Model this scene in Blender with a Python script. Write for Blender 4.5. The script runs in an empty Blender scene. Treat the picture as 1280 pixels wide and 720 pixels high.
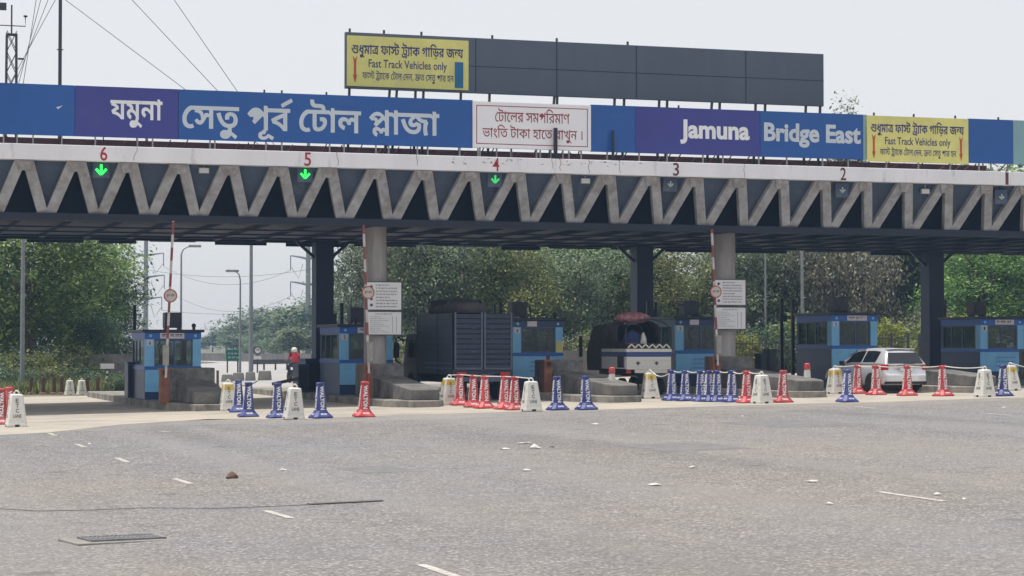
import bpy, bmesh, math, random
from mathutils import Vector, Matrix
R = math.radians
random.seed(7)
scene = bpy.context.scene
C = scene.collection

# ------------------------------------------------------------------ camera, sky, sun, exposure
EYE = 2.1
YAW, PITCH, F = R(18.1), R(1.55), 2700.0
cam_data = bpy.data.cameras.new("camera")
cam_data.sensor_width = 36.0
cam_data.lens = 36.0 * F / 1280.0
cam_data.clip_start = 0.5
cam_data.clip_end = 6000.0
cam = bpy.data.objects.new("camera", cam_data)
cam.location = (0, 0, EYE)
cam.rotation_euler = (R(90) + PITCH, 0, -YAW)
C.objects.link(cam)
scene.camera = cam

SUN = Vector((-0.20, 0.085, 0.97)).normalized()
world = bpy.data.worlds.new("World")
scene.world = world
world.use_nodes = True
wn = world.node_tree
sky = wn.nodes.new("ShaderNodeTexSky")
sky.sky_type = 'NISHITA'
sky.sun_disc = False
sky.sun_elevation = math.asin(SUN.z)
sky.sun_rotation = math.atan2(SUN.x, SUN.y)
sky.air_density = 1.0
sky.dust_density = 2.0
sky.ozone_density = 1.0
bg = wn.nodes["Background"]
whiten = wn.nodes.new("ShaderNodeHueSaturation")      # a milky, dusty sky
whiten.inputs['Saturation'].default_value = 0.6
whiten.inputs['Value'].default_value = 1.0
wn.links.new(sky.outputs[0], whiten.inputs['Color'])
milk = wn.nodes.new("ShaderNodeMix")
milk.data_type = 'RGBA'
milk.inputs[0].default_value = 0.72
milk.inputs[7].default_value = (4.38, 4.24, 4.18, 1)
wn.links.new(whiten.outputs[0], milk.inputs[6])
wn.links.new(milk.outputs[2], bg.inputs[0])
bg.inputs[1].default_value = 0.15
sun_data = bpy.data.lights.new("sun", 'SUN')
sun_data.energy = 3.2
sun_data.angle = R(0.6)
sun_data.color = (1.0, 0.96, 0.90)
sun = bpy.data.objects.new("sun", sun_data)
sun.rotation_euler = SUN.to_track_quat('Z', 'Y').to_euler()
sun.location = (0, 40, 60)
C.objects.link(sun)
vs = scene.view_settings
vs.view_transform = 'Standard'
vs.look = 'None'
vs.gamma = 1.0
vs.use_curve_mapping = False
vs.exposure = 0.38
scene.render.film_transparent = False
scene.cycles.use_denoising = True
scene.cycles.max_bounces = 6
scene.cycles.transparent_max_bounces = 12
scene.cycles.volume_bounces = 1

# ------------------------------------------------------------------ from photograph to place
FWD = Vector((math.sin(YAW) * math.cos(PITCH), math.cos(YAW) * math.cos(PITCH), math.sin(PITCH)))
RGT = Vector((math.cos(YAW), -math.sin(YAW), 0))
UPV = RGT.cross(FWD)
SLOPE = 0.018
def ray(px, py):
    return FWD + RGT * ((px - 640) / F) + UPV * ((360 - py) / F)
def at(px, py, Y):
    d = ray(px, py)
    return Vector((0, 0, EYE)) + d * (Y / d.y)
def xat(px, Y):
    return at(px, 433, Y).x
def gz(x, y=0):
    return SLOPE * max(-20.0, min(60.0, x))
def gnd(px, py):
    d = ray(px, py)
    return Vector((0, 0, EYE)) + d * (EYE / (SLOPE * d.x - d.z))

# ------------------------------------------------------------------ materials
def nd(nt, typ, **kw):
    n = nt.nodes.new(typ)
    for k, v in kw.items():
        setattr(n, k, v)
    return n
def ramp(nt, stops):
    n = nt.nodes.new("ShaderNodeValToRGB")
    cr = n.color_ramp
    while len(cr.elements) < len(stops):
        cr.elements.new(0.5)
    for e, (p, c) in zip(cr.elements, stops):
        e.position = p
        e.color = (*c, 1) if len(c) == 3 else c
    return n
def mixc(nt, fac, a, b, blend='MIX'):
    n = nt.nodes.new("ShaderNodeMix")
    n.data_type = 'RGBA'
    n.blend_type = blend
    for s, v in ((0, fac), (6, a), (7, b)):
        if hasattr(v, 'links'):
            nt.links.new(v, n.inputs[s])
        elif isinstance(v, (int, float)):
            n.inputs[s].default_value = v
        else:
            n.inputs[s].default_value = (*v, 1)
    return n.outputs[2]
def noise(nt, vec, scale, detail=5, rough=0.6):
    n = nt.nodes.new("ShaderNodeTexNoise")
    n.inputs['Scale'].default_value = scale
    n.inputs['Detail'].default_value = detail
    n.inputs['Roughness'].default_value = rough
    if vec is not None:
        nt.links.new(vec, n.inputs['Vector'])
    return n.outputs[0]
def newmat(name):
    m = bpy.data.materials.new(name)
    m.use_nodes = True
    return m, m.node_tree, m.node_tree.nodes["Principled BSDF"]
def scl(c, k):
    return tuple(min(1, x * k) for x in c)
def M(name, col, rough=0.6, var=0.15, scale=2.0, bump=0.0, bscale=40, metal=0.0, dirt=None, dirt_at=0.58, dscale=1.2, spec=0.5, streak=False):
    m, nt, p = newmat(name)
    tc = nd(nt, "ShaderNodeTexCoord").outputs['Object']
    vec = tc
    if streak:
        mp = nd(nt, "ShaderNodeMapping")
        mp.inputs['Scale'].default_value = (1, 1, 0.18)
        nt.links.new(tc, mp.inputs[0])
        vec = mp.outputs[0]
    f = noise(nt, vec, scale)
    c = ramp(nt, [(0.3, scl(col, 1 - var)), (0.7, scl(col, 1 + var))])
    nt.links.new(f, c.inputs[0])
    out = c.outputs[0]
    if dirt is not None:
        f2 = noise(nt, vec, dscale, 7, 0.7)
        r2 = ramp(nt, [(dirt_at - 0.08, (0, 0, 0)), (dirt_at + 0.12, (0.85, 0.85, 0.85))])
        nt.links.new(f2, r2.inputs[0])
        out = mixc(nt, r2.outputs[0], out, dirt)
    nt.links.new(out, p.inputs['Base Color'])
    p.inputs['Roughness'].default_value = rough
    p.inputs['Metallic'].default_value = metal
    p.inputs['Specular IOR Level'].default_value = spec
    if bump:
        b = nd(nt, "ShaderNodeBump")
        b.inputs['Strength'].default_value = bump
        b.inputs['Distance'].default_value = 0.02
        nt.links.new(noise(nt, tc, bscale), b.inputs['Height'])
        nt.links.new(b.outputs[0], p.inputs['Normal'])
    return m
def glass_mat(name, tint, clear=0.5, rough=0.05):
    m, nt, p = newmat(name)
    p.inputs['Base Color'].default_value = (*tint, 1)
    p.inputs['Roughness'].default_value = rough
    p.inputs['Specular IOR Level'].default_value = 0.8
    t = nd(nt, "ShaderNodeBsdfTransparent")
    t.inputs[0].default_value = (0.75, 0.82, 0.82, 1)
    mx = nd(nt, "ShaderNodeMixShader")
    mx.inputs[0].default_value = 1 - clear
    nt.links.new(t.outputs[0], mx.inputs[1])
    nt.links.new(p.outputs[0], mx.inputs[2])
    nt.links.new(mx.outputs[0], nt.nodes["Material Output"].inputs[0])
    return m
def emit_mat(name, col, strength):
    m, nt, p = newmat(name)
    p.inputs['Base Color'].default_value = (*scl(col, 0.3), 1)
    p.inputs['Emission Color'].default_value = (*col, 1)
    p.inputs['Emission Strength'].default_value = strength
    return m
def leaf_mat(name, dark, light, trans=0.35):
    m, nt, p = newmat(name)
    g = nd(nt, "ShaderNodeNewGeometry").outputs['Random Per Island']
    oi = nd(nt, "ShaderNodeObjectInfo").outputs['Random']
    c = ramp(nt, [(0.0, dark), (0.55, tuple((a + b) / 2 for a, b in zip(dark, light))), (1.0, light)])
    nt.links.new(g, c.inputs[0])
    hs = nd(nt, "ShaderNodeHueSaturation")
    mr = nd(nt, "ShaderNodeMapRange")
    mr.inputs[3].default_value = 1.1
    mr.inputs[4].default_value = 1.6
    nt.links.new(oi, mr.inputs[0])
    nt.links.new(mr.outputs[0], hs.inputs['Value'])
    mr2 = nd(nt, "ShaderNodeMapRange")
    mr2.inputs[3].default_value = 0.485
    mr2.inputs[4].default_value = 0.515
    nt.links.new(oi, mr2.inputs[0])
    nt.links.new(mr2.outputs[0], hs.inputs['Hue'])
    # lighter and darker clumps put into the leaf colour by noise
    tc = nd(nt, "ShaderNodeTexCoord").outputs['Object']
    va = nd(nt, "ShaderNodeVectorMath", operation='ADD')
    nt.links.new(tc, va.inputs[0])
    nt.links.new(nd(nt, "ShaderNodeObjectInfo").outputs['Location'], va.inputs[1])
    cl = ramp(nt, [(0.32, (0.40, 0.48, 0.48)), (0.5, (0.95, 0.95, 0.95)), (0.68, (1.55, 1.5, 1.3))])
    nt.links.new(noise(nt, va.outputs[0], 0.62, 4, 0.6), cl.inputs[0])
    nt.links.new(mixc(nt, 1.0, c.outputs[0], cl.outputs[0], 'MULTIPLY'), hs.inputs['Color'])
    nt.links.new(hs.outputs[0], p.inputs['Base Color'])
    p.inputs['Roughness'].default_value = 0.55
    p.inputs['Specular IOR Level'].default_value = 0.4
    tr = nd(nt, "ShaderNodeBsdfTranslucent")
    nt.links.new(hs.outputs[0], tr.inputs[0])
    mx = nd(nt, "ShaderNodeMixShader")
    mx.inputs[0].default_value = trans
    nt.links.new(p.outputs[0], mx.inputs[1])
    nt.links.new(tr.outputs[0], mx.inputs[2])
    nt.links.new(mx.outputs[0], nt.nodes["Material Output"].inputs[0])
    return m
def asphalt_mat():
    m, nt, p = newmat("asphalt")
    tc = nd(nt, "ShaderNodeTexCoord").outputs['Object']
    vo = nd(nt, "ShaderNodeTexVoronoi")
    vo.inputs['Scale'].default_value = 34
    nt.links.new(tc, vo.inputs['Vector'])
    sep = nd(nt, "ShaderNodeSeparateColor")
    nt.links.new(vo.outputs['Color'], sep.inputs[0])
    stones = ramp(nt, [(0.0, (0.07, 0.07, 0.077)), (0.35, (0.165, 0.166, 0.174)), (0.72, (0.24, 0.239, 0.245)), (0.93, (0.40, 0.385, 0.37)), (1.0, (0.62, 0.58, 0.54))])
    nt.links.new(sep.outputs[0], stones.inputs[0])
    # gaps between stones
    gap = ramp(nt, [(0.25, (1, 1, 1)), (0.75, (0.5, 0.5, 0.5))])
    nt.links.new(vo.outputs['Distance'], gap.inputs[0])
    c = mixc(nt, 0.5, stones.outputs[0], gap.outputs[0], 'MULTIPLY')
    c = mixc(nt, 0.15, c, (0.185, 0.18, 0.178))
    big = noise(nt, tc, 0.09, 4)
    rb = ramp(nt, [(0.35, (0.93, 0.95, 1.0)), (0.62, (1.1, 1.03, 0.94))])
    nt.links.new(big, rb.inputs[0])
    c = mixc(nt, 1.0, c, rb.outputs[0], 'MULTIPLY')
    # worn, dusty streaks along the wheel paths
    mp = nd(nt, "ShaderNodeMapping")
    mp.inputs['Rotation'].default_value = (0, 0, R(12))
    mp.inputs['Scale'].default_value = (0.8, 0.05, 1)
    nt.links.new(tc, mp.inputs[0])
    st = noise(nt, mp.outputs[0], 1.0, 6, 0.65)
    rs = ramp(nt, [(0.5, (0, 0, 0)), (0.75, (0.5, 0.5, 0.5))])
    nt.links.new(st, rs.inputs[0])
    c = mixc(nt, rs.outputs[0], c, (0.22, 0.2, 0.18))
    mid = noise(nt, tc, 1.6, 6, 0.7)
    rm = ramp(nt, [(0.25, (0.8, 0.8, 0.8)), (0.8, (1.2, 1.2, 1.2))])
    nt.links.new(mid, rm.inputs[0])
    c = mixc(nt, 1.0, c, rm.outputs[0], 'MULTIPLY')
    # lighter tyre tracks that sweep across the plaza, dark oil drips and old seams
    for ang, sc_, off, lo, hi, tone, amt in ((76, 0.42, 3.1, 0.50, 0.62, (0.25, 0.243, 0.237), 0.28), (18, 0.5, 7.7, 0.52, 0.66, (0.245, 0.238, 0.23), 0.22), (70, 0.3, 11.0, 0.56, 0.66, (0.11, 0.11, 0.112), 0.28)):
        m3 = nd(nt, "ShaderNodeMapping")
        m3.inputs['Location'].default_value = (off, off * 2, 0)
        m3.inputs['Rotation'].default_value = (0, 0, R(ang))
        m3.inputs['Scale'].default_value = (sc_, 0.025, 1)
        nt.links.new(tc, m3.inputs[0])
        f3 = noise(nt, m3.outputs[0], 1.0, 3, 0.5)
        r3 = ramp(nt, [(lo, (0, 0, 0)), (hi, (amt, amt, amt))])
        nt.links.new(f3, r3.inputs[0])
        c = mixc(nt, r3.outputs[0], c, tone)
    dr = nd(nt, "ShaderNodeTexVoronoi")
    dr.inputs['Scale'].default_value = 0.55
    nt.links.new(tc, dr.inputs['Vector'])
    r4 = ramp(nt, [(0.05, (0.55, 0.55, 0.55)), (0.13, (0, 0, 0))])
    nt.links.new(dr.outputs['Distance'], r4.inputs[0])
    c = mixc(nt, r4.outputs[0], c, (0.07, 0.068, 0.066))
    # dust blown onto the near, left part of the plaza
    sx = nd(nt, "ShaderNodeSeparateXYZ")
    nt.links.new(tc, sx.inputs[0])
    mr = nd(nt, "ShaderNodeMapRange")
    mr.inputs[1].default_value = 46
    mr.inputs[2].default_value = 16
    mr.inputs[3].default_value = 0.0
    mr.inputs[4].default_value = 0.5
    nt.links.new(sx.outputs[1], mr.inputs[0])
    c = mixc(nt, mr.outputs[0], c, mixc(nt, 0.6, c, (0.225, 0.200, 0.175)))
    # sand drifting off the apron's edge
    mr3 = nd(nt, "ShaderNodeMapRange")
    mr3.inputs[1].default_value = 42
    mr3.inputs[2].default_value = 57
    nt.links.new(sx.outputs[1], mr3.inputs[0])
    mp2 = nd(nt, "ShaderNodeMapping")
    mp2.inputs['Scale'].default_value = (0.22, 0.8, 1)
    nt.links.new(tc, mp2.inputs[0])
    dn = noise(nt, mp2.outputs[0], 0.9, 7, 0.7)
    mul = nd(nt, "ShaderNodeMath", operation='MULTIPLY')
    nt.links.new(mr3.outputs[0], mul.inputs[0])
    nt.links.new(dn, mul.inputs[1])
    rd = ramp(nt, [(0.30, (0, 0, 0)), (0.58, (0.8, 0.8, 0.8))])
    nt.links.new(mul.outputs[0], rd.inputs[0])
    c = mixc(nt, rd.outputs[0], c, (0.33, 0.30, 0.26))
    nt.links.new(c, p.inputs['Base Color'])
    p.inputs['Roughness'].default_value = 0.9
    p.inputs['Specular IOR Level'].default_value = 0.25
    b = nd(nt, "ShaderNodeBump")
    b.inputs['Strength'].default_value = 0.6
    b.inputs['Distance'].default_value = 0.012
    nt.links.new(vo.outputs['Distance'], b.inputs['Height'])
    b.invert = True
    nt.links.new(b.outputs[0], p.inputs['Normal'])
    return m
def cone_mat(name, col, faded):
    """Sun-bleached, scuffed plastic that differs a little from cone to cone."""
    m, nt, p = newmat(name)
    tc = nd(nt, "ShaderNodeTexCoord").outputs['Object']
    oi = nd(nt, "ShaderNodeObjectInfo")
    add = nd(nt, "ShaderNodeVectorMath", operation='ADD')
    nt.links.new(tc, add.inputs[0])
    nt.links.new(oi.outputs['Location'], add.inputs[1])
    f = noise(nt, add.outputs[0], 4, 7, 0.7)
    r = ramp(nt, [(0.42, (0, 0, 0)), (0.75, (0.8, 0.8, 0.8))])
    nt.links.new(f, r.inputs[0])
    c = mixc(nt, r.outputs[0], col, faded)
    g = ramp(nt, [(0.35, (0.7, 0.7, 0.7)), (0.6, (1, 1, 1))])
    nt.links.new(noise(nt, add.outputs[0], 14, 5), g.inputs[0])
    c = mixc(nt, 1.0, c, g.outputs[0], 'MULTIPLY')
    hs = nd(nt, "ShaderNodeHueSaturation")
    mr = nd(nt, "ShaderNodeMapRange")
    mr.inputs[3].default_value = 0.78
    mr.inputs[4].default_value = 1.18
    nt.links.new(oi.outputs['Random'], mr.inputs[0])
    nt.links.new(mr.outputs[0], hs.inputs['Value'])
    nt.links.new(c, hs.inputs['Color'])
    nt.links.new(hs.outputs[0], p.inputs['Base Color'])
    p.inputs['Roughness'].default_value = 0.5
    return m
def stripe_mat(name, a, b, period, axis=2):
    m, nt, p = newmat(name)
    tc = nd(nt, "ShaderNodeTexCoord").outputs['Object']
    sx = nd(nt, "ShaderNodeSeparateXYZ")
    nt.links.new(tc, sx.inputs[0])
    d = nd(nt, "ShaderNodeMath", operation='DIVIDE')
    d.inputs[1].default_value = period
    nt.links.new(sx.outputs[axis], d.inputs[0])
    fr = nd(nt, "ShaderNodeMath", operation='FRACT')
    nt.links.new(d.outputs[0], fr.inputs[0])
    g = nd(nt, "ShaderNodeMath", operation='GREATER_THAN')
    g.inputs[1].default_value = 0.5
    nt.links.new(fr.outputs[0], g.inputs[0])
    c = mixc(nt, g.outputs[0], a, b)
    n2 = noise(nt, tc, 5)
    rr = ramp(nt, [(0.3, (0.75, 0.75, 0.75)), (0.7, (1.05, 1.05, 1.05))])
    nt.links.new(n2, rr.inputs[0])
    nt.links.new(mixc(nt, 1.0, c, rr.outputs[0], 'MULTIPLY'), p.inputs['Base Color'])
    p.inputs['Roughness'].default_value = 0.55
    return m

m_asphalt = asphalt_mat()
m_apron = M("apron_concrete", (0.35, 0.32, 0.275), 0.9, 0.22, 0.7, 0.4, 30, dirt=(0.44, 0.385, 0.305), dirt_at=0.52, dscale=0.25)
m_road = M("road_surface", (0.34, 0.33, 0.32), 0.9, 0.15, 0.4)
m_earth = M("dry_earth", (0.16, 0.14, 0.085), 0.95, 0.3, 0.5, 0.5, 8, dirt=(0.07, 0.09, 0.03), dirt_at=0.5, dscale=0.3)
m_crack = M("asphalt_crack", (0.12, 0.118, 0.115), 0.95, 0.3, 6)
m_patch = M("asphalt_patch", (0.145, 0.144, 0.146), 0.95, 0.25, 9, 0.5, 40, dirt=(0.2, 0.195, 0.19), dirt_at=0.5, dscale=3)
m_mark = M("road_paint", (0.50, 0.48, 0.44), 0.85, 0.15, 6, dirt=(0.25, 0.23, 0.21), dirt_at=0.50, dscale=11)
m_kerb = M("kerb_concrete", (0.27, 0.25, 0.215), 0.9, 0.3, 3.5, 0.8, 18, dirt=(0.10, 0.095, 0.09), dirt_at=0.52)
m_block = M("block_concrete", (0.19, 0.18, 0.165), 0.9, 0.35, 4.5, 0.9, 14, dirt=(0.075, 0.075, 0.075), dirt_at=0.50, dscale=2.2)
m_white_beam = M("beam_paint", (0.80, 0.80, 0.83), 0.7, 0.08, 0.8, 0.15, 12, dirt=(0.33, 0.31, 0.3), dirt_at=0.66, dscale=2.5, streak=True)
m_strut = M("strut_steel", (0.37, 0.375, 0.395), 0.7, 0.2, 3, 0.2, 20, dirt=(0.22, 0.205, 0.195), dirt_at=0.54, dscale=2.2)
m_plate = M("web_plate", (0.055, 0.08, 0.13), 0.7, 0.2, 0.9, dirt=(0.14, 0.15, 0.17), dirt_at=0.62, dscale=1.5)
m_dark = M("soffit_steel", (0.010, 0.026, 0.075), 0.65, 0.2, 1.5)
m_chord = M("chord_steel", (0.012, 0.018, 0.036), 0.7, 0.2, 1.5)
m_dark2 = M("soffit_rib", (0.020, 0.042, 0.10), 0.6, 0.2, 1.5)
m_col = M("column_concrete", (0.34, 0.325, 0.315), 0.9, 0.2, 2, 0.3, 20, dirt=(0.22, 0.21, 0.205), dirt_at=0.56, dscale=1.5, streak=True)
m_coldark = M("column_steel", (0.016, 0.032, 0.08), 0.5, 0.15, 1.5)
m_rust = M("rusty_sheet", (0.17, 0.075, 0.07), 0.8, 0.3, 2, dirt=(0.2, 0.1, 0.07), dirt_at=0.6, dscale=5, streak=True)
m_galv = M("galvanised_post", (0.30, 0.29, 0.28), 0.6, 0.2, 6, metal=0.3)
m_blackpost = M("black_post", (0.012, 0.014, 0.02), 0.5, 0.2, 6)
m_sblue = M("sign_blue", (0.010, 0.088, 0.34), 0.42, 0.06, 0.6, dirt=(0.03, 0.12, 0.36), dirt_at=0.66, dscale=0.8)
m_spurple = M("sign_purple", (0.040, 0.045, 0.26), 0.42, 0.07, 0.6, dirt=(0.06, 0.06, 0.25), dirt_at=0.66, dscale=0.8)
m_slight = M("sign_pale_blue", (0.22, 0.38, 0.42), 0.5, 0.07, 0.6)
m_letter = M("letter_paint", (0.80, 0.82, 0.84), 0.5, 0.05, 2)
m_letterg = M("letter_grey", (0.56, 0.62, 0.68), 0.5, 0.06, 2)
m_wboard = M("white_board", (0.82, 0.82, 0.85), 0.5, 0.03, 0.8)
m_redtext = M("board_red", (0.30, 0.035, 0.04), 0.6, 0.1, 4)
m_yellow = M("banner_yellow", (0.74, 0.70, 0.22), 0.6, 0.09, 1.1, 0.6, 2.5, dirt=(0.62, 0.58, 0.24), dirt_at=0.58, dscale=0.9)
m_navytext = M("banner_navy", (0.045, 0.04, 0.15), 0.6, 0.1, 4)
m_arrowred = M("arrow_red", (0.52, 0.075, 0.03), 0.6, 0.1, 4)
m_teal = M("strip_teal", (0.01, 0.14, 0.30), 0.5, 0.1, 2)
m_bill = M("blank_billboard", (0.085, 0.105, 0.145), 0.55, 0.08, 0.5, dirt=(0.11, 0.13, 0.17), dirt_at=0.62, dscale=0.6, streak=True)
m_numred = M("number_red", (0.40, 0.02, 0.035), 0.6, 0.1, 4)
m_numdark = M("number_faded", (0.12, 0.035, 0.035), 0.6, 0.2, 4)
m_booth_navy_and_shade = M("booth_navy_and_shade", (0.016, 0.045, 0.14), 0.4, 0.15, 1.5)  # navy paint; on the booth side walls, shade put into the colour
m_booth_blue = M("booth_blue", (0.02, 0.13, 0.48), 0.4, 0.1, 1.5)
m_booth_light = M("booth_light_blue", (0.22, 0.55, 0.86), 0.45, 0.1, 2, dirt=(0.16, 0.42, 0.68), dirt_at=0.62, dscale=3)
m_roof = M("booth_roof", (0.02, 0.025, 0.05), 0.5, 0.2, 2)
m_frame = M("window_frame", (0.05, 0.10, 0.20), 0.4, 0.1, 3)
m_glass = glass_mat("booth_glass", (0.07, 0.085, 0.09), 0.68)
m_inside = M("booth_inside", (0.34, 0.34, 0.32), 0.8, 0.2, 2)
m_paper = M("paper", (0.62, 0.61, 0.57), 0.8, 0.15, 5, dirt=(0.42, 0.38, 0.32), dirt_at=0.55, dscale=8)
m_plate_w = M("name_plate", (0.70, 0.66, 0.68), 0.5, 0.05, 4)
m_marks = M("plate_marks", (0.09, 0.05, 0.09), 0.6, 0.1, 5)
m_greenmarks = M("board_marks", (0.14, 0.17, 0.16), 0.6, 0.2, 5)
m_board = M("notice_board", (0.70, 0.71, 0.73), 0.5, 0.06, 1.5, dirt=(0.6, 0.6, 0.61), dirt_at=0.6)
m_ac = M("ac_casing", (0.03, 0.035, 0.055), 0.5, 0.2, 3)
m_cab = M("barrier_cabinet", (0.22, 0.085, 0.045), 0.6, 0.25, 5, dirt=(0.08, 0.05, 0.04), dirt_at=0.6, dscale=6)
m_boom = stripe_mat("boom_stripes", (0.55, 0.50, 0.48), (0.24, 0.055, 0.05), 0.78)
m_disc = M("disc_face", (0.46, 0.41, 0.37), 0.5, 0.1, 6)
m_conered = cone_mat("cone_red", (0.48, 0.032, 0.04), (0.56, 0.19, 0.17))
m_coneblue = cone_mat("cone_blue", (0.018, 0.030, 0.19), (0.14, 0.17, 0.34))
m_conetxt = M("cone_lettering", (0.78, 0.78, 0.80), 0.5, 0.12, 18)
m_boll = M("bollard_plastic", (0.66, 0.65, 0.60), 0.5, 0.08, 4, dirt=(0.38, 0.36, 0.32), dirt_at=0.6, dscale=3.5)
m_bolltxt = M("bollard_lettering", (0.10, 0.09, 0.10), 0.6, 0.3, 14)
m_bollyel = M("bollard_sticker", (0.60, 0.42, 0.05), 0.6, 0.1, 5)
m_rope = M("rope", (0.68, 0.66, 0.60), 0.8, 0.1, 8)
m_green = emit_mat("green_lamp", (0.03, 1.0, 0.10), 1.6)
m_greendim = emit_mat("green_lamp_dim", (0.06, 0.75, 0.18), 0.6)
m_discrim = M("disc_rim", (0.32, 0.10, 0.09), 0.6, 0.2, 5)
m_palelamp = M("unlit_arrow", (0.42, 0.48, 0.47), 0.4, 0.1, 5)
m_flood = M("floodlight_glass", (0.58, 0.60, 0.62), 0.3, 0.05, 5)
m_truck = M("truck_navy", (0.016, 0.026, 0.055), 0.5, 0.25, 3, dirt=(0.05, 0.055, 0.07), dirt_at=0.62, dscale=4)
m_trucktrim = M("truck_trim", (0.07, 0.095, 0.14), 0.45, 0.2, 4)
m_tarp = M("tarpaulin", (0.06, 0.05, 0.055), 0.8, 0.25, 3, 0.8, 5)
m_tyre = M("tyre", (0.012, 0.012, 0.013), 0.85, 0.2, 6)
m_rim = M("wheel_rim", (0.35, 0.36, 0.38), 0.4, 0.1, 6, metal=0.6)
m_silver = M("car_silver", (0.72, 0.73, 0.75), 0.25, 0.03, 2, metal=0.45)
m_carglass = glass_mat("car_glass", (0.012, 0.014, 0.018), 0.08, 0.04)
m_rubber = M("black_trim", (0.015, 0.015, 0.017), 0.6, 0.2, 6)
m_tail = M("tail_lamp", (0.45, 0.012, 0.02), 0.2, 0.1, 8)
m_mwhite = M("truck_white", (0.70, 0.68, 0.61), 0.45, 0.12, 4, dirt=(0.33, 0.33, 0.32), dirt_at=0.6, dscale=4)
m_mblue = M("truck_band", (0.03, 0.07, 0.22), 0.45, 0.1, 4)
m_hood = M("canvas_hood", (0.055, 0.045, 0.045), 0.85, 0.3, 4, 0.6, 8)
m_cloth_red = M("patterned_cloth", (0.30, 0.10, 0.12), 0.85, 0.2, 9, 0.6, 9, dirt=(0.5, 0.42, 0.42), dirt_at=0.56, dscale=9)
m_cloth_blue = M("blue_sack", (0.02, 0.035, 0.12), 0.85, 0.2, 5)
m_orange = M("orange_plastic", (0.5, 0.10, 0.02), 0.5, 0.1, 5)
m_grate = M("grate_iron", (0.17, 0.17, 0.175), 0.6, 0.25, 10)
m_slab = M("grate_slab", (0.25, 0.235, 0.21), 0.9, 0.2, 4, 0.3, 30, dirt=(0.19, 0.185, 0.18), dirt_at=0.5, dscale=2.5)
m_mast = M("mast_steel", (0.045, 0.048, 0.055), 0.5, 0.2, 5)
m_pole = M("pole_paint", (0.20, 0.22, 0.235), 0.55, 0.15, 4)
m_wire = M("wire", (0.17, 0.17, 0.175), 0.6, 0.1, 4)
m_pylon = M("pylon_steel", (0.22, 0.23, 0.24), 0.6, 0.1, 1)
m_signgreen = M("sign_green", (0.015, 0.14, 0.10), 0.5, 0.1, 3)
m_wall = M("boundary_wall", (0.15, 0.145, 0.14), 0.9, 0.2, 1.2, 0.3, 10, dirt=(0.08, 0.08, 0.075), dirt_at=0.55, dscale=1.5)
m_strutdark = M("gusset_steel", (0.30, 0.29, 0.285), 0.75, 0.35, 6, 0.4, 22, dirt=(0.2, 0.17, 0.15), dirt_at=0.52, dscale=5)
m_iron = M("iron_railing", (0.035, 0.035, 0.04), 0.6, 0.3, 6)
m_brown = M("brown_marker", (0.10, 0.055, 0.035), 0.7, 0.3, 6)
m_bark = M("bark", (0.09, 0.07, 0.05), 0.95, 0.3, 4, 0.6, 12)
m_twig = M("pale_bark", (0.20, 0.17, 0.13), 0.95, 0.3, 4, 0.6, 12)
leaf_green = leaf_mat("leaf_green", (0.034, 0.074, 0.026), (0.18, 0.28, 0.07))
leaf_dark = leaf_mat("leaf_dark", (0.020, 0.045, 0.028), (0.085, 0.145, 0.07), 0.25)
leaf_olive = leaf_mat("leaf_olive", (0.045, 0.064, 0.028), (0.25, 0.28, 0.10))
leaf_grey = leaf_mat("leaf_grey", (0.048, 0.070, 0.046), (0.22, 0.27, 0.17))
leaf_dry = leaf_mat("leaf_dry", (0.050, 0.052, 0.038), (0.25, 0.25, 0.18), 0.25)
leaf_bright = leaf_mat("leaf_bright", (0.06, 0.09, 0.02), (0.28, 0.30, 0.06), 0.45)

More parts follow.
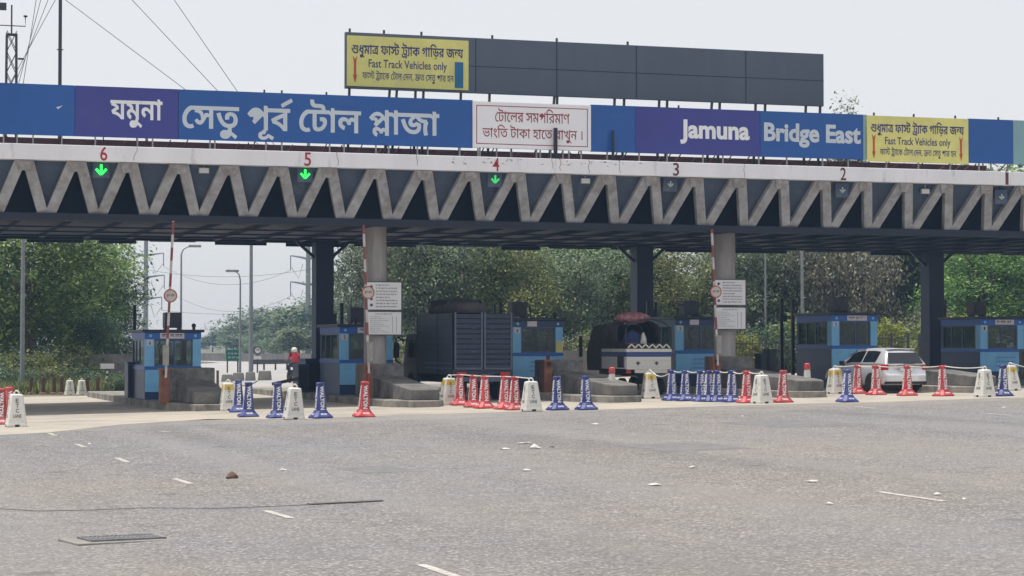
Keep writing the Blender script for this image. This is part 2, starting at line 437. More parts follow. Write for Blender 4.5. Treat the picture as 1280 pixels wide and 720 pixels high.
# ------------------------------------------------------------------ mesh helpers
class MB:
    def __init__(s):
        s.v, s.f = [], []
    def add(s, vs, fs):
        k = len(s.v)
        s.v += [tuple(v) for v in vs]
        s.f += [tuple(i + k for i in f) for f in fs]
        return s
    def box(s, x0, x1, y0, y1, z0, z1):
        return s.add([(x0, y0, z0), (x1, y0, z0), (x1, y1, z0), (x0, y1, z0), (x0, y0, z1), (x1, y0, z1), (x1, y1, z1), (x0, y1, z1)],
                     [(0, 3, 2, 1), (4, 5, 6, 7), (0, 1, 5, 4), (1, 2, 6, 5), (2, 3, 7, 6), (3, 0, 4, 7)])
    def prism(s, poly, z0, z1):
        n = len(poly)
        zt = z1 if isinstance(z1, (list, tuple)) else [z1] * n
        vs = [(x, y, z0) for x, y in poly] + [(x, y, z) for (x, y), z in zip(poly, zt)]
        fs = [tuple(range(n - 1, -1, -1)), tuple(range(n, 2 * n))] + [(i, (i + 1) % n, n + (i + 1) % n, n + i) for i in range(n)]
        return s.add(vs, fs)
    def rings(s, rings, close=True, caps=True):
        n = len(rings[0])
        vs = [p for r in rings for p in r]
        fs = []
        for j in range(len(rings) - 1):
            for i in range(n if close else n - 1):
                a, b = j * n + i, j * n + (i + 1) % n
                fs.append((a, b, b + n, a + n))
        if caps:
            fs.append(tuple(range(n - 1, -1, -1)))
            fs.append(tuple(range((len(rings) - 1) * n, len(rings) * n)))
        return s.add(vs, fs)
    def lathe(s, prof, n=16, phase=0.0, sq=None, c=(0, 0)):
        rs = []
        for r, z in prof:
            rs.append([(c[0] + r * math.cos(phase + 2 * math.pi * i / n), c[1] + r * math.sin(phase + 2 * math.pi * i / n), z) for i in range(n)])
        return s.rings(rs)
    def tube(s, pts, rad, n=6):
        pts = [Vector(p) for p in pts]
        rad = rad if isinstance(rad, (list, tuple)) else [rad] * len(pts)
        rs = []
        for i, p in enumerate(pts):
            t = (pts[min(i + 1, len(pts) - 1)] - pts[max(i - 1, 0)]).normalized()
            a = t.cross(Vector((0, 0, 1)) if abs(t.z) < 0.95 else Vector((1, 0, 0))).normalized()
            b = t.cross(a)
            rs.append([tuple(p + (a * math.cos(2 * math.pi * k / n) + b * math.sin(2 * math.pi * k / n)) * rad[i]) for k in range(n)])
        return s.rings(rs)
    def bar(s, a, b, w, h, up=(0, 1, 0)):
        a, b = Vector(a), Vector(b)
        t = (b - a).normalized()
        u = Vector(up)
        sd = t.cross(u).normalized()
        u = sd.cross(t).normalized()
        q = [(-w / 2, -h / 2), (w / 2, -h / 2), (w / 2, h / 2), (-w / 2, h / 2)]
        return s.rings([[tuple(p + sd * x + u * y) for x, y in q] for p in (a, b)])
    def plate(s, tri, th):
        """A flat polygon in space given a thickness along its normal."""
        P = [Vector(p) for p in tri]
        nrm = (P[1] - P[0]).cross(P[2] - P[0]).normalized() * th
        return s.rings([[tuple(p) for p in P], [tuple(p + nrm) for p in P]])
    def build(s, name, mat, parent=None, loc=(0, 0, 0), smooth=False, bevel=0.0, fix=True):
        me = bpy.data.meshes.new(name)
        me.from_pydata(s.v, [], s.f)
        if fix:
            bm = bmesh.new()
            bm.from_mesh(me)
            bmesh.ops.recalc_face_normals(bm, faces=bm.faces)
            bm.to_mesh(me)
            bm.free()
        me.materials.append(mat)
        if smooth:
            for p in me.polygons:
                p.use_smooth = True
        o = bpy.data.objects.new(name, me)
        o.location = loc
        C.objects.link(o)
        if parent is not None:
            o.parent = parent
        if bevel:
            b = o.modifiers.new("bevel", 'BEVEL')
            b.width = bevel
            b.segments = 2
            b.limit_method = 'ANGLE'
            b.angle_limit = R(35)
        return o
def link_mesh(name, me, parent=None, loc=(0, 0, 0), rz=0.0, sc=1.0):
    o = bpy.data.objects.new(name, me)
    o.location = loc
    o.rotation_euler = (0, 0, rz)
    o.scale = (sc, sc, sc) if isinstance(sc, (int, float)) else sc
    C.objects.link(o)
    if parent is not None:
        o.parent = parent
    return o
def tag(o, label=None, cat=None, group=None, kind=None):
    for k, v in (("label", label), ("category", cat), ("group", group), ("kind", kind)):
        if v:
            o[k] = v
    return o
def thing(name, label, cat, loc=(0, 0, 0), rz=0.0, group=None):
    o = bpy.data.objects.new(name, None)
    o.empty_display_size = 0.2
    o.location = loc
    o.rotation_euler = (0, 0, rz)
    C.objects.link(o)
    return tag(o, label, cat, group)
KIDS = {}
def copy_tree(o, loc, rz=0.0, label=None, group=None):
    kids = {}
    for q in scene.objects:
        if q.parent is not None:
            kids.setdefault(q.parent.name, []).append(q)
    def rec(src, par):
        c = src.copy()
        C.objects.link(c)
        if par is not None:
            c.parent = par
        for k in kids.get(src.name, []):
            rec(k, c)
        return c
    c = rec(o, None)
    c.location = loc
    c.rotation_euler = (0, 0, rz)
    if label:
        c["label"] = label
    if group:
        c["group"] = group
    return c
def structure(o):
    o["kind"] = "structure"
    return o
# outlines of the sign's letters (thousandths of an em) and where each stands in its line
GLYPHS = [
"127,315 168,288 208,258 246,225 282,189 316,152 348,114 377,74 403,34 427,-5 355,-42 328,-3 301,34 274,68 247,101 217,132 186,161 151,189 113,217 71,244|75,484 77,510 84,534 94,556 108,575 125,591 146,605 168,614 193,620 219,622 245,620 270,614 292,605 313,591 330,575 344,556 354,534 361,510 363,484 361,457 354,433 344,411 330,391 313,375 292,362 270,352 245,346 219,344 193,346 168,352 146,362 125,375 108,391 94,410 84,432 77,457|151,484 153,464 159,447 170,433 184,423 200,417 219,415 238,417 254,423 268,434 279,448 285,464 287,484 285,503 279,520 268,533 254,543 238,549 219,551 200,549 184,543 170,533 159,519 153,503",
"415,506 436,513 415,473|827,622 827,543 502,543 502,482 502,461 502,0 414,0 391,38 364,74 332,108 295,139 256,167 213,192 169,212 122,226 74,235 33,335 97,371 162,404 228,435 296,464 365,489 415,506 415,543 -10,543 -10,622|414,420 402,416 368,404 334,391 300,376 266,361 233,346 201,330 170,315 141,299 176,290 213,277 250,260 287,239 322,216 355,189 385,160 409,130 417,117 416,139 415,163 414,192|774,282 772,260 768,240 760,219 750,201 735,185 717,171 694,160 667,154 634,152 618,152 602,153 588,155 573,157 579,237 585,236 593,235 602,235 612,235 639,236 659,242 672,252 682,271 686,294 680,325 663,353 636,378 597,399 548,416 488,427 491,509 541,501 589,488 633,470 672,448 707,422 735,392 756,358 769,322",
"415,503 436,510 415,472|833,622 833,538 508,538 508,477 509,453 509,0 414,0 390,37 362,72 330,106 294,136 254,163 212,187 167,206 121,221 73,230 30,333 94,368 160,401 227,433 295,461 364,487 415,503 415,538 -10,538 -10,622|414,412 402,408 369,397 336,384 303,370 270,356 238,341 207,326 177,311 148,295 182,287 217,274 253,258 289,239 323,216 355,191 384,163 409,134 417,122 415,142 414,166 414,194|782,278 781,257 776,236 769,215 758,197 743,181 725,167 702,156 674,150 641,148 624,148 608,149 592,151 578,153 583,238 589,237 597,236 606,236 616,236 642,237 662,243 674,252 684,270 687,292 682,322 666,349 639,373 601,393 553,409 495,420 497,506 548,498 595,485 640,467 680,445 714,419 743,389 765,355 778,318",
"414,491 433,497 414,467|862,622 862,516 536,516 536,456 538,417 538,0 411,0 385,35 356,67 323,97 286,123 248,147 206,167 162,184 116,197 67,207 18,323 81,357 148,389 219,421 291,451 362,476 414,491 414,516 -10,516 -10,622|411,376 403,374 374,364 346,354 318,343 290,332 263,320 235,308 207,294 179,281 207,274 237,264 267,252 297,237 327,219 356,199 384,176 409,151 413,146 413,155 412,178 411,203|819,261 817,239 813,218 805,198 794,179 779,163 759,149 734,138 704,132 668,130 649,130 631,131 614,133 598,136 603,242 608,241 615,241 624,240 635,240 657,242 673,246 683,253 692,268 695,285 690,308 675,329 651,348 617,365 574,379 522,389 523,495 575,486 625,472 671,454 713,431 749,405 778,375 801,341 814,303",
"716,622 716,543 613,543 613,0 525,0 505,27 483,53 460,78 434,102 408,125 379,146 349,165 317,182 283,198 246,211 207,222 166,230 140,328 190,295 250,283 302,268 348,250 389,228 424,206 455,181 483,156 507,131 527,107 527,130 526,153 526,177 525,203 525,688 589,688 612,622|455,468 452,432 441,399 425,370 402,344 374,322 340,304 302,289 260,278 214,270 160,282 140,328 190,334 233,342 270,353 301,366 326,381 345,398 359,418 367,439 369,463 368,482 363,501 354,518 343,534 328,550 309,565 378,625 399,603 417,580 433,554 445,527 452,498|184,428 145,432 112,442 85,460 64,484 52,513 48,547 50,570 54,591 61,611 70,628 154,606 148,595 143,583 140,569 139,555 142,534 152,519 168,510 188,507 208,509 229,515 243,522 257,532 271,545 286,562 301,584 316,610 378,625 382,577 367,548 350,522 332,498 312,478 290,461 267,447 241,436 214,430",
"482,392 482,405 507,360 491,381|485,524 497,512 528,482 486,494 486,509|482,0 482,392 475,401 458,420 440,439 422,456 403,472 384,486 364,499 342,509 321,517 298,521 274,523 244,520 219,513 198,501 179,486 161,469 143,451 131,452 145,461 160,468 176,474 194,479 215,482 239,482 267,481 292,475 314,465 333,453 348,438 360,420 369,400 374,379 376,357 371,318 357,282 333,248 299,215 255,182 201,149 127,252 163,269 194,286 220,303 240,321 251,339 255,358 252,373 244,385 229,393 207,395 186,394 165,389 151,384 135,378 118,369 16,452 39,485 63,515 88,543 115,567 142,588 171,606 202,619 234,626 269,629 300,627 330,621 358,612 386,599 413,582 441,562 468,539 485,524 484,529 483,555 482,585 482,688 586,688 608,622 706,622 706,516 609,516 609,0",
"562,274 561,279 556,295 549,315 541,332 630,327 609,309 589,293 568,278|436,33 390,35 346,42 303,53 263,69 225,90 188,118 154,151 122,192 92,240 65,295 40,359 17,432 137,465 161,390 187,326 214,274 243,231 274,198 309,174 346,158 386,148 430,144 473,147 507,156 533,171 550,190 560,213 564,239 563,260 562,274 547,264 524,253 501,243 475,236 447,232 415,231 388,232 363,237 339,245 318,256 301,271 286,288 276,310 269,335 267,363 270,390 277,417 290,443 309,468 338,493 374,517 356,516 339,516 321,516 302,516 -10,516 -10,622 999,622 999,516 701,516 683,516 663,516 641,517 619,518 600,519 582,520 543,505 509,490 478,474 453,458 431,441 415,425 403,409 396,393 394,377 396,359 405,347 418,339 432,337 450,338 467,342 482,349 497,357 514,368 532,382 672,340 679,318 684,293 687,276 688,257 689,238 686,205 678,172 664,141 644,111 617,85 584,63 543,47 493,37|889,198 890,170 893,141 898,111 904,80 913,48 923,15 799,-11 787,25 778,60 771,94 766,129 763,166 762,206 762,231 764,256 768,280 772,304 778,326 785,347 737,355 694,366 656,380 622,396 592,415 565,436 542,460 522,485 505,512 637,526 646,513 658,501 672,489 688,479 708,469 731,462 758,456 788,452 822,451 833,451 844,452 856,453 871,454 930,358 918,334 908,309 900,284 894,257 891,229",
"563,268 562,276 558,292 550,312 542,329 635,324 614,306 594,289 573,274|440,30 394,32 349,38 305,49 264,65 226,86 189,114 154,147 122,188 92,236 64,291 39,355 16,427 142,463 166,388 191,325 218,273 247,231 278,198 313,174 350,158 390,149 434,145 476,148 510,157 535,171 552,189 562,211 565,236 564,257 563,268 552,261 529,249 505,240 480,233 451,229 419,227 391,229 365,234 342,241 321,253 303,267 288,285 277,307 271,332 268,361 271,387 278,413 290,439 309,464 336,489 372,512 354,512 337,511 321,511 302,511 -10,511 -10,622 1008,622 1008,511 715,511 695,511 674,512 651,513 628,514 607,515 589,515 551,502 518,487 488,472 462,456 440,440 423,424 411,408 404,392 401,377 404,360 412,348 424,340 438,338 463,341 486,349 500,357 516,367 533,380 680,336 687,315 692,291 695,264 696,236 693,203 685,170 671,138 651,108 624,82 590,60 548,43 499,33|901,196 902,169 904,141 909,111 916,80 924,48 933,16 803,-11 792,24 783,59 776,93 771,127 768,164 767,203 767,228 769,252 772,276 776,299 782,321 789,342 741,351 698,362 660,376 626,393 596,412 569,433 546,456 526,481 509,508 648,522 657,510 668,498 682,487 699,477 718,468 741,460 767,455 797,451 831,450 842,450 853,451 865,452 879,453 941,354 929,330 919,306 911,281 905,255 902,227",
"582,622 582,543 180,543 180,208 181,182 182,163 185,148 190,133 197,123 210,111 228,105 250,103 274,105 297,110 320,120 341,133 361,148 379,165 396,185 410,205 421,227 429,248 434,271 436,293 434,311 429,326 421,338 408,347 392,352 371,354 358,353 345,352 332,350 320,347 307,425 327,430 348,433 369,436 393,436 418,435 441,430 462,422 481,410 496,395 508,377 517,355 522,330 524,301 521,263 512,225 496,189 476,155 453,124 426,97 400,76 372,58 343,43 312,32 279,25 245,23 219,24 197,28 177,34 160,42 145,51 132,62 121,76 112,92 104,110 97,132 94,161 92,197 92,543 -10,543 -10,622|392,622 390,646 383,664 373,678 359,688 339,693 314,695 224,695 182,696 147,700 119,705 95,713 74,724 56,737 40,751 28,768 18,788 11,809 7,833 5,858 6,871 7,884 8,897 10,912 94,906 93,896 92,888 91,879 91,870 92,850 95,831 101,816 110,804 126,791 148,782 167,778 191,776 219,775 298,775 331,774 360,771 383,767 404,760 422,750 437,737 448,725 457,710 464,692 469,672 473,649 474,622",
"586,622 586,538 185,538 185,210 186,185 188,166 190,152 195,137 202,126 215,116 233,109 254,107 277,109 299,114 321,124 341,136 361,150 379,167 395,186 409,205 420,226 428,247 432,268 434,289 430,313 419,332 407,340 391,345 371,347 359,346 346,345 333,343 321,341 308,424 328,428 349,432 371,434 395,435 422,433 446,428 467,419 486,408 501,392 513,374 522,352 527,328 529,299 526,261 517,225 502,189 482,155 459,125 433,98 407,77 379,58 349,43 317,32 283,25 248,23 221,24 198,27 178,33 161,41 145,51 132,62 121,75 111,91 102,110 96,133 92,163 90,201 90,538 -10,538 -10,622|390,622 388,645 381,663 372,676 358,685 338,691 314,693 226,693 183,694 147,698 118,704 93,712 71,723 53,737 38,752 26,769 17,788 10,809 6,832 5,857 5,871 6,884 8,897 10,912 100,906 99,896 98,888 97,879 97,871 98,851 102,832 108,817 116,805 132,792 153,784 171,780 194,778 222,777 300,777 334,776 363,774 387,769 407,762 426,752 442,739 453,726 462,711 469,693 474,673 478,649 479,622",
"603,622 603,511 214,511 214,219 215,190 218,169 223,155 230,146 241,137 256,132 275,131 293,132 310,136 327,142 344,151 361,163 378,178 391,192 403,206 412,221 421,244 424,267 421,285 412,298 396,307 373,310 361,310 350,309 340,308 330,306 312,415 334,419 356,423 380,425 407,426 441,424 469,418 493,408 512,394 528,378 540,360 548,339 553,316 555,292 552,256 545,222 532,189 515,159 494,130 471,104 443,80 412,59 379,42 343,30 306,22 267,20 234,21 206,24 183,30 164,38 147,47 132,59 119,73 107,91 96,112 87,140 82,176 81,220 81,511 -10,511 -10,622|380,622 377,641 372,655 364,666 351,674 334,678 311,680 236,680 189,681 147,686 113,694 83,706 58,721 38,739 26,754 17,770 10,788 6,808 3,830 2,854 2,868 3,882 4,895 7,912 133,904 132,896 131,888 131,881 131,875 132,855 135,838 142,823 151,810 163,802 179,796 201,792 234,791 312,791 349,790 380,787 406,782 428,774 447,763 464,750 476,736 486,719 494,700 500,678 504,652 506,622",
"443,392 443,424 464,363|447,501 466,479 449,482|635,622 635,543 531,543 531,0 443,0 443,392 436,402 408,436 381,466 355,491 328,512 303,528 277,539 251,546 224,548 206,547 189,543 175,537 162,529 151,519 142,507 134,485 131,461 132,442 137,425 145,410 157,397 173,385 192,376 216,369 245,363 279,358 271,266 226,272 185,283 149,297 116,314 89,336 67,361 51,391 41,424 38,460 41,495 49,525 62,552 80,575 101,594 126,610 153,620 181,627 211,629 245,627 277,621 306,611 334,597 361,580 387,560 413,536 440,509 447,501 447,503 445,528 444,555 443,581 443,688 507,688 530,622",
"412,47 357,51 304,64 255,86 208,118 165,162 125,216 89,283 56,364 26,459 112,481 136,406 161,339 187,283 216,235 247,197 281,167 319,147 361,134 407,130 435,132 461,135 484,141 503,149 520,159 534,172 546,186 555,201 562,218 567,236 570,255 571,276 570,302 565,326 556,348 545,368 530,385 514,399 494,409 473,415 450,417 428,415 410,410 397,401 387,389 382,375 380,358 380,348 382,337 384,325 388,313 302,297 296,316 292,335 289,353 288,372 290,397 297,420 309,440 324,457 343,470 365,481 390,489 416,494 445,495 486,492 524,483 557,467 587,445 612,419 632,387 647,352 656,313 659,270 656,230 648,192 633,157 612,126 585,99 551,77 511,60 465,50|722,622 722,543 -10,543 -10,622",
"415,44 359,49 306,62 255,84 208,115 164,158 124,212 87,279 54,359 25,454 117,478 140,404 165,339 191,283 219,236 250,199 284,170 321,149 363,137 408,133 436,134 461,138 483,143 502,151 519,161 533,173 545,186 554,201 561,218 566,235 569,254 570,274 569,300 564,323 556,344 544,363 531,379 515,392 496,402 476,407 455,409 434,408 417,403 404,394 391,376 387,352 387,341 389,331 391,319 395,307 303,291 296,310 292,330 289,348 288,366 290,393 297,416 309,436 325,453 344,467 367,478 392,486 419,491 448,492 490,489 529,479 563,463 593,442 618,416 639,384 654,349 663,310 666,268 663,228 654,190 639,155 618,124 590,97 556,75 516,58 469,48|725,622 725,538 -10,538 -10,622",
"431,33 370,37 312,49 258,69 207,99 161,140 119,192 80,257 46,335 16,427 142,463 163,395 186,336 210,285 237,243 266,208 298,182 333,163 372,152 414,149 439,149 462,152 482,156 499,162 515,169 528,178 540,189 549,201 556,216 561,231 564,248 565,267 564,288 560,307 553,323 544,336 533,348 521,356 500,365 478,368 457,365 440,356 428,341 424,320 425,309 426,298 429,288 432,277 306,258 298,281 292,301 289,320 288,336 291,368 299,394 313,417 332,436 354,450 379,462 407,469 436,474 466,476 513,472 556,463 593,447 625,425 651,399 672,368 687,334 696,296 699,255 696,216 687,179 672,145 650,113 621,86 585,63 541,46 490,36|743,622 743,511 -10,511 -10,622",
"175,287 175,247 156,267|437,365 440,374 448,390 456,405 477,383 439,366|625,622 625,538 175,538 175,287 183,295 212,322 245,348 279,373 315,396 354,419 395,440 437,459 481,477 555,409 544,388 535,367 527,346 520,325 515,303 511,280 508,256 506,231 505,204 506,174 509,143 513,112 520,81 529,47 540,12 447,-8 436,29 427,66 419,102 414,138 410,176 409,215 410,241 412,266 416,290 420,313 426,335 433,355 437,365 401,347 364,326 328,302 293,276 258,249 224,220 189,189 155,156 80,206 80,538 -10,538 -10,622",
"412,491 434,498 412,464|636,622 636,516 539,516 539,0 412,0 386,35 357,67 323,97 287,123 248,146 207,167 162,184 116,197 67,207 18,323 81,357 149,390 219,422 292,451 363,477 412,491 412,622|412,377 389,370 347,355 305,339 264,321 222,301 179,281 207,274 237,264 267,252 298,237 327,219 357,199 384,176 410,151 414,147 413,162 413,188 412,217|237,629 253,629 268,628 283,626 298,624 291,526 286,527 280,527 272,528 263,528 240,525 224,517 215,505 212,492 215,476 223,462 235,451 253,440 276,431 305,424 229,350 202,365 178,379 156,395 137,410 121,427 108,445 99,465 94,486 92,510 93,528 98,547 105,565 116,582 131,598 150,611 174,621 203,627",
"429,202 429,237 446,181|431,307 449,287 433,282 431,305|620,622 620,543 517,543 517,0 429,0 429,202 423,210 400,237 375,262 349,285 323,304 296,320 270,332 243,339 218,342 196,340 176,334 159,324 146,310 138,292 135,270 138,252 144,236 155,222 171,209 192,197 218,185 175,107 137,125 104,148 78,175 58,206 47,239 43,274 45,305 53,333 66,357 84,377 104,393 127,406 152,415 178,420 203,422 236,420 267,414 297,405 324,392 351,376 377,357 401,336 425,313 431,307 430,328 429,351 429,374 429,543 -10,543 -10,622",
"427,199 427,232 444,177|429,310 447,290 431,284 429,307|624,622 624,538 522,538 522,0 427,0 427,199 422,206 398,232 374,257 348,279 322,298 296,314 270,326 244,333 219,336 198,334 179,328 163,319 150,306 143,289 140,268 142,251 149,235 159,221 175,209 195,197 220,186 175,102 136,121 103,144 76,172 56,203 44,236 40,272 43,304 51,332 64,356 82,376 102,392 126,405 151,414 177,419 203,421 235,419 266,414 295,404 323,392 349,377 375,358 400,338 424,315 429,310 428,330 427,354 427,377 427,538 -10,538 -10,622",
"416,182 416,209 436,158|417,323 439,301 419,291 417,316|645,622 645,511 549,511 549,0 416,0 416,182 415,183 392,208 369,230 345,251 321,268 297,283 272,294 249,301 225,303 202,300 183,292 170,277 166,256 170,236 182,219 195,209 212,200 233,190 173,79 132,99 96,124 68,154 46,187 33,223 29,261 32,295 40,324 54,349 72,370 94,387 118,400 145,410 172,415 200,417 230,415 259,411 287,403 314,392 340,379 365,364 390,345 415,325 417,323 416,341 416,365 416,388 416,511 -10,511 -10,622",
"545,360 545,395 563,334|127,452 115,438 108,441 125,451|289,352 289,347 289,336 287,327 286,320 266,327 278,339 289,352|491,431 469,456 448,479 436,490 463,515 518,457|195,277 251,330 214,285 182,262 192,273|547,472 565,450 550,450|736,622 736,543 632,543 632,0 545,0 545,360 538,370 514,402 491,431 491,431 232,189 166,250 195,277 200,285 208,298 215,318 218,340 214,363 203,379 185,390 161,393 146,392 131,389 116,384 101,375 20,451 48,486 76,517 104,545 132,569 162,590 192,607 224,619 257,627 292,629 328,627 361,620 392,609 421,593 450,573 478,549 506,520 535,487 547,472 547,474 546,501 545,529 545,559 545,688 608,688 631,622",
"545,358 545,395 562,335|130,450 115,432 109,438 126,448|292,354 292,348 291,337 290,327 288,320 267,327 278,340 290,352|493,425 491,428 469,453 448,475 434,488 464,515 523,453|192,275 252,331 215,285 181,262 191,273|548,475 564,456 550,452|742,622 742,538 640,538 640,0 545,0 545,358 537,369 514,401 493,425 235,185 166,250 192,275 200,285 207,298 215,317 217,339 213,361 203,377 185,387 162,390 147,389 133,386 118,381 103,372 19,451 47,485 75,517 103,545 132,569 162,590 192,607 224,619 257,627 293,629 328,627 361,620 391,609 420,594 449,575 477,551 505,524 534,492 548,475 548,476 546,502 545,530 545,559 545,688 616,688 639,622",
"547,348 547,392 553,340|157,450 152,445 133,425 114,402 110,425 124,434 139,441 154,449|305,367 304,355 304,340 303,328 301,321 270,330 281,343 293,356|509,396 491,415 471,436 450,455 429,471 426,474 471,513 551,434|191,276 256,336 219,285 178,261 189,273|551,492 557,486 553,465 551,487|776,622 776,511 680,511 680,0 547,0 547,348 533,367 512,392 509,396 254,165 163,250 191,276 197,284 204,296 211,314 213,330 210,351 200,364 186,372 167,375 154,374 141,370 127,365 112,357 13,448 43,484 73,517 102,545 131,570 161,591 192,608 225,619 260,627 297,629 330,627 361,621 390,612 418,599 446,583 473,563 500,540 528,515 551,492 549,511 547,537 547,562 547,688 656,688 679,622",
"163,538 140,538 134,547 160,539|159,268 146,260 138,273|63,538 73,560 87,538|863,622 863,538 163,538 186,529 212,517 237,503 261,488 284,473 305,457 323,442 339,427 346,361 324,351 301,341 277,330 253,318 230,307 207,295 185,284 165,272 159,268 180,264 220,253 257,239 293,223 327,205 359,185 389,163 418,138 445,110 444,128 444,145 443,163 443,181 443,502 467,502 506,501 543,498 579,493 613,486 645,476 676,464 705,449 731,430 756,408 772,390 786,370 797,349 805,327 810,303 812,278 811,257 806,236 799,215 788,197 773,181 754,167 731,156 703,150 670,148 653,148 638,149 622,151 607,153 612,237 619,236 627,235 636,235 646,235 672,237 692,242 704,252 714,270 717,292 712,320 697,346 671,371 635,391 591,405 538,414 538,0 443,0 415,34 385,65 352,93 316,118 277,140 235,159 189,175 138,188 82,199 42,297 63,310 84,323 105,335 127,347 150,359 173,371 196,383 219,394 241,405 214,423 184,439 153,454 118,467 81,478 40,487 63,538 -10,538 -10,622",
"192,257 183,251 181,259|50,516 62,542 96,516|890,622 890,516 158,516 168,523 191,516 214,507 235,496 256,485 276,473 295,460 312,446 329,433 344,419 355,335 336,327 316,318 297,309 277,300 257,291 238,281 219,272 200,262 192,257 208,253 238,246 269,236 300,223 331,209 362,192 391,174 418,153 442,131 441,147 440,164 440,181 440,199 440,487 482,487 525,487 566,484 604,479 639,473 672,463 703,452 732,437 760,419 786,397 805,378 820,357 832,334 840,310 845,286 847,261 846,239 841,218 834,198 822,179 807,163 787,149 763,138 732,132 696,130 677,130 659,131 642,133 626,136 631,242 637,241 644,241 652,240 663,240 685,242 701,246 712,253 720,268 723,285 719,306 706,325 685,344 656,360 616,371 566,378 566,0 440,0 412,32 381,60 347,85 310,107 270,126 227,142 181,156 132,167 79,176 33,287 52,298 72,310 92,321 113,333 134,344 156,356 178,368 200,379 222,390 194,405 164,420 132,433 99,444 63,453 25,461 50,516 -10,516 -10,622",
"414,489 432,494 414,461|639,622 639,511 543,511 543,0 410,0 384,34 354,66 321,95 285,120 246,143 205,163 161,179 115,192 66,202 16,321 79,355 146,387 217,419 290,449 361,474 414,489 414,511 -10,511 -10,622|410,370 388,363 347,348 307,333 268,316 227,297 185,278 212,271 241,262 270,250 299,236 328,219 357,200 384,178 409,154 412,151 411,164 411,186 410,209",
"426,40 383,43 341,49 302,61 264,78 227,101 193,130 160,165 130,208 101,258 74,316 49,382 26,458 112,481 137,400 164,330 193,272 224,225 258,187 294,159 333,140 376,128 422,124 455,126 485,132 511,142 534,156 552,172 567,192 578,215 585,239 587,266 586,294 581,319 574,341 565,361 553,378 541,393 600,472 623,436 642,401 656,366 666,332 672,297 674,262 671,222 661,184 645,149 623,118 596,91 562,70 522,53 477,44|389,278 349,282 315,293 288,310 267,334 255,363 251,397 253,420 258,443 265,464 273,481 360,456 354,446 349,433 345,419 343,405 347,383 358,368 374,360 394,357 415,359 435,365 449,372 463,381 478,394 493,412 510,434 528,460 600,472 595,416 576,388 556,363 536,341 515,322 492,307 469,294 444,286 417,280|737,622 737,543 -10,543 -10,622",
"445,108 445,134 463,81|447,225 467,196 449,191 448,214|637,622 637,543 533,543 533,0 445,0 445,108 440,115 416,147 393,177 369,204 344,227 319,247 293,261 265,270 235,273 214,271 194,265 177,255 164,242 156,224 154,202 156,183 164,165 177,150 194,137 217,125 244,114 217,29 182,43 152,58 127,75 106,94 90,115 77,136 68,159 63,182 61,206 64,236 71,264 85,287 102,307 122,323 146,336 170,345 195,350 221,352 258,350 292,343 323,332 352,317 378,298 403,277 425,252 447,225 447,225 446,237 446,261 445,286 445,543 -10,543 -10,622|303,323 303,317 303,310 302,303 301,297 215,322 212,357 205,386 195,411 181,432 163,449 140,462 111,473 76,481 35,487 50,564 98,551 131,546 160,540 187,530 211,518 233,504 251,487 267,467 280,444 290,418 298,389 302,358",
"429,100 429,130 446,77|430,247 451,221 431,207 430,231|653,622 653,516 556,516 556,0 429,0 429,100 422,110 398,140 375,166 353,189 330,208 307,224 283,235 259,242 233,244 211,241 191,231 178,215 173,193 175,177 182,163 193,151 208,141 227,132 248,124 212,12 175,25 142,41 115,59 93,79 74,101 60,124 50,148 45,172 43,197 45,230 54,259 67,283 86,304 107,321 131,333 158,342 185,348 212,349 245,348 275,343 304,336 331,325 357,311 382,293 406,272 429,248 430,247 430,255 429,279 429,304 429,516 -10,516 -10,622|319,321 319,315 318,307 317,298 316,289 192,321 189,351 184,376 175,397 162,414 146,428 124,439 97,448 64,455 24,460 48,558 103,542 141,537 174,529 203,519 229,506 251,492 270,475 285,456 298,434 307,410 314,383 318,354",
"427,100 427,130 444,77|427,250 449,224 429,210 428,234|656,622 656,511 560,511 560,0 427,0 427,100 420,109 396,138 373,164 350,186 328,205 305,220 282,230 258,237 233,239 212,236 194,227 181,212 177,192 182,169 196,152 211,142 229,134 250,125 211,10 174,22 141,38 114,56 91,76 72,98 58,122 48,146 42,171 40,196 43,229 51,258 65,283 83,304 105,320 130,333 156,342 183,347 211,349 243,347 273,343 301,336 328,326 354,312 379,296 403,276 426,252 427,250 427,258 427,283 427,307 427,511 -10,511 -10,622|322,321 322,314 321,306 320,296 319,287 189,320 186,349 180,374 172,394 160,410 143,424 122,435 95,443 62,450 22,455 48,556 105,540 143,534 176,526 206,516 232,504 254,489 273,473 289,454 301,433 310,409 317,382 320,353",
"50,516 62,542 96,516|671,622 671,516 574,516 574,0 448,0 419,32 388,60 354,85 316,107 276,126 232,142 185,156 134,167 79,176 33,287 52,298 72,310 92,321 113,333 134,344 156,356 178,368 200,379 222,390 194,405 164,420 132,433 99,444 63,453 25,461 50,516 -10,516 -10,622|448,516 158,516 168,523 191,516 214,507 235,496 256,485 276,473 295,460 312,446 329,433 344,419 355,335 336,327 316,318 297,309 277,300 257,291 238,281 219,272 200,262 191,256 214,252 249,243 285,231 322,216 357,199 391,178 423,155 450,130 450,130 449,146 448,172 448,200",
"48,511 60,538 98,511|675,622 675,511 579,511 579,0 446,0 418,31 387,59 352,84 315,105 274,123 231,139 184,152 133,163 78,171 31,285 50,296 69,308 89,319 110,330 131,342 152,353 174,365 196,376 218,386 190,402 159,416 128,428 95,439 60,448 23,455 48,511 -10,511 -10,622|446,511 162,511 175,518 198,511 220,502 240,492 260,481 279,470 297,457 314,444 330,431 345,418 357,329 339,322 320,314 301,305 281,297 262,288 244,278 225,269 207,259 198,254 219,250 252,242 288,230 323,216 358,199 392,179 423,157 448,134 447,149 447,175 446,204",
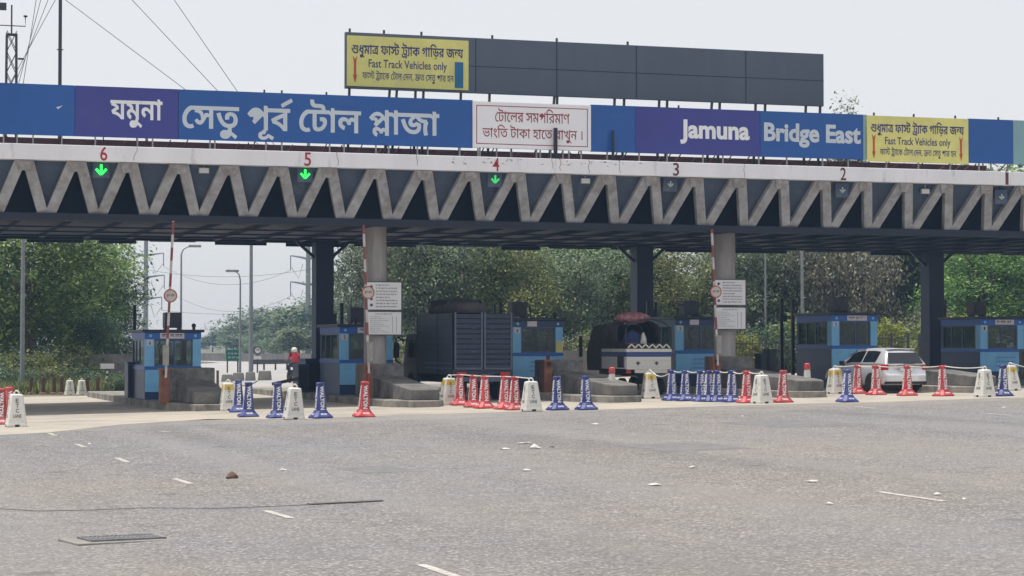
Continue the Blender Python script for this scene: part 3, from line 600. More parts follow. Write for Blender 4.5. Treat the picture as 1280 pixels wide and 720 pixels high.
"422,511 444,518 422,478|612,622 612,543 509,543 509,0 421,0 398,38 370,74 338,107 301,138 261,166 218,190 172,210 124,225 74,235 33,335 97,372 164,407 232,439 302,469 372,495 422,511 422,543 -10,543 -10,622|421,425 393,415 342,396 289,374 238,351 188,326 141,299 176,290 212,277 250,261 287,241 323,218 358,192 389,163 415,131 424,117 424,117 423,140 422,164 421,193|182,-7 166,-5 151,0 138,10 128,22 122,37 119,54 122,71 128,86 138,99 151,109 166,115 182,117 199,115 214,109 227,99 237,86 243,71 245,54 243,37 237,22 227,10 214,0 199,-5",
"421,507 442,514 421,475|617,622 617,538 515,538 515,0 420,0 396,38 368,73 335,105 298,135 259,162 216,185 170,205 123,220 73,230 30,333 94,369 161,404 230,436 300,466 371,492 421,507 421,538 -10,538 -10,622|420,416 392,407 342,388 292,368 243,345 194,321 148,295 182,287 217,274 253,259 289,240 324,218 358,193 388,165 414,135 422,123 421,144 420,168 420,195|180,-8 163,-6 148,0 134,10 124,23 118,38 116,56 118,73 124,89 134,102 148,112 163,118 180,121 197,118 213,112 226,102 236,89 242,73 244,56 242,38 236,23 226,10 213,0 197,-6",
"416,493 434,498 416,464|636,622 636,516 539,516 539,0 412,0 386,35 357,67 323,97 287,123 248,146 207,167 162,184 116,197 67,207 18,323 81,357 149,390 219,422 292,451 363,477 416,493 416,516 -10,516 -10,622|412,377 389,370 347,355 305,339 264,321 222,301 179,281 207,274 237,264 267,252 298,237 327,219 357,199 384,176 410,151 414,147 413,160 413,183 412,206|172,-11 152,-9 135,-2 120,10 109,25 102,42 100,62 102,82 109,99 120,114 135,126 152,133 172,135 191,133 208,126 223,115 234,99 241,82 243,62 241,42 234,25 223,10 208,-2 191,-9",
"559,313 559,331 569,299|363,391 373,380 358,380|561,406 574,395 562,380 561,401|750,622 750,543 647,543 647,0 559,0 559,313 555,319 540,336 524,350 508,361 490,367 471,369 457,368 442,364 429,356 417,344 410,325 407,299 407,289 408,280 409,271 409,263 335,258 331,283 324,305 313,325 301,342 287,356 271,367 254,376 235,380 216,382 192,380 172,372 156,361 145,346 138,329 135,309 139,284 148,262 165,243 187,227 213,212 245,199 216,118 184,129 154,143 127,159 102,178 82,200 65,224 53,251 45,281 43,313 45,342 53,369 65,392 82,413 102,430 125,444 151,454 179,460 208,462 243,460 273,453 301,443 326,427 350,406 363,391 367,401 379,418 396,431 416,441 435,447 456,449 479,447 499,443 518,435 536,424 554,411 561,406 560,423 559,444 559,466 559,543 -10,543 -10,622",
"559,311 559,328 572,292|365,389 376,377 360,379|561,407 576,394 562,379 561,400|756,622 756,538 654,538 654,0 559,0 559,311 558,312 543,329 528,343 512,354 494,360 475,363 462,361 448,357 434,350 423,337 416,319 413,293 414,283 414,274 415,266 416,258 335,253 331,277 324,299 314,318 302,335 288,349 272,360 255,368 237,372 217,374 195,372 176,365 161,354 149,340 142,323 140,304 143,280 153,259 169,240 191,224 217,210 248,198 218,111 184,123 154,137 126,154 101,173 80,195 63,219 50,246 43,276 40,309 43,338 51,365 63,389 80,410 101,427 124,441 151,451 179,457 208,459 243,457 274,451 302,440 327,424 352,403 365,389 369,399 382,417 399,430 418,440 438,446 458,448 481,446 502,441 520,434 538,423 557,410 561,407 560,422 559,443 559,465 559,538 -10,538 -10,622",
"558,295 558,315 585,258 574,276 561,292|376,377 391,363 373,369|560,411 569,404 585,389 563,373 561,395|787,622 787,511 691,511 691,0 558,0 558,295 547,307 532,319 515,326 497,328 487,327 475,323 464,316 454,304 448,287 446,263 446,255 447,247 448,239 449,231 335,224 331,245 324,264 315,282 305,297 293,309 279,319 264,326 246,330 226,332 210,330 195,325 182,318 173,307 168,294 166,279 169,257 179,239 194,224 215,211 238,200 263,191 225,78 187,91 152,106 121,124 94,144 71,167 53,192 40,221 32,251 29,285 32,316 40,345 53,371 71,393 93,411 119,426 147,437 177,444 209,446 246,444 279,437 308,426 335,410 363,389 376,377 382,391 395,409 412,423 431,433 451,439 471,441 494,439 515,435 534,427 552,416 560,411 559,417 558,439 558,461 558,511 -10,511 -10,622",
"506,316 506,346 529,287 511,310|509,398 509,398 531,376 512,375 509,396|697,622 697,543 594,543 594,0 506,0 506,316 494,329 479,345 465,356 452,363 438,365 425,363 413,357 401,346 387,327 375,310 362,287 346,260 329,230 312,203 297,181 281,162 265,147 249,136 231,129 211,124 189,122 171,123 153,127 136,133 120,142 103,154 86,169 69,189 52,212 34,239 101,280 117,254 131,234 144,221 162,210 181,206 197,209 212,216 222,224 233,235 245,250 258,269 272,293 287,321 310,352 327,384 344,409 360,426 377,437 395,444 415,446 435,445 454,439 472,429 490,416 509,398 507,417 506,438 506,459 506,543 -10,543 -10,622|265,266 259,308 252,343 245,372 236,396 225,417 209,433 191,447 168,458 142,467 111,474 76,481 35,486 55,570 112,547 148,540 179,532 207,523 230,513 250,501 267,487 281,471 292,453 301,432 308,408 313,382 316,352",
"503,314 503,341 527,284 510,306|506,399 507,398 527,378 509,376 506,397|701,622 701,538 598,538 598,0 503,0 503,314 494,325 479,339 459,354 440,359 427,357 415,351 403,340 389,321 378,304 364,282 349,254 331,225 314,199 298,177 283,158 267,144 250,133 232,125 212,121 190,119 172,120 154,124 136,130 119,139 102,151 86,166 68,185 51,209 33,236 104,280 119,255 133,236 145,223 163,212 182,208 198,211 212,217 222,225 233,236 244,251 256,269 270,293 285,321 309,351 326,383 343,407 359,424 376,436 394,442 414,445 434,443 453,437 470,428 488,415 506,399 505,418 504,438 503,459 503,538 -10,538 -10,622|261,263 255,304 248,339 241,368 233,392 221,412 206,428 188,442 166,453 139,461 109,468 74,475 34,480 56,569 116,544 151,537 183,529 210,520 233,510 252,498 269,484 283,468 294,450 302,429 309,406 314,379 317,349",
"492,401 492,401 509,385 494,381 492,400|718,622 718,511 623,511 623,0 490,0 490,315 515,272 502,288 490,300 478,311 462,321 447,324 436,322 425,317 414,307 401,289 390,273 377,252 360,225 342,198 324,174 307,154 290,137 273,124 256,114 237,108 216,104 194,103 174,104 155,107 136,113 117,121 99,133 81,148 63,168 46,192 28,221 120,278 133,259 144,244 154,233 169,223 187,219 200,221 212,225 224,235 238,253 250,270 263,292 278,320 303,346 320,376 337,399 354,416 371,427 391,433 413,436 430,434 446,430 461,423 476,414 492,401 491,420 490,441 490,461 490,511 -10,511 -10,622|242,246 236,284 229,317 223,344 215,366 203,385 190,400 172,413 150,423 126,432 97,438 63,444 25,449 62,565 134,528 169,521 200,513 226,504 247,494 266,482 281,469 293,453 302,435 309,415 315,391 319,365 322,335",
"292,142 252,136 255,153 286,144|246,497 297,494 341,485 377,470 408,451 432,428 450,403 463,376 471,348 473,320 467,270 448,227 417,191 374,164 319,146 292,142 318,132 351,117 384,101 418,83 451,64 484,43 517,20 549,-4 498,-64 459,-37 422,-11 387,12 353,33 318,52 284,69 249,85 212,100 175,113 135,125 92,136 46,147 62,223 85,217 108,212 130,208 153,206 179,204 206,204 249,205 285,211 314,220 337,232 355,246 368,262 377,279 382,298 384,316 380,347 367,372 347,393 320,408 289,417 252,420 231,420 212,417 197,414 178,406 166,394 160,380 157,363 158,356 159,347 161,340 163,333 80,317 76,333 72,349 69,365 69,380 71,403 79,424 91,443 108,459 129,473 153,483 181,491 212,496|169,458 164,478 154,497 139,514 120,529 96,541 67,549 101,594 147,582 181,566 208,550 229,532 243,511 253,488 258,461|548,622 548,543 -10,543 -10,622",
"305,140 262,133 261,154 293,145|249,495 301,492 345,483 383,468 413,449 438,426 456,400 469,373 477,345 480,317 474,267 455,224 424,189 381,162 327,144 305,140 325,133 357,119 391,103 424,86 457,67 490,46 523,24 554,1 501,-65 463,-38 427,-14 392,9 357,29 322,48 287,65 251,81 214,95 176,109 135,120 92,131 46,142 63,222 86,216 109,212 131,208 154,205 179,204 206,203 248,205 284,210 313,219 336,230 354,244 367,260 376,277 381,295 383,314 379,343 367,368 348,388 322,402 291,411 256,414 235,413 217,411 202,408 184,400 172,389 166,375 163,359 164,351 165,343 167,336 169,329 80,313 75,329 71,346 69,362 68,377 70,401 78,422 90,441 107,457 129,470 154,481 182,489 214,494|165,453 160,474 150,492 135,510 116,524 92,536 63,544 104,589 150,577 184,562 211,545 232,527 246,507 256,483 261,456|554,622 554,538 -10,538 -10,622",
"283,622 283,543 180,543 180,0 92,0 92,464 83,485 71,504 57,520 40,533 20,541 -3,543 -10,543 -10,622 6,622 22,620 38,615 55,607 70,595 84,579 96,559 95,567 94,582 93,599 92,613 92,688 157,688 179,622",
"288,622 288,538 186,538 186,0 91,0 91,461 82,482 70,500 56,516 40,528 20,536 -3,538 -10,538 -10,622 7,622 22,620 38,616 54,608 70,596 83,580 95,559 94,567 93,582 92,599 91,613 91,688 163,688 185,622",
"310,622 310,516 213,516 213,0 87,0 87,446 78,466 66,483 53,497 36,507 17,514 -5,516 -10,516 -10,622 10,622 32,619 53,610 67,599 79,582 91,559 90,567 88,582 87,599 87,613 87,688 189,688 212,622",
"315,622 315,511 219,511 219,0 86,0 86,444 77,463 65,479 52,493 36,503 17,509 -5,511 -10,511 -10,622 10,622 32,619 53,610 66,599 78,582 90,559 89,568 87,582 86,599 86,613 86,688 195,688 218,622",
"283,622 283,543 180,543 180,0 92,0 92,543 -10,543 -10,622 83,622 72,635 61,648 50,662 39,676 29,690 20,704 45,745 71,782 98,816 127,845 158,870 192,890 230,905 272,914 318,917 352,916 386,912 418,905 449,896 481,884 512,869 544,853 577,833 610,812 644,788 679,762 716,735 669,674 623,708 581,739 542,765 506,787 470,805 437,819 403,829 367,835 331,837 297,835 266,828 238,818 213,804 190,787 170,766 151,744 134,719 118,692 128,676 140,659 149,647 159,634 170,622",
"310,622 310,516 213,516 213,0 87,0 87,516 -10,516 -10,622 87,622 76,635 64,648 52,663 40,678 30,692 20,705 52,754 84,796 116,830 148,858 182,880 217,897 255,908 295,915 337,917 369,916 400,913 430,909 460,902 490,892 521,880 554,865 589,848 626,827 666,804 710,777 757,747 692,662 641,694 596,723 555,747 518,767 484,783 451,795 419,804 386,809 351,811 321,809 293,803 268,793 245,779 225,764 206,747 190,728 175,709 161,688 171,672 182,655 195,637 208,622",
"-181,-50 -157,-57 -118,-74 -78,-94 -39,-118 2,-146 45,-177 89,-211 39,-271 -3,-236 -43,-205 -81,-179 -116,-156 -151,-138 -184,-123 -189,-121 -188,-117 -185,-102 -182,-79 -181,-59|-290,-266 -309,-265 -330,-261 -351,-254 -372,-245 -391,-233 -407,-217 -420,-198 -428,-176 -430,-149 -426,-117 -413,-89 -391,-66 -361,-49 -324,-39 -279,-35 -237,-38 -197,-45 -181,-50 -181,10 -93,10 -93,-43 -94,-63 -96,-85 -100,-109 -106,-134 -115,-159 -127,-183 -142,-206 -162,-225 -186,-242 -215,-256 -250,-263",
"-213,-30 -208,-31 -166,-42 -125,-56 -84,-75 -42,-98 0,-125 44,-156 91,-191 22,-271 -16,-237 -54,-208 -90,-182 -125,-160 -158,-141 -191,-127 -221,-118 -217,-99 -214,-79 -213,-60|-304,-266 -327,-265 -350,-260 -373,-254 -396,-244 -416,-231 -434,-214 -448,-195 -456,-171 -459,-143 -454,-109 -441,-80 -418,-56 -386,-37 -346,-26 -298,-23 -252,-25 -213,-30 -213,15 -87,15 -87,-34 -88,-56 -90,-80 -94,-106 -101,-132 -111,-157 -124,-182 -141,-205 -163,-225 -190,-242 -222,-255 -260,-263",
"-219,-28 -210,-29 -167,-39 -126,-54 -85,-72 -43,-95 -1,-121 44,-152 91,-188 20,-271 -18,-238 -55,-208 -91,-182 -126,-160 -160,-142 -192,-128 -224,-118 -226,-118 -222,-99 -220,-79 -219,-60|-306,-266 -329,-265 -353,-260 -377,-253 -400,-244 -421,-230 -439,-214 -453,-194 -461,-170 -464,-142 -459,-108 -445,-78 -422,-54 -390,-35 -350,-24 -301,-21 -254,-23 -219,-28 -219,16 -86,16 -86,-33 -87,-55 -89,-79 -93,-105 -100,-131 -110,-157 -123,-181 -141,-204 -163,-225 -190,-242 -222,-255 -261,-263",
"-194,-261 -221,-260 -246,-255 -270,-248 -292,-238 -311,-224 -327,-208 -338,-187 -345,-163 -348,-135 -343,-104 -331,-77 -310,-55 -283,-39 -252,-28 -219,-23 -219,18 -86,18 -86,-43 -136,-109 -143,-108 -153,-108 -163,-107 -172,-107 -194,-109 -210,-114 -220,-123 -224,-137 -220,-151 -210,-161 -195,-167 -177,-169 -148,-166 -121,-158 -97,-144 -74,-126 -54,-108 -35,-88 -1,-100 32,-113 64,-128 97,-144 130,-161 163,-179 106,-271 82,-256 60,-242 39,-229 19,-218 1,-208 -16,-199 -32,-211 -48,-222 -64,-232 -81,-241 -100,-248 -120,-254 -142,-258 -167,-260",
"200,547 232,565 273,582 209,547|366,622 366,543 339,543 318,536 295,525 272,511 250,493 228,473 207,451 188,425 171,397 157,367 146,334 140,299 138,262 140,219 147,182 158,152 173,127 191,108 210,94 231,84 252,79 272,77 294,78 313,81 331,88 352,99 390,30 371,18 352,9 331,3 310,-2 289,-4 268,-5 227,-1 188,9 153,28 123,52 97,83 76,120 60,162 51,208 48,260 51,311 61,360 78,404 100,446 127,483 159,515 194,543 200,547 191,546 171,544 148,544 123,543 -10,543 -10,622",
"193,541 228,561 269,578 205,542|373,622 373,538 341,538 320,530 297,518 275,504 252,487 231,467 211,445 192,420 176,393 163,363 152,331 146,298 144,262 146,220 153,184 164,155 179,131 196,112 215,98 235,89 256,84 276,82 297,83 316,86 334,93 355,103 394,30 375,18 355,9 335,3 314,-2 293,-4 271,-5 229,-1 190,9 154,27 123,52 96,82 75,119 60,161 50,208 47,260 50,310 60,358 76,402 98,442 124,479 155,511 190,539 193,541 187,540 167,539 144,538 118,538 -10,538 -10,622",
"565,310 560,321 550,338 539,353 528,368 624,378 601,347 577,321|748,622 748,516 398,516 398,382 400,367 404,355 412,347 425,344 440,346 455,354 470,366 486,382 497,395 509,409 520,424 631,445 652,412 669,379 682,346 692,313 697,277 699,240 696,200 686,162 669,128 646,97 616,71 579,49 536,33 487,24 431,20 388,23 346,29 305,40 265,56 227,78 191,105 157,140 125,182 94,231 66,289 40,356 17,432 137,465 161,390 186,325 213,271 242,226 273,190 307,164 343,145 381,134 421,131 466,134 504,145 534,164 556,189 569,219 574,256 572,280 568,302 565,310 552,298 528,279 504,264 479,252 454,243 429,238 403,237 383,238 364,241 347,246 332,253 318,262 306,273 296,287 287,303 281,321 276,343 273,369 272,399 272,516 -10,516 -10,622|371,-174 351,-172 334,-165 319,-153 308,-138 301,-121 298,-101 301,-81 308,-64 319,-48 334,-37 351,-30 371,-27 390,-30 407,-37 422,-48 433,-63 440,-81 442,-101 440,-121 433,-138 422,-153 407,-165 390,-172",
"-303,744 45,917 96,823 -247,644",
"190,471 222,470 251,465 279,458 305,447 331,434 357,418 383,400 410,379 438,356 368,278 343,301 318,321 292,338 266,351 240,359 213,362 192,360 176,352 165,339 161,320 165,302 175,286 186,277 201,269 220,261 164,155 126,174 93,198 66,225 46,257 35,290 31,325 33,356 41,383 54,407 71,427 91,443 114,455 139,464 164,469|-10,516 -10,622 384,622 384,516",
"237,538 202,538 261,559 239,540|130,538 132,540 148,559 154,538|275,622 275,538 237,538 220,521 205,504 193,487 185,470 178,453 175,436 172,416 171,394 172,371 175,348 180,324 185,300 191,275 196,249 201,223 204,197 205,170 204,145 201,121 196,98 189,76 179,55 165,36 148,18 127,1 101,-15 71,-29 35,-41 -6,-52 -30,30 8,40 38,52 61,65 78,80 91,96 100,114 105,132 108,151 109,172 108,198 105,223 101,248 95,273 90,297 84,321 79,345 76,369 75,392 76,415 79,436 82,454 88,472 96,489 106,505 118,522 130,538 -10,538 -10,622",
"252,516 213,516 272,535 254,518|117,516 119,519 133,535 123,516|292,622 292,516 252,516 239,502 226,487 216,472 208,457 202,442 197,418 195,391 196,369 199,346 203,323 209,299 215,275 220,250 225,226 228,201 229,177 228,150 225,125 220,101 212,79 200,58 186,38 167,20 144,3 116,-13 84,-27 45,-40 1,-52 -27,52 7,62 35,73 57,85 73,98 85,112 93,127 99,151 101,178 100,203 98,228 93,251 87,275 82,298 76,321 71,344 68,367 67,391 68,411 70,429 74,445 80,460 87,475 96,490 107,504 117,516 -10,516 -10,622",
"697,622 697,538 296,538 296,226 297,201 298,182 301,168 306,153 313,142 326,132 343,126 365,123 388,125 410,131 432,140 452,152 471,167 489,184 506,202 519,222 530,242 538,263 543,284 545,305 541,330 530,348 518,356 502,361 482,363 469,363 456,361 443,359 432,357 419,440 439,445 460,448 482,450 506,451 532,449 556,444 578,436 596,424 612,409 624,390 633,369 638,344 640,316 638,290 634,265 627,240 618,216 607,194 593,172 578,151 561,132 543,114 517,93 489,75 459,59 427,48 394,41 359,39 332,40 309,44 289,50 271,58 256,67 243,78 231,92 222,108 213,126 206,150 202,180 201,217 201,538 -10,538 -10,622|501,622 498,645 492,663 482,676 468,685 449,691 424,693 337,693 294,694 258,698 228,704 204,712 182,723 163,737 149,752 136,769 127,788 121,809 117,832 115,857 116,871 117,884 118,897 120,912 211,906 210,896 209,888 208,879 208,871 209,851 212,832 218,817 227,805 243,792 263,784 281,780 304,778 332,777 411,777 445,776 474,774 498,769 518,762 536,752 552,739 563,726 572,711 580,693 585,673 588,649 590,622|592,-188 499,-188 489,-165 475,-146 459,-131 439,-120 417,-114 393,-112 366,-113 338,-116 319,-118 300,-121 281,-124 261,-127 240,-128 219,-129 198,-128 176,-125 154,-120 133,-113 114,-103 95,-91 78,-75 64,-56 52,-33 43,-7 37,24 35,59 36,87 39,113 43,136 47,154 140,142 136,124 133,104 131,84 130,64 131,39 135,18 142,0 151,-14 162,-25 176,-33 191,-39 208,-43 227,-44 252,-43 278,-39 295,-36 313,-33 330,-31 357,-28 384,-27 404,-28 424,-32 443,-39 462,-49 480,-63 497,-81 497,22 497,42 498,67 500,94 502,120 592,198",
"717,622 717,516 326,516 326,236 327,206 330,185 335,171 342,161 354,152 369,147 389,145 407,147 425,151 443,158 460,167 478,180 495,195 509,209 521,225 530,240 537,257 541,273 542,290 539,308 530,322 514,332 490,335 477,335 466,334 455,332 446,331 428,435 450,439 472,443 495,445 522,446 554,444 582,438 605,428 625,415 640,399 652,381 661,360 666,337 667,312 666,287 662,263 656,240 648,218 638,197 627,177 613,157 598,139 581,122 554,98 523,78 491,61 456,49 419,41 381,39 349,40 321,43 299,49 280,57 264,66 249,78 236,92 224,109 214,130 206,157 201,192 199,236 199,516 -10,516 -10,622|498,622 496,641 491,657 482,668 469,676 451,680 428,682 351,682 305,683 264,688 230,696 201,707 177,721 157,739 145,754 135,770 128,788 123,809 120,831 119,854 120,869 120,882 122,896 124,912 244,904 243,896 243,888 242,881 242,874 243,854 247,837 253,822 262,809 275,800 291,793 306,790 325,789 348,788 427,788 463,787 494,784 520,779 541,772 561,761 578,748 589,734 599,717 607,699 613,677 616,651 618,622|620,-185 496,-185 486,-166 473,-151 456,-139 436,-131 412,-126 385,-125 362,-126 337,-129 318,-131 299,-134 279,-137 258,-140 236,-141 212,-142 191,-141 170,-138 148,-133 127,-126 106,-116 87,-103 70,-87 55,-68 43,-45 33,-18 28,14 26,50 27,77 29,102 33,125 37,147 157,133 154,116 151,98 149,80 149,64 150,42 154,23 160,7 168,-6 179,-17 191,-25 212,-32 236,-35 261,-33 284,-30 305,-26 327,-22 351,-19 378,-18 400,-19 422,-23 443,-31 462,-41 479,-55 494,-72 494,0 494,24 495,52 497,80 499,102 620,223",
"498,504 526,503 550,500 570,495 587,489 603,481 618,471 630,460 641,447 650,431 656,411 660,386 661,357 661,0 535,0 523,22 509,38 493,49 474,56 454,60 432,61 412,60 392,59 373,57 353,54 333,51 313,48 291,46 269,44 245,44 221,45 197,47 173,51 149,57 125,66 104,79 84,95 66,115 52,140 41,170 35,205 32,247 33,268 36,292 40,316 44,339 166,322 163,308 161,292 159,274 158,256 160,228 165,206 174,188 186,175 199,165 215,158 239,153 264,151 286,152 306,153 324,156 349,160 373,164 397,167 423,168 446,167 467,163 486,156 505,146 521,132 535,114 535,351 534,367 532,379 528,387 521,393 514,398 506,400 496,402 484,402 466,400 448,395 431,388 415,380 398,368 386,356 378,344 376,331 377,322 383,315 392,311 407,309 415,309 424,310 433,311 441,312 454,220 439,216 421,213 399,211 373,211 341,213 312,221 287,235 268,254 257,280 253,311 255,334 262,356 272,379 286,401 304,421 325,441 348,458 374,473 402,486 432,496 464,502|758,622 758,516 -10,516 -10,622",
"164,462 157,456 136,437 114,415 112,434 129,445 146,454 162,461|302,629 335,627 367,620 398,609 429,593 461,572 494,546 528,515 564,480 602,439 547,350 527,375 507,398 488,420 468,440 448,458 428,473 407,487 386,498 365,507 343,513 321,517 298,518 274,517 252,513 232,507 213,497 194,486 176,472 164,462 178,467 196,470 215,471 237,469 258,462 277,451 292,435 302,413 305,385 304,374 302,362 300,351 297,342 176,292 190,305 202,318 210,333 213,351 210,367 200,378 186,385 170,387 155,386 141,382 127,377 112,369 13,457 45,493 76,525 106,553 135,576 165,595 196,610 228,621 264,627|540,434 249,196 164,283 236,342 271,351 281,363 292,374 303,385 314,395 325,405 335,412 467,516|776,622 776,511 680,511 680,205 547,220 547,392 553,465 551,487 549,511 547,537 547,562 547,688 656,688 679,622|549,157 551,155 566,141 581,124 550,136 549,154|547,49 547,106 562,21 556,35 548,48|274,201 306,199 334,193 358,184 380,171 401,156 420,138 429,152 439,163 450,171 468,178 488,180 506,179 522,174 537,166 549,157 548,172 547,189 547,207 547,228 680,225 680,-43 547,-43 547,49 538,61 521,75 504,79 495,77 487,71 481,61 479,47 480,41 480,34 481,27 482,22 371,16 366,40 358,60 345,76 330,88 314,95 295,97 279,95 267,89 261,80 259,69 261,54 270,42 280,35 293,27 311,20 268,-79 228,-62 195,-41 168,-17 148,11 136,43 132,79 136,112 148,141 170,166 198,186 233,197",
"190,119 172,120 154,124 136,130 119,139 102,151 86,166 68,185 51,209 33,236 104,280 119,255 133,236 145,223 163,212 182,208 198,211 212,217 222,225 233,236 244,251 256,269 270,293 285,321 309,351 327,384 344,408 360,425 376,436 395,443 414,445 434,443 453,437 470,428 488,415 507,398 527,378 535,336 526,286 509,307 494,325 479,339 459,354 440,359 427,357 415,351 403,340 389,321 378,304 364,282 349,254 331,225 314,199 298,177 283,158 267,144 250,133 232,125 212,121|261,263 255,304 248,339 241,368 233,392 221,412 206,428 188,442 166,453 139,461 109,468 74,475 34,480 56,569 116,544 151,537 183,529 210,520 233,510 252,498 269,484 283,468 294,450 302,429 309,406 314,379 317,349|999,622 999,538 599,538 599,210 599,185 601,166 603,152 609,137 615,126 629,116 646,109 667,107 691,109 713,114 735,124 755,136 774,150 792,167 808,186 822,205 833,226 841,247 846,268 847,289 844,313 833,332 821,340 805,345 785,347 772,346 759,345 747,343 735,341 721,424 742,428 762,432 784,434 808,435 835,433 859,428 881,419 899,408 914,392 927,374 935,352 941,328 943,299 940,261 930,225 915,189 896,155 873,125 846,98 820,77 792,58 762,43 730,32 697,25 662,23 635,24 611,27 591,33 574,41 559,51 545,62 534,75 524,91 516,110 509,133 505,163 504,201 504,352 507,379 506,399 505,420 504,443 504,467 504,538 -10,538 -10,622|803,622 801,645 795,663 785,676 771,685 752,691 727,693 639,693 597,694 561,698 531,704 506,712 485,723 466,737 451,752 439,769 430,788 423,809 419,832 418,857 418,871 419,884 421,897 423,912 514,906 512,896 511,888 511,879 510,871 512,851 515,832 521,817 530,805 545,792 566,784 584,780 607,778 635,777 713,777 747,776 776,774 800,769 821,762 839,752 855,739 866,726 875,711 882,693 888,673 891,649 893,622",
"193,105 174,106 155,110 136,115 118,124 100,136 82,151 64,170 47,194 29,223 118,278 131,258 142,242 153,231 168,221 186,217 199,219 212,224 224,234 239,252 251,270 264,292 279,320 304,347 322,377 339,401 355,417 372,428 391,435 413,437 431,436 447,431 463,424 478,414 495,400 513,384 529,325 517,275 503,291 490,305 479,316 462,326 446,330 434,328 424,323 412,312 399,295 388,278 375,257 358,230 340,202 323,178 306,158 289,141 272,128 255,118 236,111 216,107|245,248 239,287 232,320 226,348 218,371 206,390 192,405 174,418 153,428 128,437 99,443 65,449 26,454 61,566 130,531 166,524 197,516 223,507 245,497 263,485 278,472 291,456 301,438 308,418 314,394 318,368 321,338|1009,622 1009,516 618,516 618,218 619,187 622,166 627,152 634,142 645,134 661,128 681,127 700,128 719,132 736,139 753,149 770,161 787,176 801,191 813,206 822,222 829,238 833,254 834,271 831,289 822,304 806,313 782,316 770,316 758,315 747,314 738,312 720,416 742,421 764,424 787,427 814,427 846,425 874,419 897,410 916,397 932,381 944,362 952,341 957,318 959,293 957,257 949,222 936,189 918,158 897,130 873,103 846,79 815,59 783,43 748,30 711,23 673,20 641,22 613,25 591,30 572,38 556,48 541,59 528,73 516,91 506,112 498,139 493,174 491,217 491,378 494,389 493,412 492,436 491,460 491,482 491,516 -10,516 -10,622|790,622 788,641 783,657 774,668 761,676 743,680 720,682 643,682 597,683 556,688 522,696 493,707 469,721 449,739 437,754 427,770 420,788 415,809 412,831 411,854 411,869 412,882 414,896 416,912 536,904 535,896 535,888 534,881 534,874 535,854 538,837 545,822 554,809 567,800 583,793 597,790 616,789 640,788 719,788 755,787 786,784 812,779 833,772 853,761 870,748 881,734 891,717 899,699 905,677 908,651 910,622",
"366,622 366,543 339,543 318,536 295,525 272,511 250,493 228,473 207,451 188,425 171,397 157,367 146,334 140,299 138,262 140,219 147,182 158,152 173,127 191,108 210,94 231,84 252,79 272,77 294,78 313,81 331,88 352,99 390,30 371,18 352,9 331,3 310,-2 289,-4 268,-5 226,-1 188,9 153,28 122,52 97,83 76,120 60,162 51,208 48,260 50,308 58,352 71,393 89,431 109,466 133,498 159,527 187,552 217,575 248,594 278,609 308,622",
"373,622 373,538 341,538 320,530 297,518 275,504 252,487 231,467 211,445 192,420 176,393 163,363 152,331 146,298 144,262 146,220 153,184 164,155 179,131 196,112 215,98 235,89 256,84 276,82 297,83 316,86 334,93 355,103 394,30 375,18 355,9 335,3 314,-2 292,-4 271,-5 228,-1 189,9 154,27 123,52 96,82 75,119 60,161 50,208 47,260 50,306 57,350 70,391 87,428 107,463 130,495 156,524 184,550 213,573 244,592 274,609 305,622",
"409,622 409,511 352,511 330,499 308,485 287,470 267,452 248,434 231,414 216,392 203,369 192,344 184,319 179,291 178,263 180,226 186,195 196,169 209,149 224,133 241,122 259,115 276,110 294,109 312,110 329,112 348,118 368,127 418,27 396,16 375,7 353,1 332,-2 309,-4 286,-5 239,-2 196,9 157,25 123,49 95,79 72,115 56,158 46,206 43,260 45,300 51,339 62,376 76,413 94,447 114,479 138,509 164,537 193,562 224,585 256,605 290,622",
"676,512 672,517 659,529 643,540 712,559|474,629 500,627 523,621 543,610 562,596 579,577 594,555 640,610 737,625 760,604 781,582 798,557 811,530 819,499 822,465 819,430 810,399 795,369 774,341 750,316 720,294 688,273 652,255 614,239 570,344 604,358 634,374 660,391 680,410 692,434 696,461 693,484 683,505 676,512 633,456 540,451 536,470 529,488 521,502 510,514 496,520 480,523 466,521 455,516 445,508 439,498 435,486 434,473 437,453 446,437 461,424 482,415 509,409 541,405 529,293 487,298 451,307 421,322 396,340 377,361 363,385 353,412 347,441 345,470 347,502 352,530 362,555 375,577 390,595 408,610 429,620 451,627|249,629 276,627 301,620 324,609 345,594 364,574 379,551 391,524 398,493 400,457 398,433 393,408 384,382 371,358 353,337 331,318 304,304 271,296 233,293 221,404 252,408 276,415 291,425 305,443 310,466 305,491 293,509 280,516 264,521 244,523 226,522 210,520 195,517 178,513 166,620 189,624 209,627 229,628|537,19 463,23 393,35 327,55 264,84 206,123 152,173 102,234 57,307 16,393 131,437 164,367 200,307 238,257 279,216 324,183 371,159 422,142 477,132 536,129 581,131 620,140 654,153 681,171 697,194 702,222 700,243 692,262 678,278 661,292 642,303 620,312 736,362 762,343 785,321 805,297 820,270 829,240 832,208 828,172 816,139 797,109 770,83 736,61 695,43 648,30 596,22",
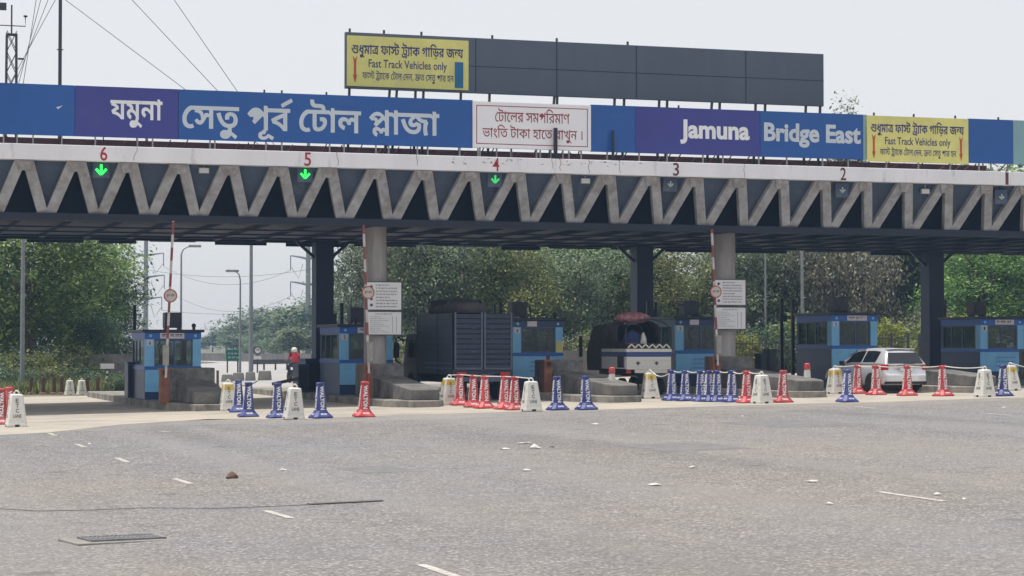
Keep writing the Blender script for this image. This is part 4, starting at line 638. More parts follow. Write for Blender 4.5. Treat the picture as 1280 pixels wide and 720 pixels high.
"298,298 298,247 279,280|562,368 563,371 571,389 579,405 600,384 566,370|957,622 957,538 298,538 298,298 321,320 369,357 421,392 478,424 539,452 604,477 678,409 667,388 657,366 649,343 642,321 637,297 633,272 631,247 629,220 629,191 629,165 630,139 632,115 635,91 638,67 643,43 649,18 655,-8 663,-36 570,-59 550,36 545,63 541,91 537,118 535,146 533,177 533,210 533,236 535,261 539,285 543,308 549,331 555,352 562,368 530,353 494,334 457,312 421,288 385,262 349,234 313,203 278,171 203,222 203,538 -10,538 -10,622|434,103 459,102 483,97 506,88 528,77 548,62 567,43 570,-59 559,-35 545,-15 525,0 502,10 476,16 447,18 426,18 406,16 384,13 363,9 340,5 317,1 293,-2 267,-5 241,-5 218,-4 195,-2 172,3 150,9 128,18 108,30 89,45 73,62 59,83 49,108 43,136 41,168 42,188 44,207 47,224 51,239 144,228 140,215 138,202 136,187 135,173 137,151 142,133 149,118 160,105 173,96 188,88 205,83 224,81 244,80 267,80 288,82 308,86 328,90 349,94 369,98 390,101 412,103|779,153 752,154 727,160 703,169 681,183 660,200 640,222 622,248 605,278 590,313 639,377 648,346 659,319 671,296 684,277 698,261 713,249 729,240 746,235 763,234 784,237 803,247 813,257 819,272 820,291 818,310 812,327 801,342 784,355 770,363 752,370 731,375 754,462 783,453 810,442 835,429 857,413 876,394 892,372 904,348 911,321 913,290 909,252 897,218 877,190 850,169 817,157",
"-187,-46 -159,-54 -119,-70 -79,-90 -39,-114 2,-142 45,-173 90,-207 36,-271 -5,-236 -45,-206 -82,-179 -118,-157 -152,-138 -185,-124 -195,-121 -191,-101 -188,-79 -187,-59|-293,-266 -313,-265 -333,-261 -355,-254 -377,-245 -395,-232 -412,-217 -425,-198 -433,-175 -435,-148 -431,-116 -418,-88 -396,-64 -365,-47 -328,-37 -283,-33 -240,-35 -199,-43 -187,-46 -187,84 -99,84 -99,-42 -99,-63 -101,-85 -105,-109 -110,-134 -119,-159 -130,-183 -145,-205 -165,-225 -188,-242 -217,-255 -252,-263",
"-219,-28 -210,-29 -167,-39 -126,-54 -85,-72 -43,-95 -1,-121 44,-152 91,-188 20,-271 -18,-238 -55,-208 -91,-182 -126,-160 -160,-142 -192,-128 -224,-118 -226,-118 -222,-99 -220,-79 -219,-60|-306,-266 -329,-265 -353,-260 -377,-253 -400,-244 -421,-230 -439,-214 -453,-194 -461,-170 -464,-142 -459,-108 -445,-78 -422,-54 -390,-35 -350,-24 -301,-21 -254,-23 -219,-28 -219,91 -94,91 -94,-33 -94,-55 -97,-79 -100,-105 -106,-131 -115,-157 -127,-181 -144,-204 -165,-225 -191,-242 -223,-255 -261,-263",
"203,124 210,113 204,88 196,63 188,37 178,11 169,-16 158,-42 148,-68 137,-94 126,-119 46,-119 55,-78 65,-37 74,6 81,48 88,88 93,124",
"191,0 191,622 282,622 282,0",
]
LINES = {
"WORD_RIVER": "31,0,0 29,665,0 51,1287,0 19,1311,0 46,1946,0",
"WORD_PLAZA": "68,0,0 40,399,0 14,1108,0 72,1707,0 22,2101,0 52,2817,0 25,2866,0 56,3496,0 68,3756,0 10,4155,0 46,4749,0 37,5053,0 63,6090,0 46,6855,0 7,7160,0 46,8158,0",
"WORD_CHANGE": "66,0,0 8,356,0 43,929,0 53,1202,0 35,1558,0 32,2298,0 38,3161,0 27,3848,0 20,4474,0 47,5200,0 32,5474,0 27,6076,0 43,6703,0 11,6976,0",
"WORD_HAND": "26,0,0 43,727,0 0,1000,0 47,1438,0 12,1712,0 8,2684,0 43,3256,0 1,3529,0 43,4346,0 41,4879,0 43,5418,0 53,5691,0 12,6048,0 32,7020,0 43,7622,0 4,7896,0 49,8592,0 17,8602,0 74,9472,0",
"WORD_FAST": "69,0,0 16,881,0 50,1477,0 28,1507,0 45,2149,0 62,2450,0 24,3458,0 45,4338,0 65,4639,0 61,5898,0 59,6605,0 45,6887,0 3,7188,0 5,8300,0 45,8995,0 48,9296,0 55,9596,0 34,10334,0 6,11220,0 57,12209,0 30,12582,0",
"WORD_FASTER": "23,0,0 44,853,0 64,1132,0 60,2381,0 58,3068,0 44,3332,0 54,3611,0 2,3974,0 67,5058,0 9,5421,0 44,5997,0 36,6275,0 67,7281,0 15,7644,0 18,8259,0 73,8873,0 70,9409,0 13,10356,0 67,11332,0 39,11695,0 13,12386,0 71,12985,0 21,13361,0 44,14093,0 33,14371,0 42,15238,0 18,15782,0",
}
# ------------------------------------------------------------------ lettering
def area2(p):
    return sum(a[0] * b[1] - b[0] * a[1] for a, b in zip(p, p[1:] + p[:1]))
def inside(pt, poly):
    x, y = pt
    c = False
    for (x0, y0), (x1, y1) in zip(poly, poly[1:] + poly[:1]):
        if (y0 > y) != (y1 > y) and x < (x1 - x0) * (y - y0) / (y1 - y0) + x0:
            c = not c
    return c
def raw_glyph_text(key):
    """One curve per outer contour (with its own holes), so that overlapping strokes join instead of cancelling."""
    out = []
    for item in LINES[key].split(' '):
        g, ox, oy = (float(t) for t in item.split(','))
        cons = [[tuple(float(t) for t in q.split(',')) for q in con.split(' ')] for con in GLYPHS[int(g)].split('|')]
        big = max(cons, key=lambda p: abs(area2(p)))
        sgn = 1 if area2(big) > 0 else -1
        outer = [p for p in cons if area2(p) * sgn > 0]
        hole = [p for p in cons if area2(p) * sgn <= 0]
        for p in outer:
            cu = bpy.data.curves.new("lettering", 'CURVE')
            cu.dimensions = '2D'
            cu.fill_mode = 'BOTH'
            for q in [p] + [h for h in hole if sum(inside(v, p) for v in h) > len(h) / 2]:
                sp = cu.splines.new('POLY')
                sp.points.add(len(q) - 1)
                for v, (x, y) in zip(sp.points, q):
                    v.co = ((x + ox) * 0.001, (y + oy) * 0.001, 0, 1)
                sp.use_cyclic_u = True
            out.append(cu)
    return out
def raw_latin_text(body):
    cu = bpy.data.curves.new("lettering", 'FONT')
    cu.body = body
    return cu
TEXTS = {}
def text_geo(key, bold=0.0):
    """Vertices (x, y) and faces of a line of writing, unit em."""
    k = (key, bold)
    if k not in TEXTS:
        vs, fs = [], []
        for i, cu in enumerate(raw_glyph_text(key) if key in LINES else [raw_latin_text(key)]):
            cu.offset = bold
            cu.resolution_u = 3
            o = bpy.data.objects.new("lettering", cu)
            C.objects.link(o)
            dg = bpy.context.evaluated_depsgraph_get()
            me = bpy.data.meshes.new_from_object(o.evaluated_get(dg))
            n = len(vs)
            vs += [(v.co.x, v.co.y, i % 6) for v in me.vertices]
            fs += [tuple(j + n for j in p.vertices) for p in me.polygons]
            bpy.data.objects.remove(o)
            bpy.data.curves.remove(cu)
            bpy.data.meshes.remove(me)
        TEXTS[k] = (vs, fs)
    return TEXTS[k]
def text_on(mb, key, fn, w, h, bold=0.0):
    """Fit a line of writing into w x h and map each of its points through fn(u, v)."""
    vs, fs = text_geo(key, bold)
    x0, x1 = min(v[0] for v in vs), max(v[0] for v in vs)
    y0, y1 = min(v[1] for v in vs), max(v[1] for v in vs)
    out = []
    for x, y, layer in vs:
        a, b, c = fn((x - x0) / (x1 - x0) * w, (y - y0) / (y1 - y0) * h)
        out.append((a, b - 0.0006 * layer, c))      # strokes that cross lie a hair apart, like layers of paint
    mb.add(out, fs)
    return mb
def scribble(mb, fn, w, h, seed):
    """Writing too small to be read in the photograph: short uneven strokes under a headline."""
    rr = random.Random(seed)
    x = 0.0
    while x < w:
        ww = min(rr.uniform(0.9, 2.6) * h, w - x)
        t = h * 0.2
        mb.add([fn(x, h - t), fn(x + ww, h - t), fn(x + ww, h), fn(x, h)], [(0, 1, 2, 3)])
        q = x + h * 0.1
        while q < x + ww - h * 0.2:
            a = rr.uniform(0.0, 0.4) * h
            sl = rr.uniform(-0.2, 0.2) * h
            mb.add([fn(q, a), fn(q + h * 0.17, a), fn(q + h * 0.17 + sl, h), fn(q + sl, h)], [(0, 1, 2, 3)])
            q += rr.uniform(0.28, 0.5) * h
        x += ww + h * 0.45
    return mb
# ------------------------------------------------------------------ ground
def sheet(name, pts, dz, mat, nx=1):
    mb = MB()
    mb.add([(x, y, gz(x) + dz) for x, y in pts], [tuple(range(len(pts)))])
    return structure(mb.build(name, mat))
def strip_sheet(name, x0, x1, y0, y1, dz, mat):
    xs = [x0] + [x for x in (-20.0, 60.0) if x0 < x < x1] + [x1]
    mb = MB()
    vs = [(x, y, gz(x) + dz) for x in xs for y in (y0, y1)]
    mb.add(vs, [(2 * i, 2 * i + 2, 2 * i + 3, 2 * i + 1) for i in range(len(xs) - 1)])
    return structure(mb.build(name, mat))
strip_sheet("ground", -2500, 2500, -300, 4000, -0.02, m_earth)
strip_sheet("asphalt_plaza", -60, 90, -40, 56.2, 0.0, m_asphalt)
apron_edge = [(-60, 44.0), (0, 48.9)] + [tuple(gnd(px, py).xy) for px, py in ((60, 541), (150, 531), (260, 524), (380, 524), (500, 519), (640, 515), (800, 511), (960, 506), (1120, 502), (1280, 497))] + [(58, 55.5), (60, 55.5), (90, 56)]
mb = MB()
n = len(apron_edge)
mb.add([(x, y, gz(x) + 0.004) for x, y in apron_edge] + [(x, 96, gz(x) + 0.004) for x, y in apron_edge], [(i, i + 1, n + i + 1, n + i) for i in range(n - 1)])
structure(mb.build("concrete_apron", m_apron))
# the road that leaves the plaza on the far side and bends to the left
cl = [(13, 94), (15, 110), (22, 135), (36, 165), (46, 190), (48, 225), (38, 265), (12, 310), (-40, 370)]
mb = MB()
wid = [17, 14, 13, 12, 11, 11, 11, 11, 11]
L_, R_ = [], []
for i, (x, y) in enumerate(cl):
    a, b = Vector(cl[max(i - 1, 0)]), Vector(cl[min(i + 1, len(cl) - 1)])
    t = (b - a).normalized()
    nr = Vector((t.y, -t.x))
    L_.append((x - nr.x * wid[i], y - nr.y * wid[i]))
    R_.append((x + nr.x * wid[i], y + nr.y * wid[i]))
vs = [(x, y, gz(x) + 0.008) for x, y in L_ + R_]
k = len(cl)
mb.add(vs, [(i, i + 1, k + i + 1, k + i) for i in range(k - 1)])
structure(mb.build("road", m_road))
# painted dashes
mb = MB()
def dash(a, b, w):
    A, B = gnd(*a), gnd(*b)
    t = (B - A)
    t.z = 0
    t.normalize()
    s = Vector((t.y, -t.x, 0)) * w / 2
    q = [A - s, B - s, B + s, A + s]
    mb.add([(p.x, p.y, gz(p.x) + 0.005) for p in q], [(0, 1, 2, 3)])
for a, b in (((61, 541.5), (69, 544.5)), ((95, 555), (106, 559)), ((146, 572.5), (160, 578)), ((218, 598.5), (239, 605)), ((332, 638.5), (364, 648)), ((526, 706), (576, 723))):
    dash(a, b, 0.10)
for a, b in (((1099, 615), (1181, 627)), ((1234, 517), (1267, 519.5)), ((1068, 508), (1096, 510.5)), ((200, 539), (212, 540))):
    dash(a, b, 0.10)
structure(mb.build("road_markings", m_mark))
# hairline cracks and old joints in the asphalt
mb = MB()
rr = random.Random(31)
for x0, y0, ang, n_ in ((17, 33, 12, 22), (22, 40, 8, 40), (11, 38, 100, 24), (8, 45, 5, 40)):
    a = R(ang)
    x, y = x0, y0
    for q in range(n_):
        a2 = a + rr.uniform(-0.5, 0.5)
        L = rr.uniform(0.15, 0.45)
        nx, ny = x + math.cos(a2) * L, y + math.sin(a2) * L
        w = rr.uniform(0.003, 0.007)
        mb.add([(x - w * math.sin(a2), y + w * math.cos(a2), gz(x) + 0.004), (x + w * math.sin(a2), y - w * math.cos(a2), gz(x) + 0.004), (nx + w * math.sin(a2), ny - w * math.cos(a2), gz(nx) + 0.004), (nx - w * math.sin(a2), ny + w * math.cos(a2), gz(nx) + 0.004)], [(0, 1, 2, 3)])
        x, y = nx, ny
structure(mb.build("asphalt_cracks", m_crack))
mb = MB()
for x0, y0, w, d in ((15.2, 36.5, 1.7, 2.6), (21.0, 44.0, 2.2, 3.4), (8.6, 33.2, 1.0, 1.8)):
    q = [(x0 - w / 2 + rr.uniform(-0.1, 0.1), y0 - d / 2), (x0 + w / 2, y0 - d / 2 + rr.uniform(-0.2, 0.2)), (x0 + w / 2 + rr.uniform(-0.1, 0.1), y0 + d / 2), (x0 - w / 2, y0 + d / 2 + rr.uniform(-0.2, 0.2))]
    mb.add([(x, y, gz(x) + 0.0025) for x, y in q], [(0, 1, 2, 3)])
structure(mb.build("asphalt_patches", m_patch))

# ------------------------------------------------------------------ toll canopy
YG = 64.0
PITCHX = 6.047
LANE = {6 - i: 8.27 + PITCHX * i for i in range(6)}
ISL = [11.29 + PITCHX * i for i in range(6)]
ZB, ZT = EYE + 5.44, EYE + 5.90          # white fascia beam
ZN, ZC = EYE + 3.96, EYE + 3.75          # bottom nodes, underside of the chord
XA, XB = -6.0, 52.0
canopy = thing("toll_canopy", "long toll canopy with zigzag struts under a white edge beam", "canopy", (20, 70, 0))
cx, cy = 20.0, 70.0
def part(mb, name, mat, parent=canopy, **kw):
    o = mb.build(name, mat, parent, (-cx, -cy, 0), **kw)
    return o
part(MB().box(XA, XB, YG, YG + 0.34, ZB, ZT), "edge_beam", m_white_beam, bevel=0.015)
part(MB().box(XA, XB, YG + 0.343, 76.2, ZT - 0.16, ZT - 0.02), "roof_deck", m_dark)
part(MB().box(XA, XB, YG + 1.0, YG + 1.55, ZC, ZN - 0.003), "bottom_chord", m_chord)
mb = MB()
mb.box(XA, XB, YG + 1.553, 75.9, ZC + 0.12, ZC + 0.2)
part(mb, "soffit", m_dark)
mb = MB()
x = XA
i = 0
while x < XB:
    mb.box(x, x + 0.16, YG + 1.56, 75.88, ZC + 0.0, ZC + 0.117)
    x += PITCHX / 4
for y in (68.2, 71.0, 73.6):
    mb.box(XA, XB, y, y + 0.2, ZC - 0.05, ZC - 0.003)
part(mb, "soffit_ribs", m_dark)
mb = MB()
mb.box(XA, XB, 75.9, 76.15, ZC - 0.04, ZT - 0.2)
x = XA + 1
rr = random.Random(3)
while x < XB - 2:                       # sagging edge flashing along the rear
    w = rr.uniform(1.2, 2.6)
    dz = rr.uniform(0.02, 0.13)
    mb.prism([(x, 76.153), (x + w, 76.153), (x + w, 76.2), (x, 76.2)], ZC - 0.04 - dz, ZC + 0.3)
    x += w + rr.uniform(0.0, 0.8)
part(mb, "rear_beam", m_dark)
part(MB().box(XA, XB, YG + 2.3, YG + 2.36, ZC + 0.203, ZT - 0.163), "shade_plate", m_dark)  # added dark sheet standing in for the shade seen between the struts
tops = [8.27 + PITCHX / 8 + PITCHX / 4 * k for k in range(-8, 28)]
hp = PITCHX / 8
for x in tops:
    for s in (-1, 1):
        part(MB().bar((x + s * 0.10, YG + 0.16, ZB + 0.02), (x + s * (hp - 0.10), YG + 1.22, ZN - 0.02), 0.31, 0.2, (0, 1, 0.2)), "strut", m_strut, bevel=0.012)
for x in tops:
    g = MB()
    g.prism([(-0.24, 0), (0.24, 0), (0.24, 0.02), (-0.24, 0.02)], 0, 0.3)
    g.v = [(x + a * (1.0 if c > 0.2 else 0.72), YG + 0.035 + b + (0.3 - c) * 0.2, ZB - 0.31 + c) for a, b, c in g.v]
    part(g, "gusset_plate", m_strutdark)
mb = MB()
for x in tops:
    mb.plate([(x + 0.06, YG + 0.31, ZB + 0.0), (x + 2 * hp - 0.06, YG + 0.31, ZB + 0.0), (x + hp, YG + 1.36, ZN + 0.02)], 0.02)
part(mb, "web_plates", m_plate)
part(MB().box(XA, 38.9, YG + 2.0, YG + 2.08, ZT - 0.02, ZT + 0.37), "rusty_parapet", m_rust)
rr = random.Random(5)
for px in list(range(8, 1280, 11)):
    X = xat(px, YG + 1.2)
    if rr.random() < 0.55:
        part(MB().bar((X, YG + 1.6, ZT - 0.02), (X + rr.uniform(-0.12, 0.12), YG + 0.95, ZT + rr.uniform(0.2, 0.42)), 0.03, 0.03), "roof_brace", m_rust)
for k in (1, 3, 5):
    X = ISL[k] - 0.12
    part(MB().lathe([(0.36, gz(X) + 0.15), (0.36, ZC + 0.1)], 28, c=(X, 66.7)), "round_column", m_col, smooth=False)
for k in (-1, 1, 3, 5):
    X = 11.29 + PITCHX * k
    o = part(MB().box(X - 0.32, X + 0.32, 74.2, 74.92, gz(X), ZC - 0.06), "square_column", m_coldark, bevel=0.02)
    for s in (-1, 1):
        part(MB().bar((X + s * 0.30, 74.55, ZC - 0.62), (X + s * 0.95, 74.55, ZC - 0.05), 0.1, 0.1), "knee_brace", m_coldark)
    part(MB().box(X + 0.322, X + 0.47, 74.4, 74.7, gz(X) + 2.55, gz(X) + 2.95), "junction_box", m_coldark)
part(MB().lathe([(0.36, gz(4.2)), (0.36, ZC + 0.1)], 28, c=(4.2, 66.7)), "round_column", m_col)
# lane numbers on the edge beam
for n_, px in ((6, 128.5), (5, 384), (4, 620), (3, 845.5), (2, 1055), (1, 1260)):
    X = xat(px, YG)
    zc = (ZB + ZT) / 2
    mb = MB()
    w = 0.21 if n_ != 1 else 0.12
    text_on(mb, str(n_), lambda u, v: (X - w / 2 + u, YG - 0.004, zc - 0.21 + v), w, 0.42, 0.012)
    part(mb, "lane_number", m_numred if n_ > 3 else m_numdark, fix=False)
# cracks and joints in the beam's paint
mb = MB()
rr = random.Random(11)
for px in (165, 421, 931, 520, 690, 700, 736, 775):
    X = xat(px, YG)
    zz = ZT
    pts = []
    while zz > ZB + 0.02:
        pts.append((X + rr.uniform(-0.03, 0.03) + (zz - ZB) * (0.25 if px == 165 else 0.0), zz))
        zz -= rr.uniform(0.06, 0.14)
    for (xa, za), (xb, zb) in zip(pts, pts[1:]):
        mb.add([(xa, YG - 0.003, za), (xb, YG - 0.003, zb), (xb + 0.02, YG - 0.003, zb), (xa + 0.02, YG - 0.003, za)], [(0, 1, 2, 3)])
for q in range(46):
    X = xat(rr.uniform(560, 800), YG)
    z = ZB + rr.uniform(0.22, 0.4)
    w = rr.uniform(0.03, 0.16)
    mb.add([(X, YG - 0.003, z), (X + w, YG - 0.003, z + rr.uniform(-0.03, 0.03)), (X + w * 0.7, YG - 0.003, z + 0.03)], [(0, 1, 2)])
part(mb, "paint_crack_pattern", m_col, fix=False)

# lane signals and floodlights hung behind the beam
for n_, px, py, lit in ((6, 126.5, 212, 2), (5, 381.5, 217.5, 2), (4, 619, 224, 2), (3, 838, 230, 0), (2, 1053, 237.5, 0), (1, 1252, 246, 0)):
    Y = YG + 0.25
    p = at(px, py, Y)
    t = thing("lane_signal", {6: "bright green arrow lamp hanging under the number 6", 5: "bright green arrow lamp hanging under the number 5", 4: "dimmer green arrow lamp hanging under the number 4",
                              3: "unlit pale arrow lamp hanging under the number 3", 2: "unlit pale arrow lamp hanging under the number 2", 1: "unlit pale arrow lamp hanging under the number 1"}[n_], "lane signal", p, 0, "arrow signals above the lanes")
    MB().box(-0.24, 0.24, 0.02, 0.10, -0.24, 0.24).build("housing", m_plate, t)
    MB().box(-0.02, 0.02, 0.04, 0.08, 0.241, 0.36).build("hanger", m_dark, t)
    k = (0.9 if n_ == 6 else 0.8 if n_ == 5 else 0.72) if lit else 0.55
    mb = MB()
    for a, b in (((0, 0.17), (0, -0.14)), ((-0.17, 0.02), (0, -0.16)), ((0.17, 0.02), (0, -0.16))):
        mb.bar((a[0] * k, -0.005, a[1] * k), (b[0] * k, -0.005, b[1] * k), 0.075 * k, 0.04)
    mb.build("arrow", m_greendim if n_ == 4 else m_green if lit else m_palelamp, t)
for px, py, lab in ((255, 213.5, "small white floodlight under the beam between the numbers 6 and 5"), (732, 226.5, "small white floodlight under the beam between the numbers 4 and 3"), (1157, 239.5, "small white floodlight under the beam between the numbers 2 and 1")):
    p = at(px, py, YG + 0.3)
    t = thing("floodlight", lab, "floodlight", p, 0, "floodlights under the beam")
    MB().box(-0.16, 0.16, 0.0, 0.1, -0.08, 0.10).build("casing", m_galv, t, bevel=0.01)
    MB().box(-0.14, 0.14, -0.012, -0.001, -0.06, 0.08).build("lens", m_flood, t)
    MB().box(-0.02, 0.02, 0.03, 0.07, 0.101, 0.3).build("bracket", m_galv, t)

# ------------------------------------------------------------------ sign boards on the canopy
YS = 64.25
ZS0, ZS1 = EYE + 6.19, EYE + 7.68
board = thing("name_board", "long blue and purple sign board with white lettering above the white beam", "sign", (20, YS, ZS0))
def bpart(mb, name, mat, **kw):
    return mb.build(name, mat, board, (-20, -YS, -ZS0), **kw)
segs = [(-4.5, xat(92, YS), m_sblue), (xat(92, YS), xat(222, YS), m_spurple), (xat(222, YS), xat(591, YS), m_sblue), (xat(739, YS), xat(795, YS), m_sblue), (xat(795, YS), xat(951, YS), m_spurple),
        (xat(951, YS), xat(1080, YS), m_sblue), (xat(1080, YS), xat(1085, YS), m_slight), (xat(1212, YS), xat(1268, YS), m_sblue), (xat(1268, YS), 47.0, m_slight)]
for x0, x1, m in segs:
    nm = "blue_panel" if m is m_sblue else "purple_panel" if m is m_spurple else "pale_panel"
    bpart(MB().box(x0 + 0.006, x1 - 0.006, YS, YS + 0.12, ZS0, ZS1), nm, m)
bpart(MB().box(-4.5, 47, YS + 0.13, YS + 0.2, ZS0 + 0.05, ZS1 - 0.05), "backing_frame", m_dark)
def word(key, px0, px1, py_top, py_bot, mat, bold, Y=YS, fnpart=bpart, name="lettering"):
    a, b = at(px0, py_top, Y), at(px1, py_bot, Y)
    zt = at((px0 + px1) / 2, py_top, Y).z
    zb = at((px0 + px1) / 2, py_bot, Y).z
    mb = MB()
    text_on(mb, key, lambda u, v: (a.x + u, Y - 0.004, zb + v), b.x - a.x, zt - zb, bold)
    return fnpart(mb, name, mat, fix=False)
word("WORD_RIVER", 138, 203, 123.5, 160, m_letter, 0.0)
word("WORD_PLAZA", 228, 549, 124, 177, m_letterg, 0.0)
word("Jamuna", 850, 937, 150.5, 181, m_letter, 0.036)
word("Bridge East", 955, 1076, 155, 185, m_letterg, 0.036)
mb = MB()
pp = at(70, 134, YS)
mb.add([(pp.x, YS - 0.003, pp.z), (pp.x + 0.2, YS - 0.003, pp.z + 0.06), (pp.x + 0.06, YS - 0.003, pp.z - 0.06)], [(0, 1, 2)])
bpart(mb, "torn_patch", m_letterg, fix=False)
rr = random.Random(21)
for px in (3, 20, 40, 76, 118, 171, 190, 262, 268, 332, 352, 412, 430, 470, 486, 522, 535, 575, 598, 640, 676, 712, 760, 800, 835, 880, 905, 950, 985, 1030, 1062, 1110, 1150, 1190, 1226, 1241, 1262):
    X = xat(px, YS)
    bpart(MB().box(X - 0.02, X + 0.02, YS + 0.03, YS + 0.08, ZT - 0.01, ZS0 - 0.002), "support_post", m_galv)
for px in (330, 352, 408, 850, 1095, 1145, 1197, 1251):
    X = xat(px, YS)
    bpart(MB().box(X - 0.025, X + 0.025, YS + 0.05, YS + 0.1, ZS1 - 0.003, ZS1 + 0.09), "top_stub", m_mast)

white = thing("change_notice_board", "white board with two lines of dark red lettering inside a red border", "notice board", (25, 64.2, ZS0))
def wpart(mb, name, mat, **kw):
    return mb.build(name, mat, white, (-25, -64.2, -ZS0), **kw)
YW = 64.2
x0, x1 = xat(591, YW), xat(739, YW)
zt, zb = at(665, 129.2, YW).z, at(665, 186.2, YW).z
wpart(MB().box(x0, x1, YW, YW + 0.18, zb, zt), "panel", m_wboard)
mb = MB()
q = 0.11
for a, b, c, d in ((x0 + q, x1 - q, zt - q - 0.025, zt - q), (x0 + q, x1 - q, zb + q, zb + q + 0.025), (x0 + q, x0 + q + 0.025, zb + q + 0.025, zt - q - 0.025), (x1 - q - 0.025, x1 - q, zb + q + 0.025, zt - q - 0.025)):
    mb.add([(a, YW - 0.004, c), (b, YW - 0.004, c), (b, YW - 0.004, d), (a, YW - 0.004, d)], [(0, 1, 2, 3)])
wpart(mb, "border", m_redtext, fix=False)
word("WORD_CHANGE", 619, 712, 136, 153.5, m_redtext, 0.0, YW, wpart)
word("WORD_HAND", 603, 728, 157, 178, m_redtext, 0.0, YW, wpart)
for px in (601, 622, 640, 672, 690, 705, 728):
    X = xat(px, YW)
    wpart(MB().box(X - 0.02, X + 0.02, YW + 0.08, YW + 0.13, ZT - 0.01, zb - 0.002), "support_post", m_galv)

def banner(name, label, px0, px1, pyt, pyb, Y, right_arrow):
    xm = (px0 + px1) / 2
    x0, x1 = xat(px0, Y), xat(px1, Y)
    zt, zb = at(xm, pyt, Y).z, at(xm, pyb, Y).z
    W, H = x1 - x0, zt - zb
    t = thing(name, label, "banner", (x0, Y, zb), 0, "yellow fast track banners")
    MB().box(0, W, 0.0, 0.03, 0, H).build("panel", m_yellow, t)
    def line(key, u0, u1, v0, v1, bold, mat=m_navytext):
        mb = MB()
        text_on(mb, key, lambda u, v: (u0 * W + u, -0.004, v0 * H + v), (u1 - u0) * W, (v1 - v0) * H, bold)
        mb.build("lettering", mat, t, fix=False)
    line("WORD_FAST", 0.035, 0.955, 0.565, 0.90, 0.0)
    line("Fast Track Vehicles only", 0.175, 0.82, 0.33, 0.545, 0.012)
    line("WORD_FASTER", 0.125, 0.875, 0.10, 0.335, 0.0)
    def arrow(u):
        mb = MB()
        w = 0.036 * W
        pts = [(-0.3, 0.52), (-0.55, 0.62), (-0.3, 0.57), (0, 0.53), (0.3, 0.57), (0.55, 0.62), (0.3, 0.5), (0.26, 0.2), (0.52, 0.22), (0, 0.06), (-0.52, 0.22), (-0.26, 0.2)]
        pts = [(-0.62, 0.61), (0, 0.53), (0.62, 0.61), (0.33, 0.48), (0.3, 0.22), (0.58, 0.22), (0, 0.06), (-0.58, 0.22), (-0.3, 0.22), (-0.33, 0.48)]
        mb.add([(u * W + a * w * 0.85, -0.004, b * H) for a, b in pts], [tuple(range(len(pts)))])
        mb.build("arrow", m_arrowred, t, fix=False)
    arrow(0.065)
    if right_arrow:
        arrow(0.925)
    else:
        MB().box(0.885 * W, 0.955 * W, -0.015, -0.002, 0.04 * H, 0.56 * H).build("blue_strip", m_teal, t)
    return t
banner("fast_track_banner", "yellow fast track banner with a red arrow at each end, on the long blue sign", 1085, 1212, 146.5, 203.5, 64.2, True)

YU = 65.6
z1, z0 = at(730, 53.6, YU).z, at(730, 121.5, YU).z
xb0, xb1 = xat(431, YU), xat(1031, YU)
bill = thing("billboard", "long blank slate grey billboard standing above the blue sign", "billboard", (24, YU, z0))
def lpart(mb, name, mat, **kw):
    return mb.build(name, mat, bill, (-24, -YU, -z0), **kw)
lpart(MB().box(xb0, xb1, YU, YU + 0.15, z0, z1), "panel", m_bill, bevel=0.01)
xs = [xb0 + (xb1 - xb0) * k for k in (0.2573, 0.423, 0.59, 0.826)]
mb = MB()
for x in xs:
    mb.box(x, x + 0.03, YU - 0.008, YU - 0.001, z0 + 0.02, z1 - 0.02)
mb.box(xb0 + 4, xb1, YU - 0.006, YU - 0.002, (z0 + z1) / 2 - 0.04, (z0 + z1) / 2 - 0.015)
lpart(mb, "panel_seams", m_dark)
for px in (437, 483, 492, 520, 530, 577, 613, 690, 698, 770, 782, 826, 836, 888, 902, 947, 959, 1010, 1028):
    X = xat(px, YU)
    lean = 0.12 if px % 3 == 0 else 0.0
    lpart(MB().bar((X, YU + 0.3, ZT - 0.03), (X + lean, YU + 0.1, z0 - 0.002), 0.07, 0.07), "support_post", m_mast)
for px in (437, 480, 527, 616, 697, 786):
    X = xat(px, YU)
    lpart(MB().box(X - 0.03, X + 0.03, YU + 0.04, YU + 0.1, z1 + 0.003, z1 + 0.12), "top_stub", m_mast)
banner("fast_track_banner", "yellow fast track banner with a blue strip over its right arrow, on the grey billboard", 433, 585.5, 47.5, 110, YU - 0.035, False)

# short aerials in front of the sign, and the weather mast with its guyed pole
for px, pt, pb, lab in ((694.5, 160, 197, "short thick black post standing before the white notice board"), (766.5, 163, 198, "short thin black post standing before the blue panel right of the white notice board")):
    X = xat(px, 64.1)
    t = thing("roof_post", lab, "post", (X, 64.1, ZT))
    w = 0.05 if px < 700 else 0.035
    MB().box(-w, w, -w, w, 0.0, at(px, pt, 64.1).z - ZT).build("shaft", m_blackpost, t)
    MB().box(-0.12, 0.12, -0.09, 0.09, 0, 0.05).build("foot", m_blackpost, t)
YM = 70.0
X = xat(73, YM)
mast_top = 24.0
pole = thing("guyed_pole", "tall thin dark pole with guy wires rising behind the blue sign", "pole", (X, YM, ZT))
MB().tube([(0, 0, -0.02), (0, 0, mast_top - ZT)], [0.06, 0.05], 10).build("shaft", m_mast, pole)
zc = at(74, 62, YM).z - ZT
MB().tube([(-0.1, 0, zc), (0.1, 0, zc)], 0.02, 6).build("clamp", m_mast, pole)
anchor_r = at(365, 227, YM)
for ytop in (-5, -95, -205):
    p = at(73, ytop, YM)
    MB().tube([(0, 0, p.z - ZT), (anchor_r.x - X, 0.3, 0.02)], 0.011, 5).build("guy_wire", m_wire, pole)
anchor_l = at(-30, 170, YM)
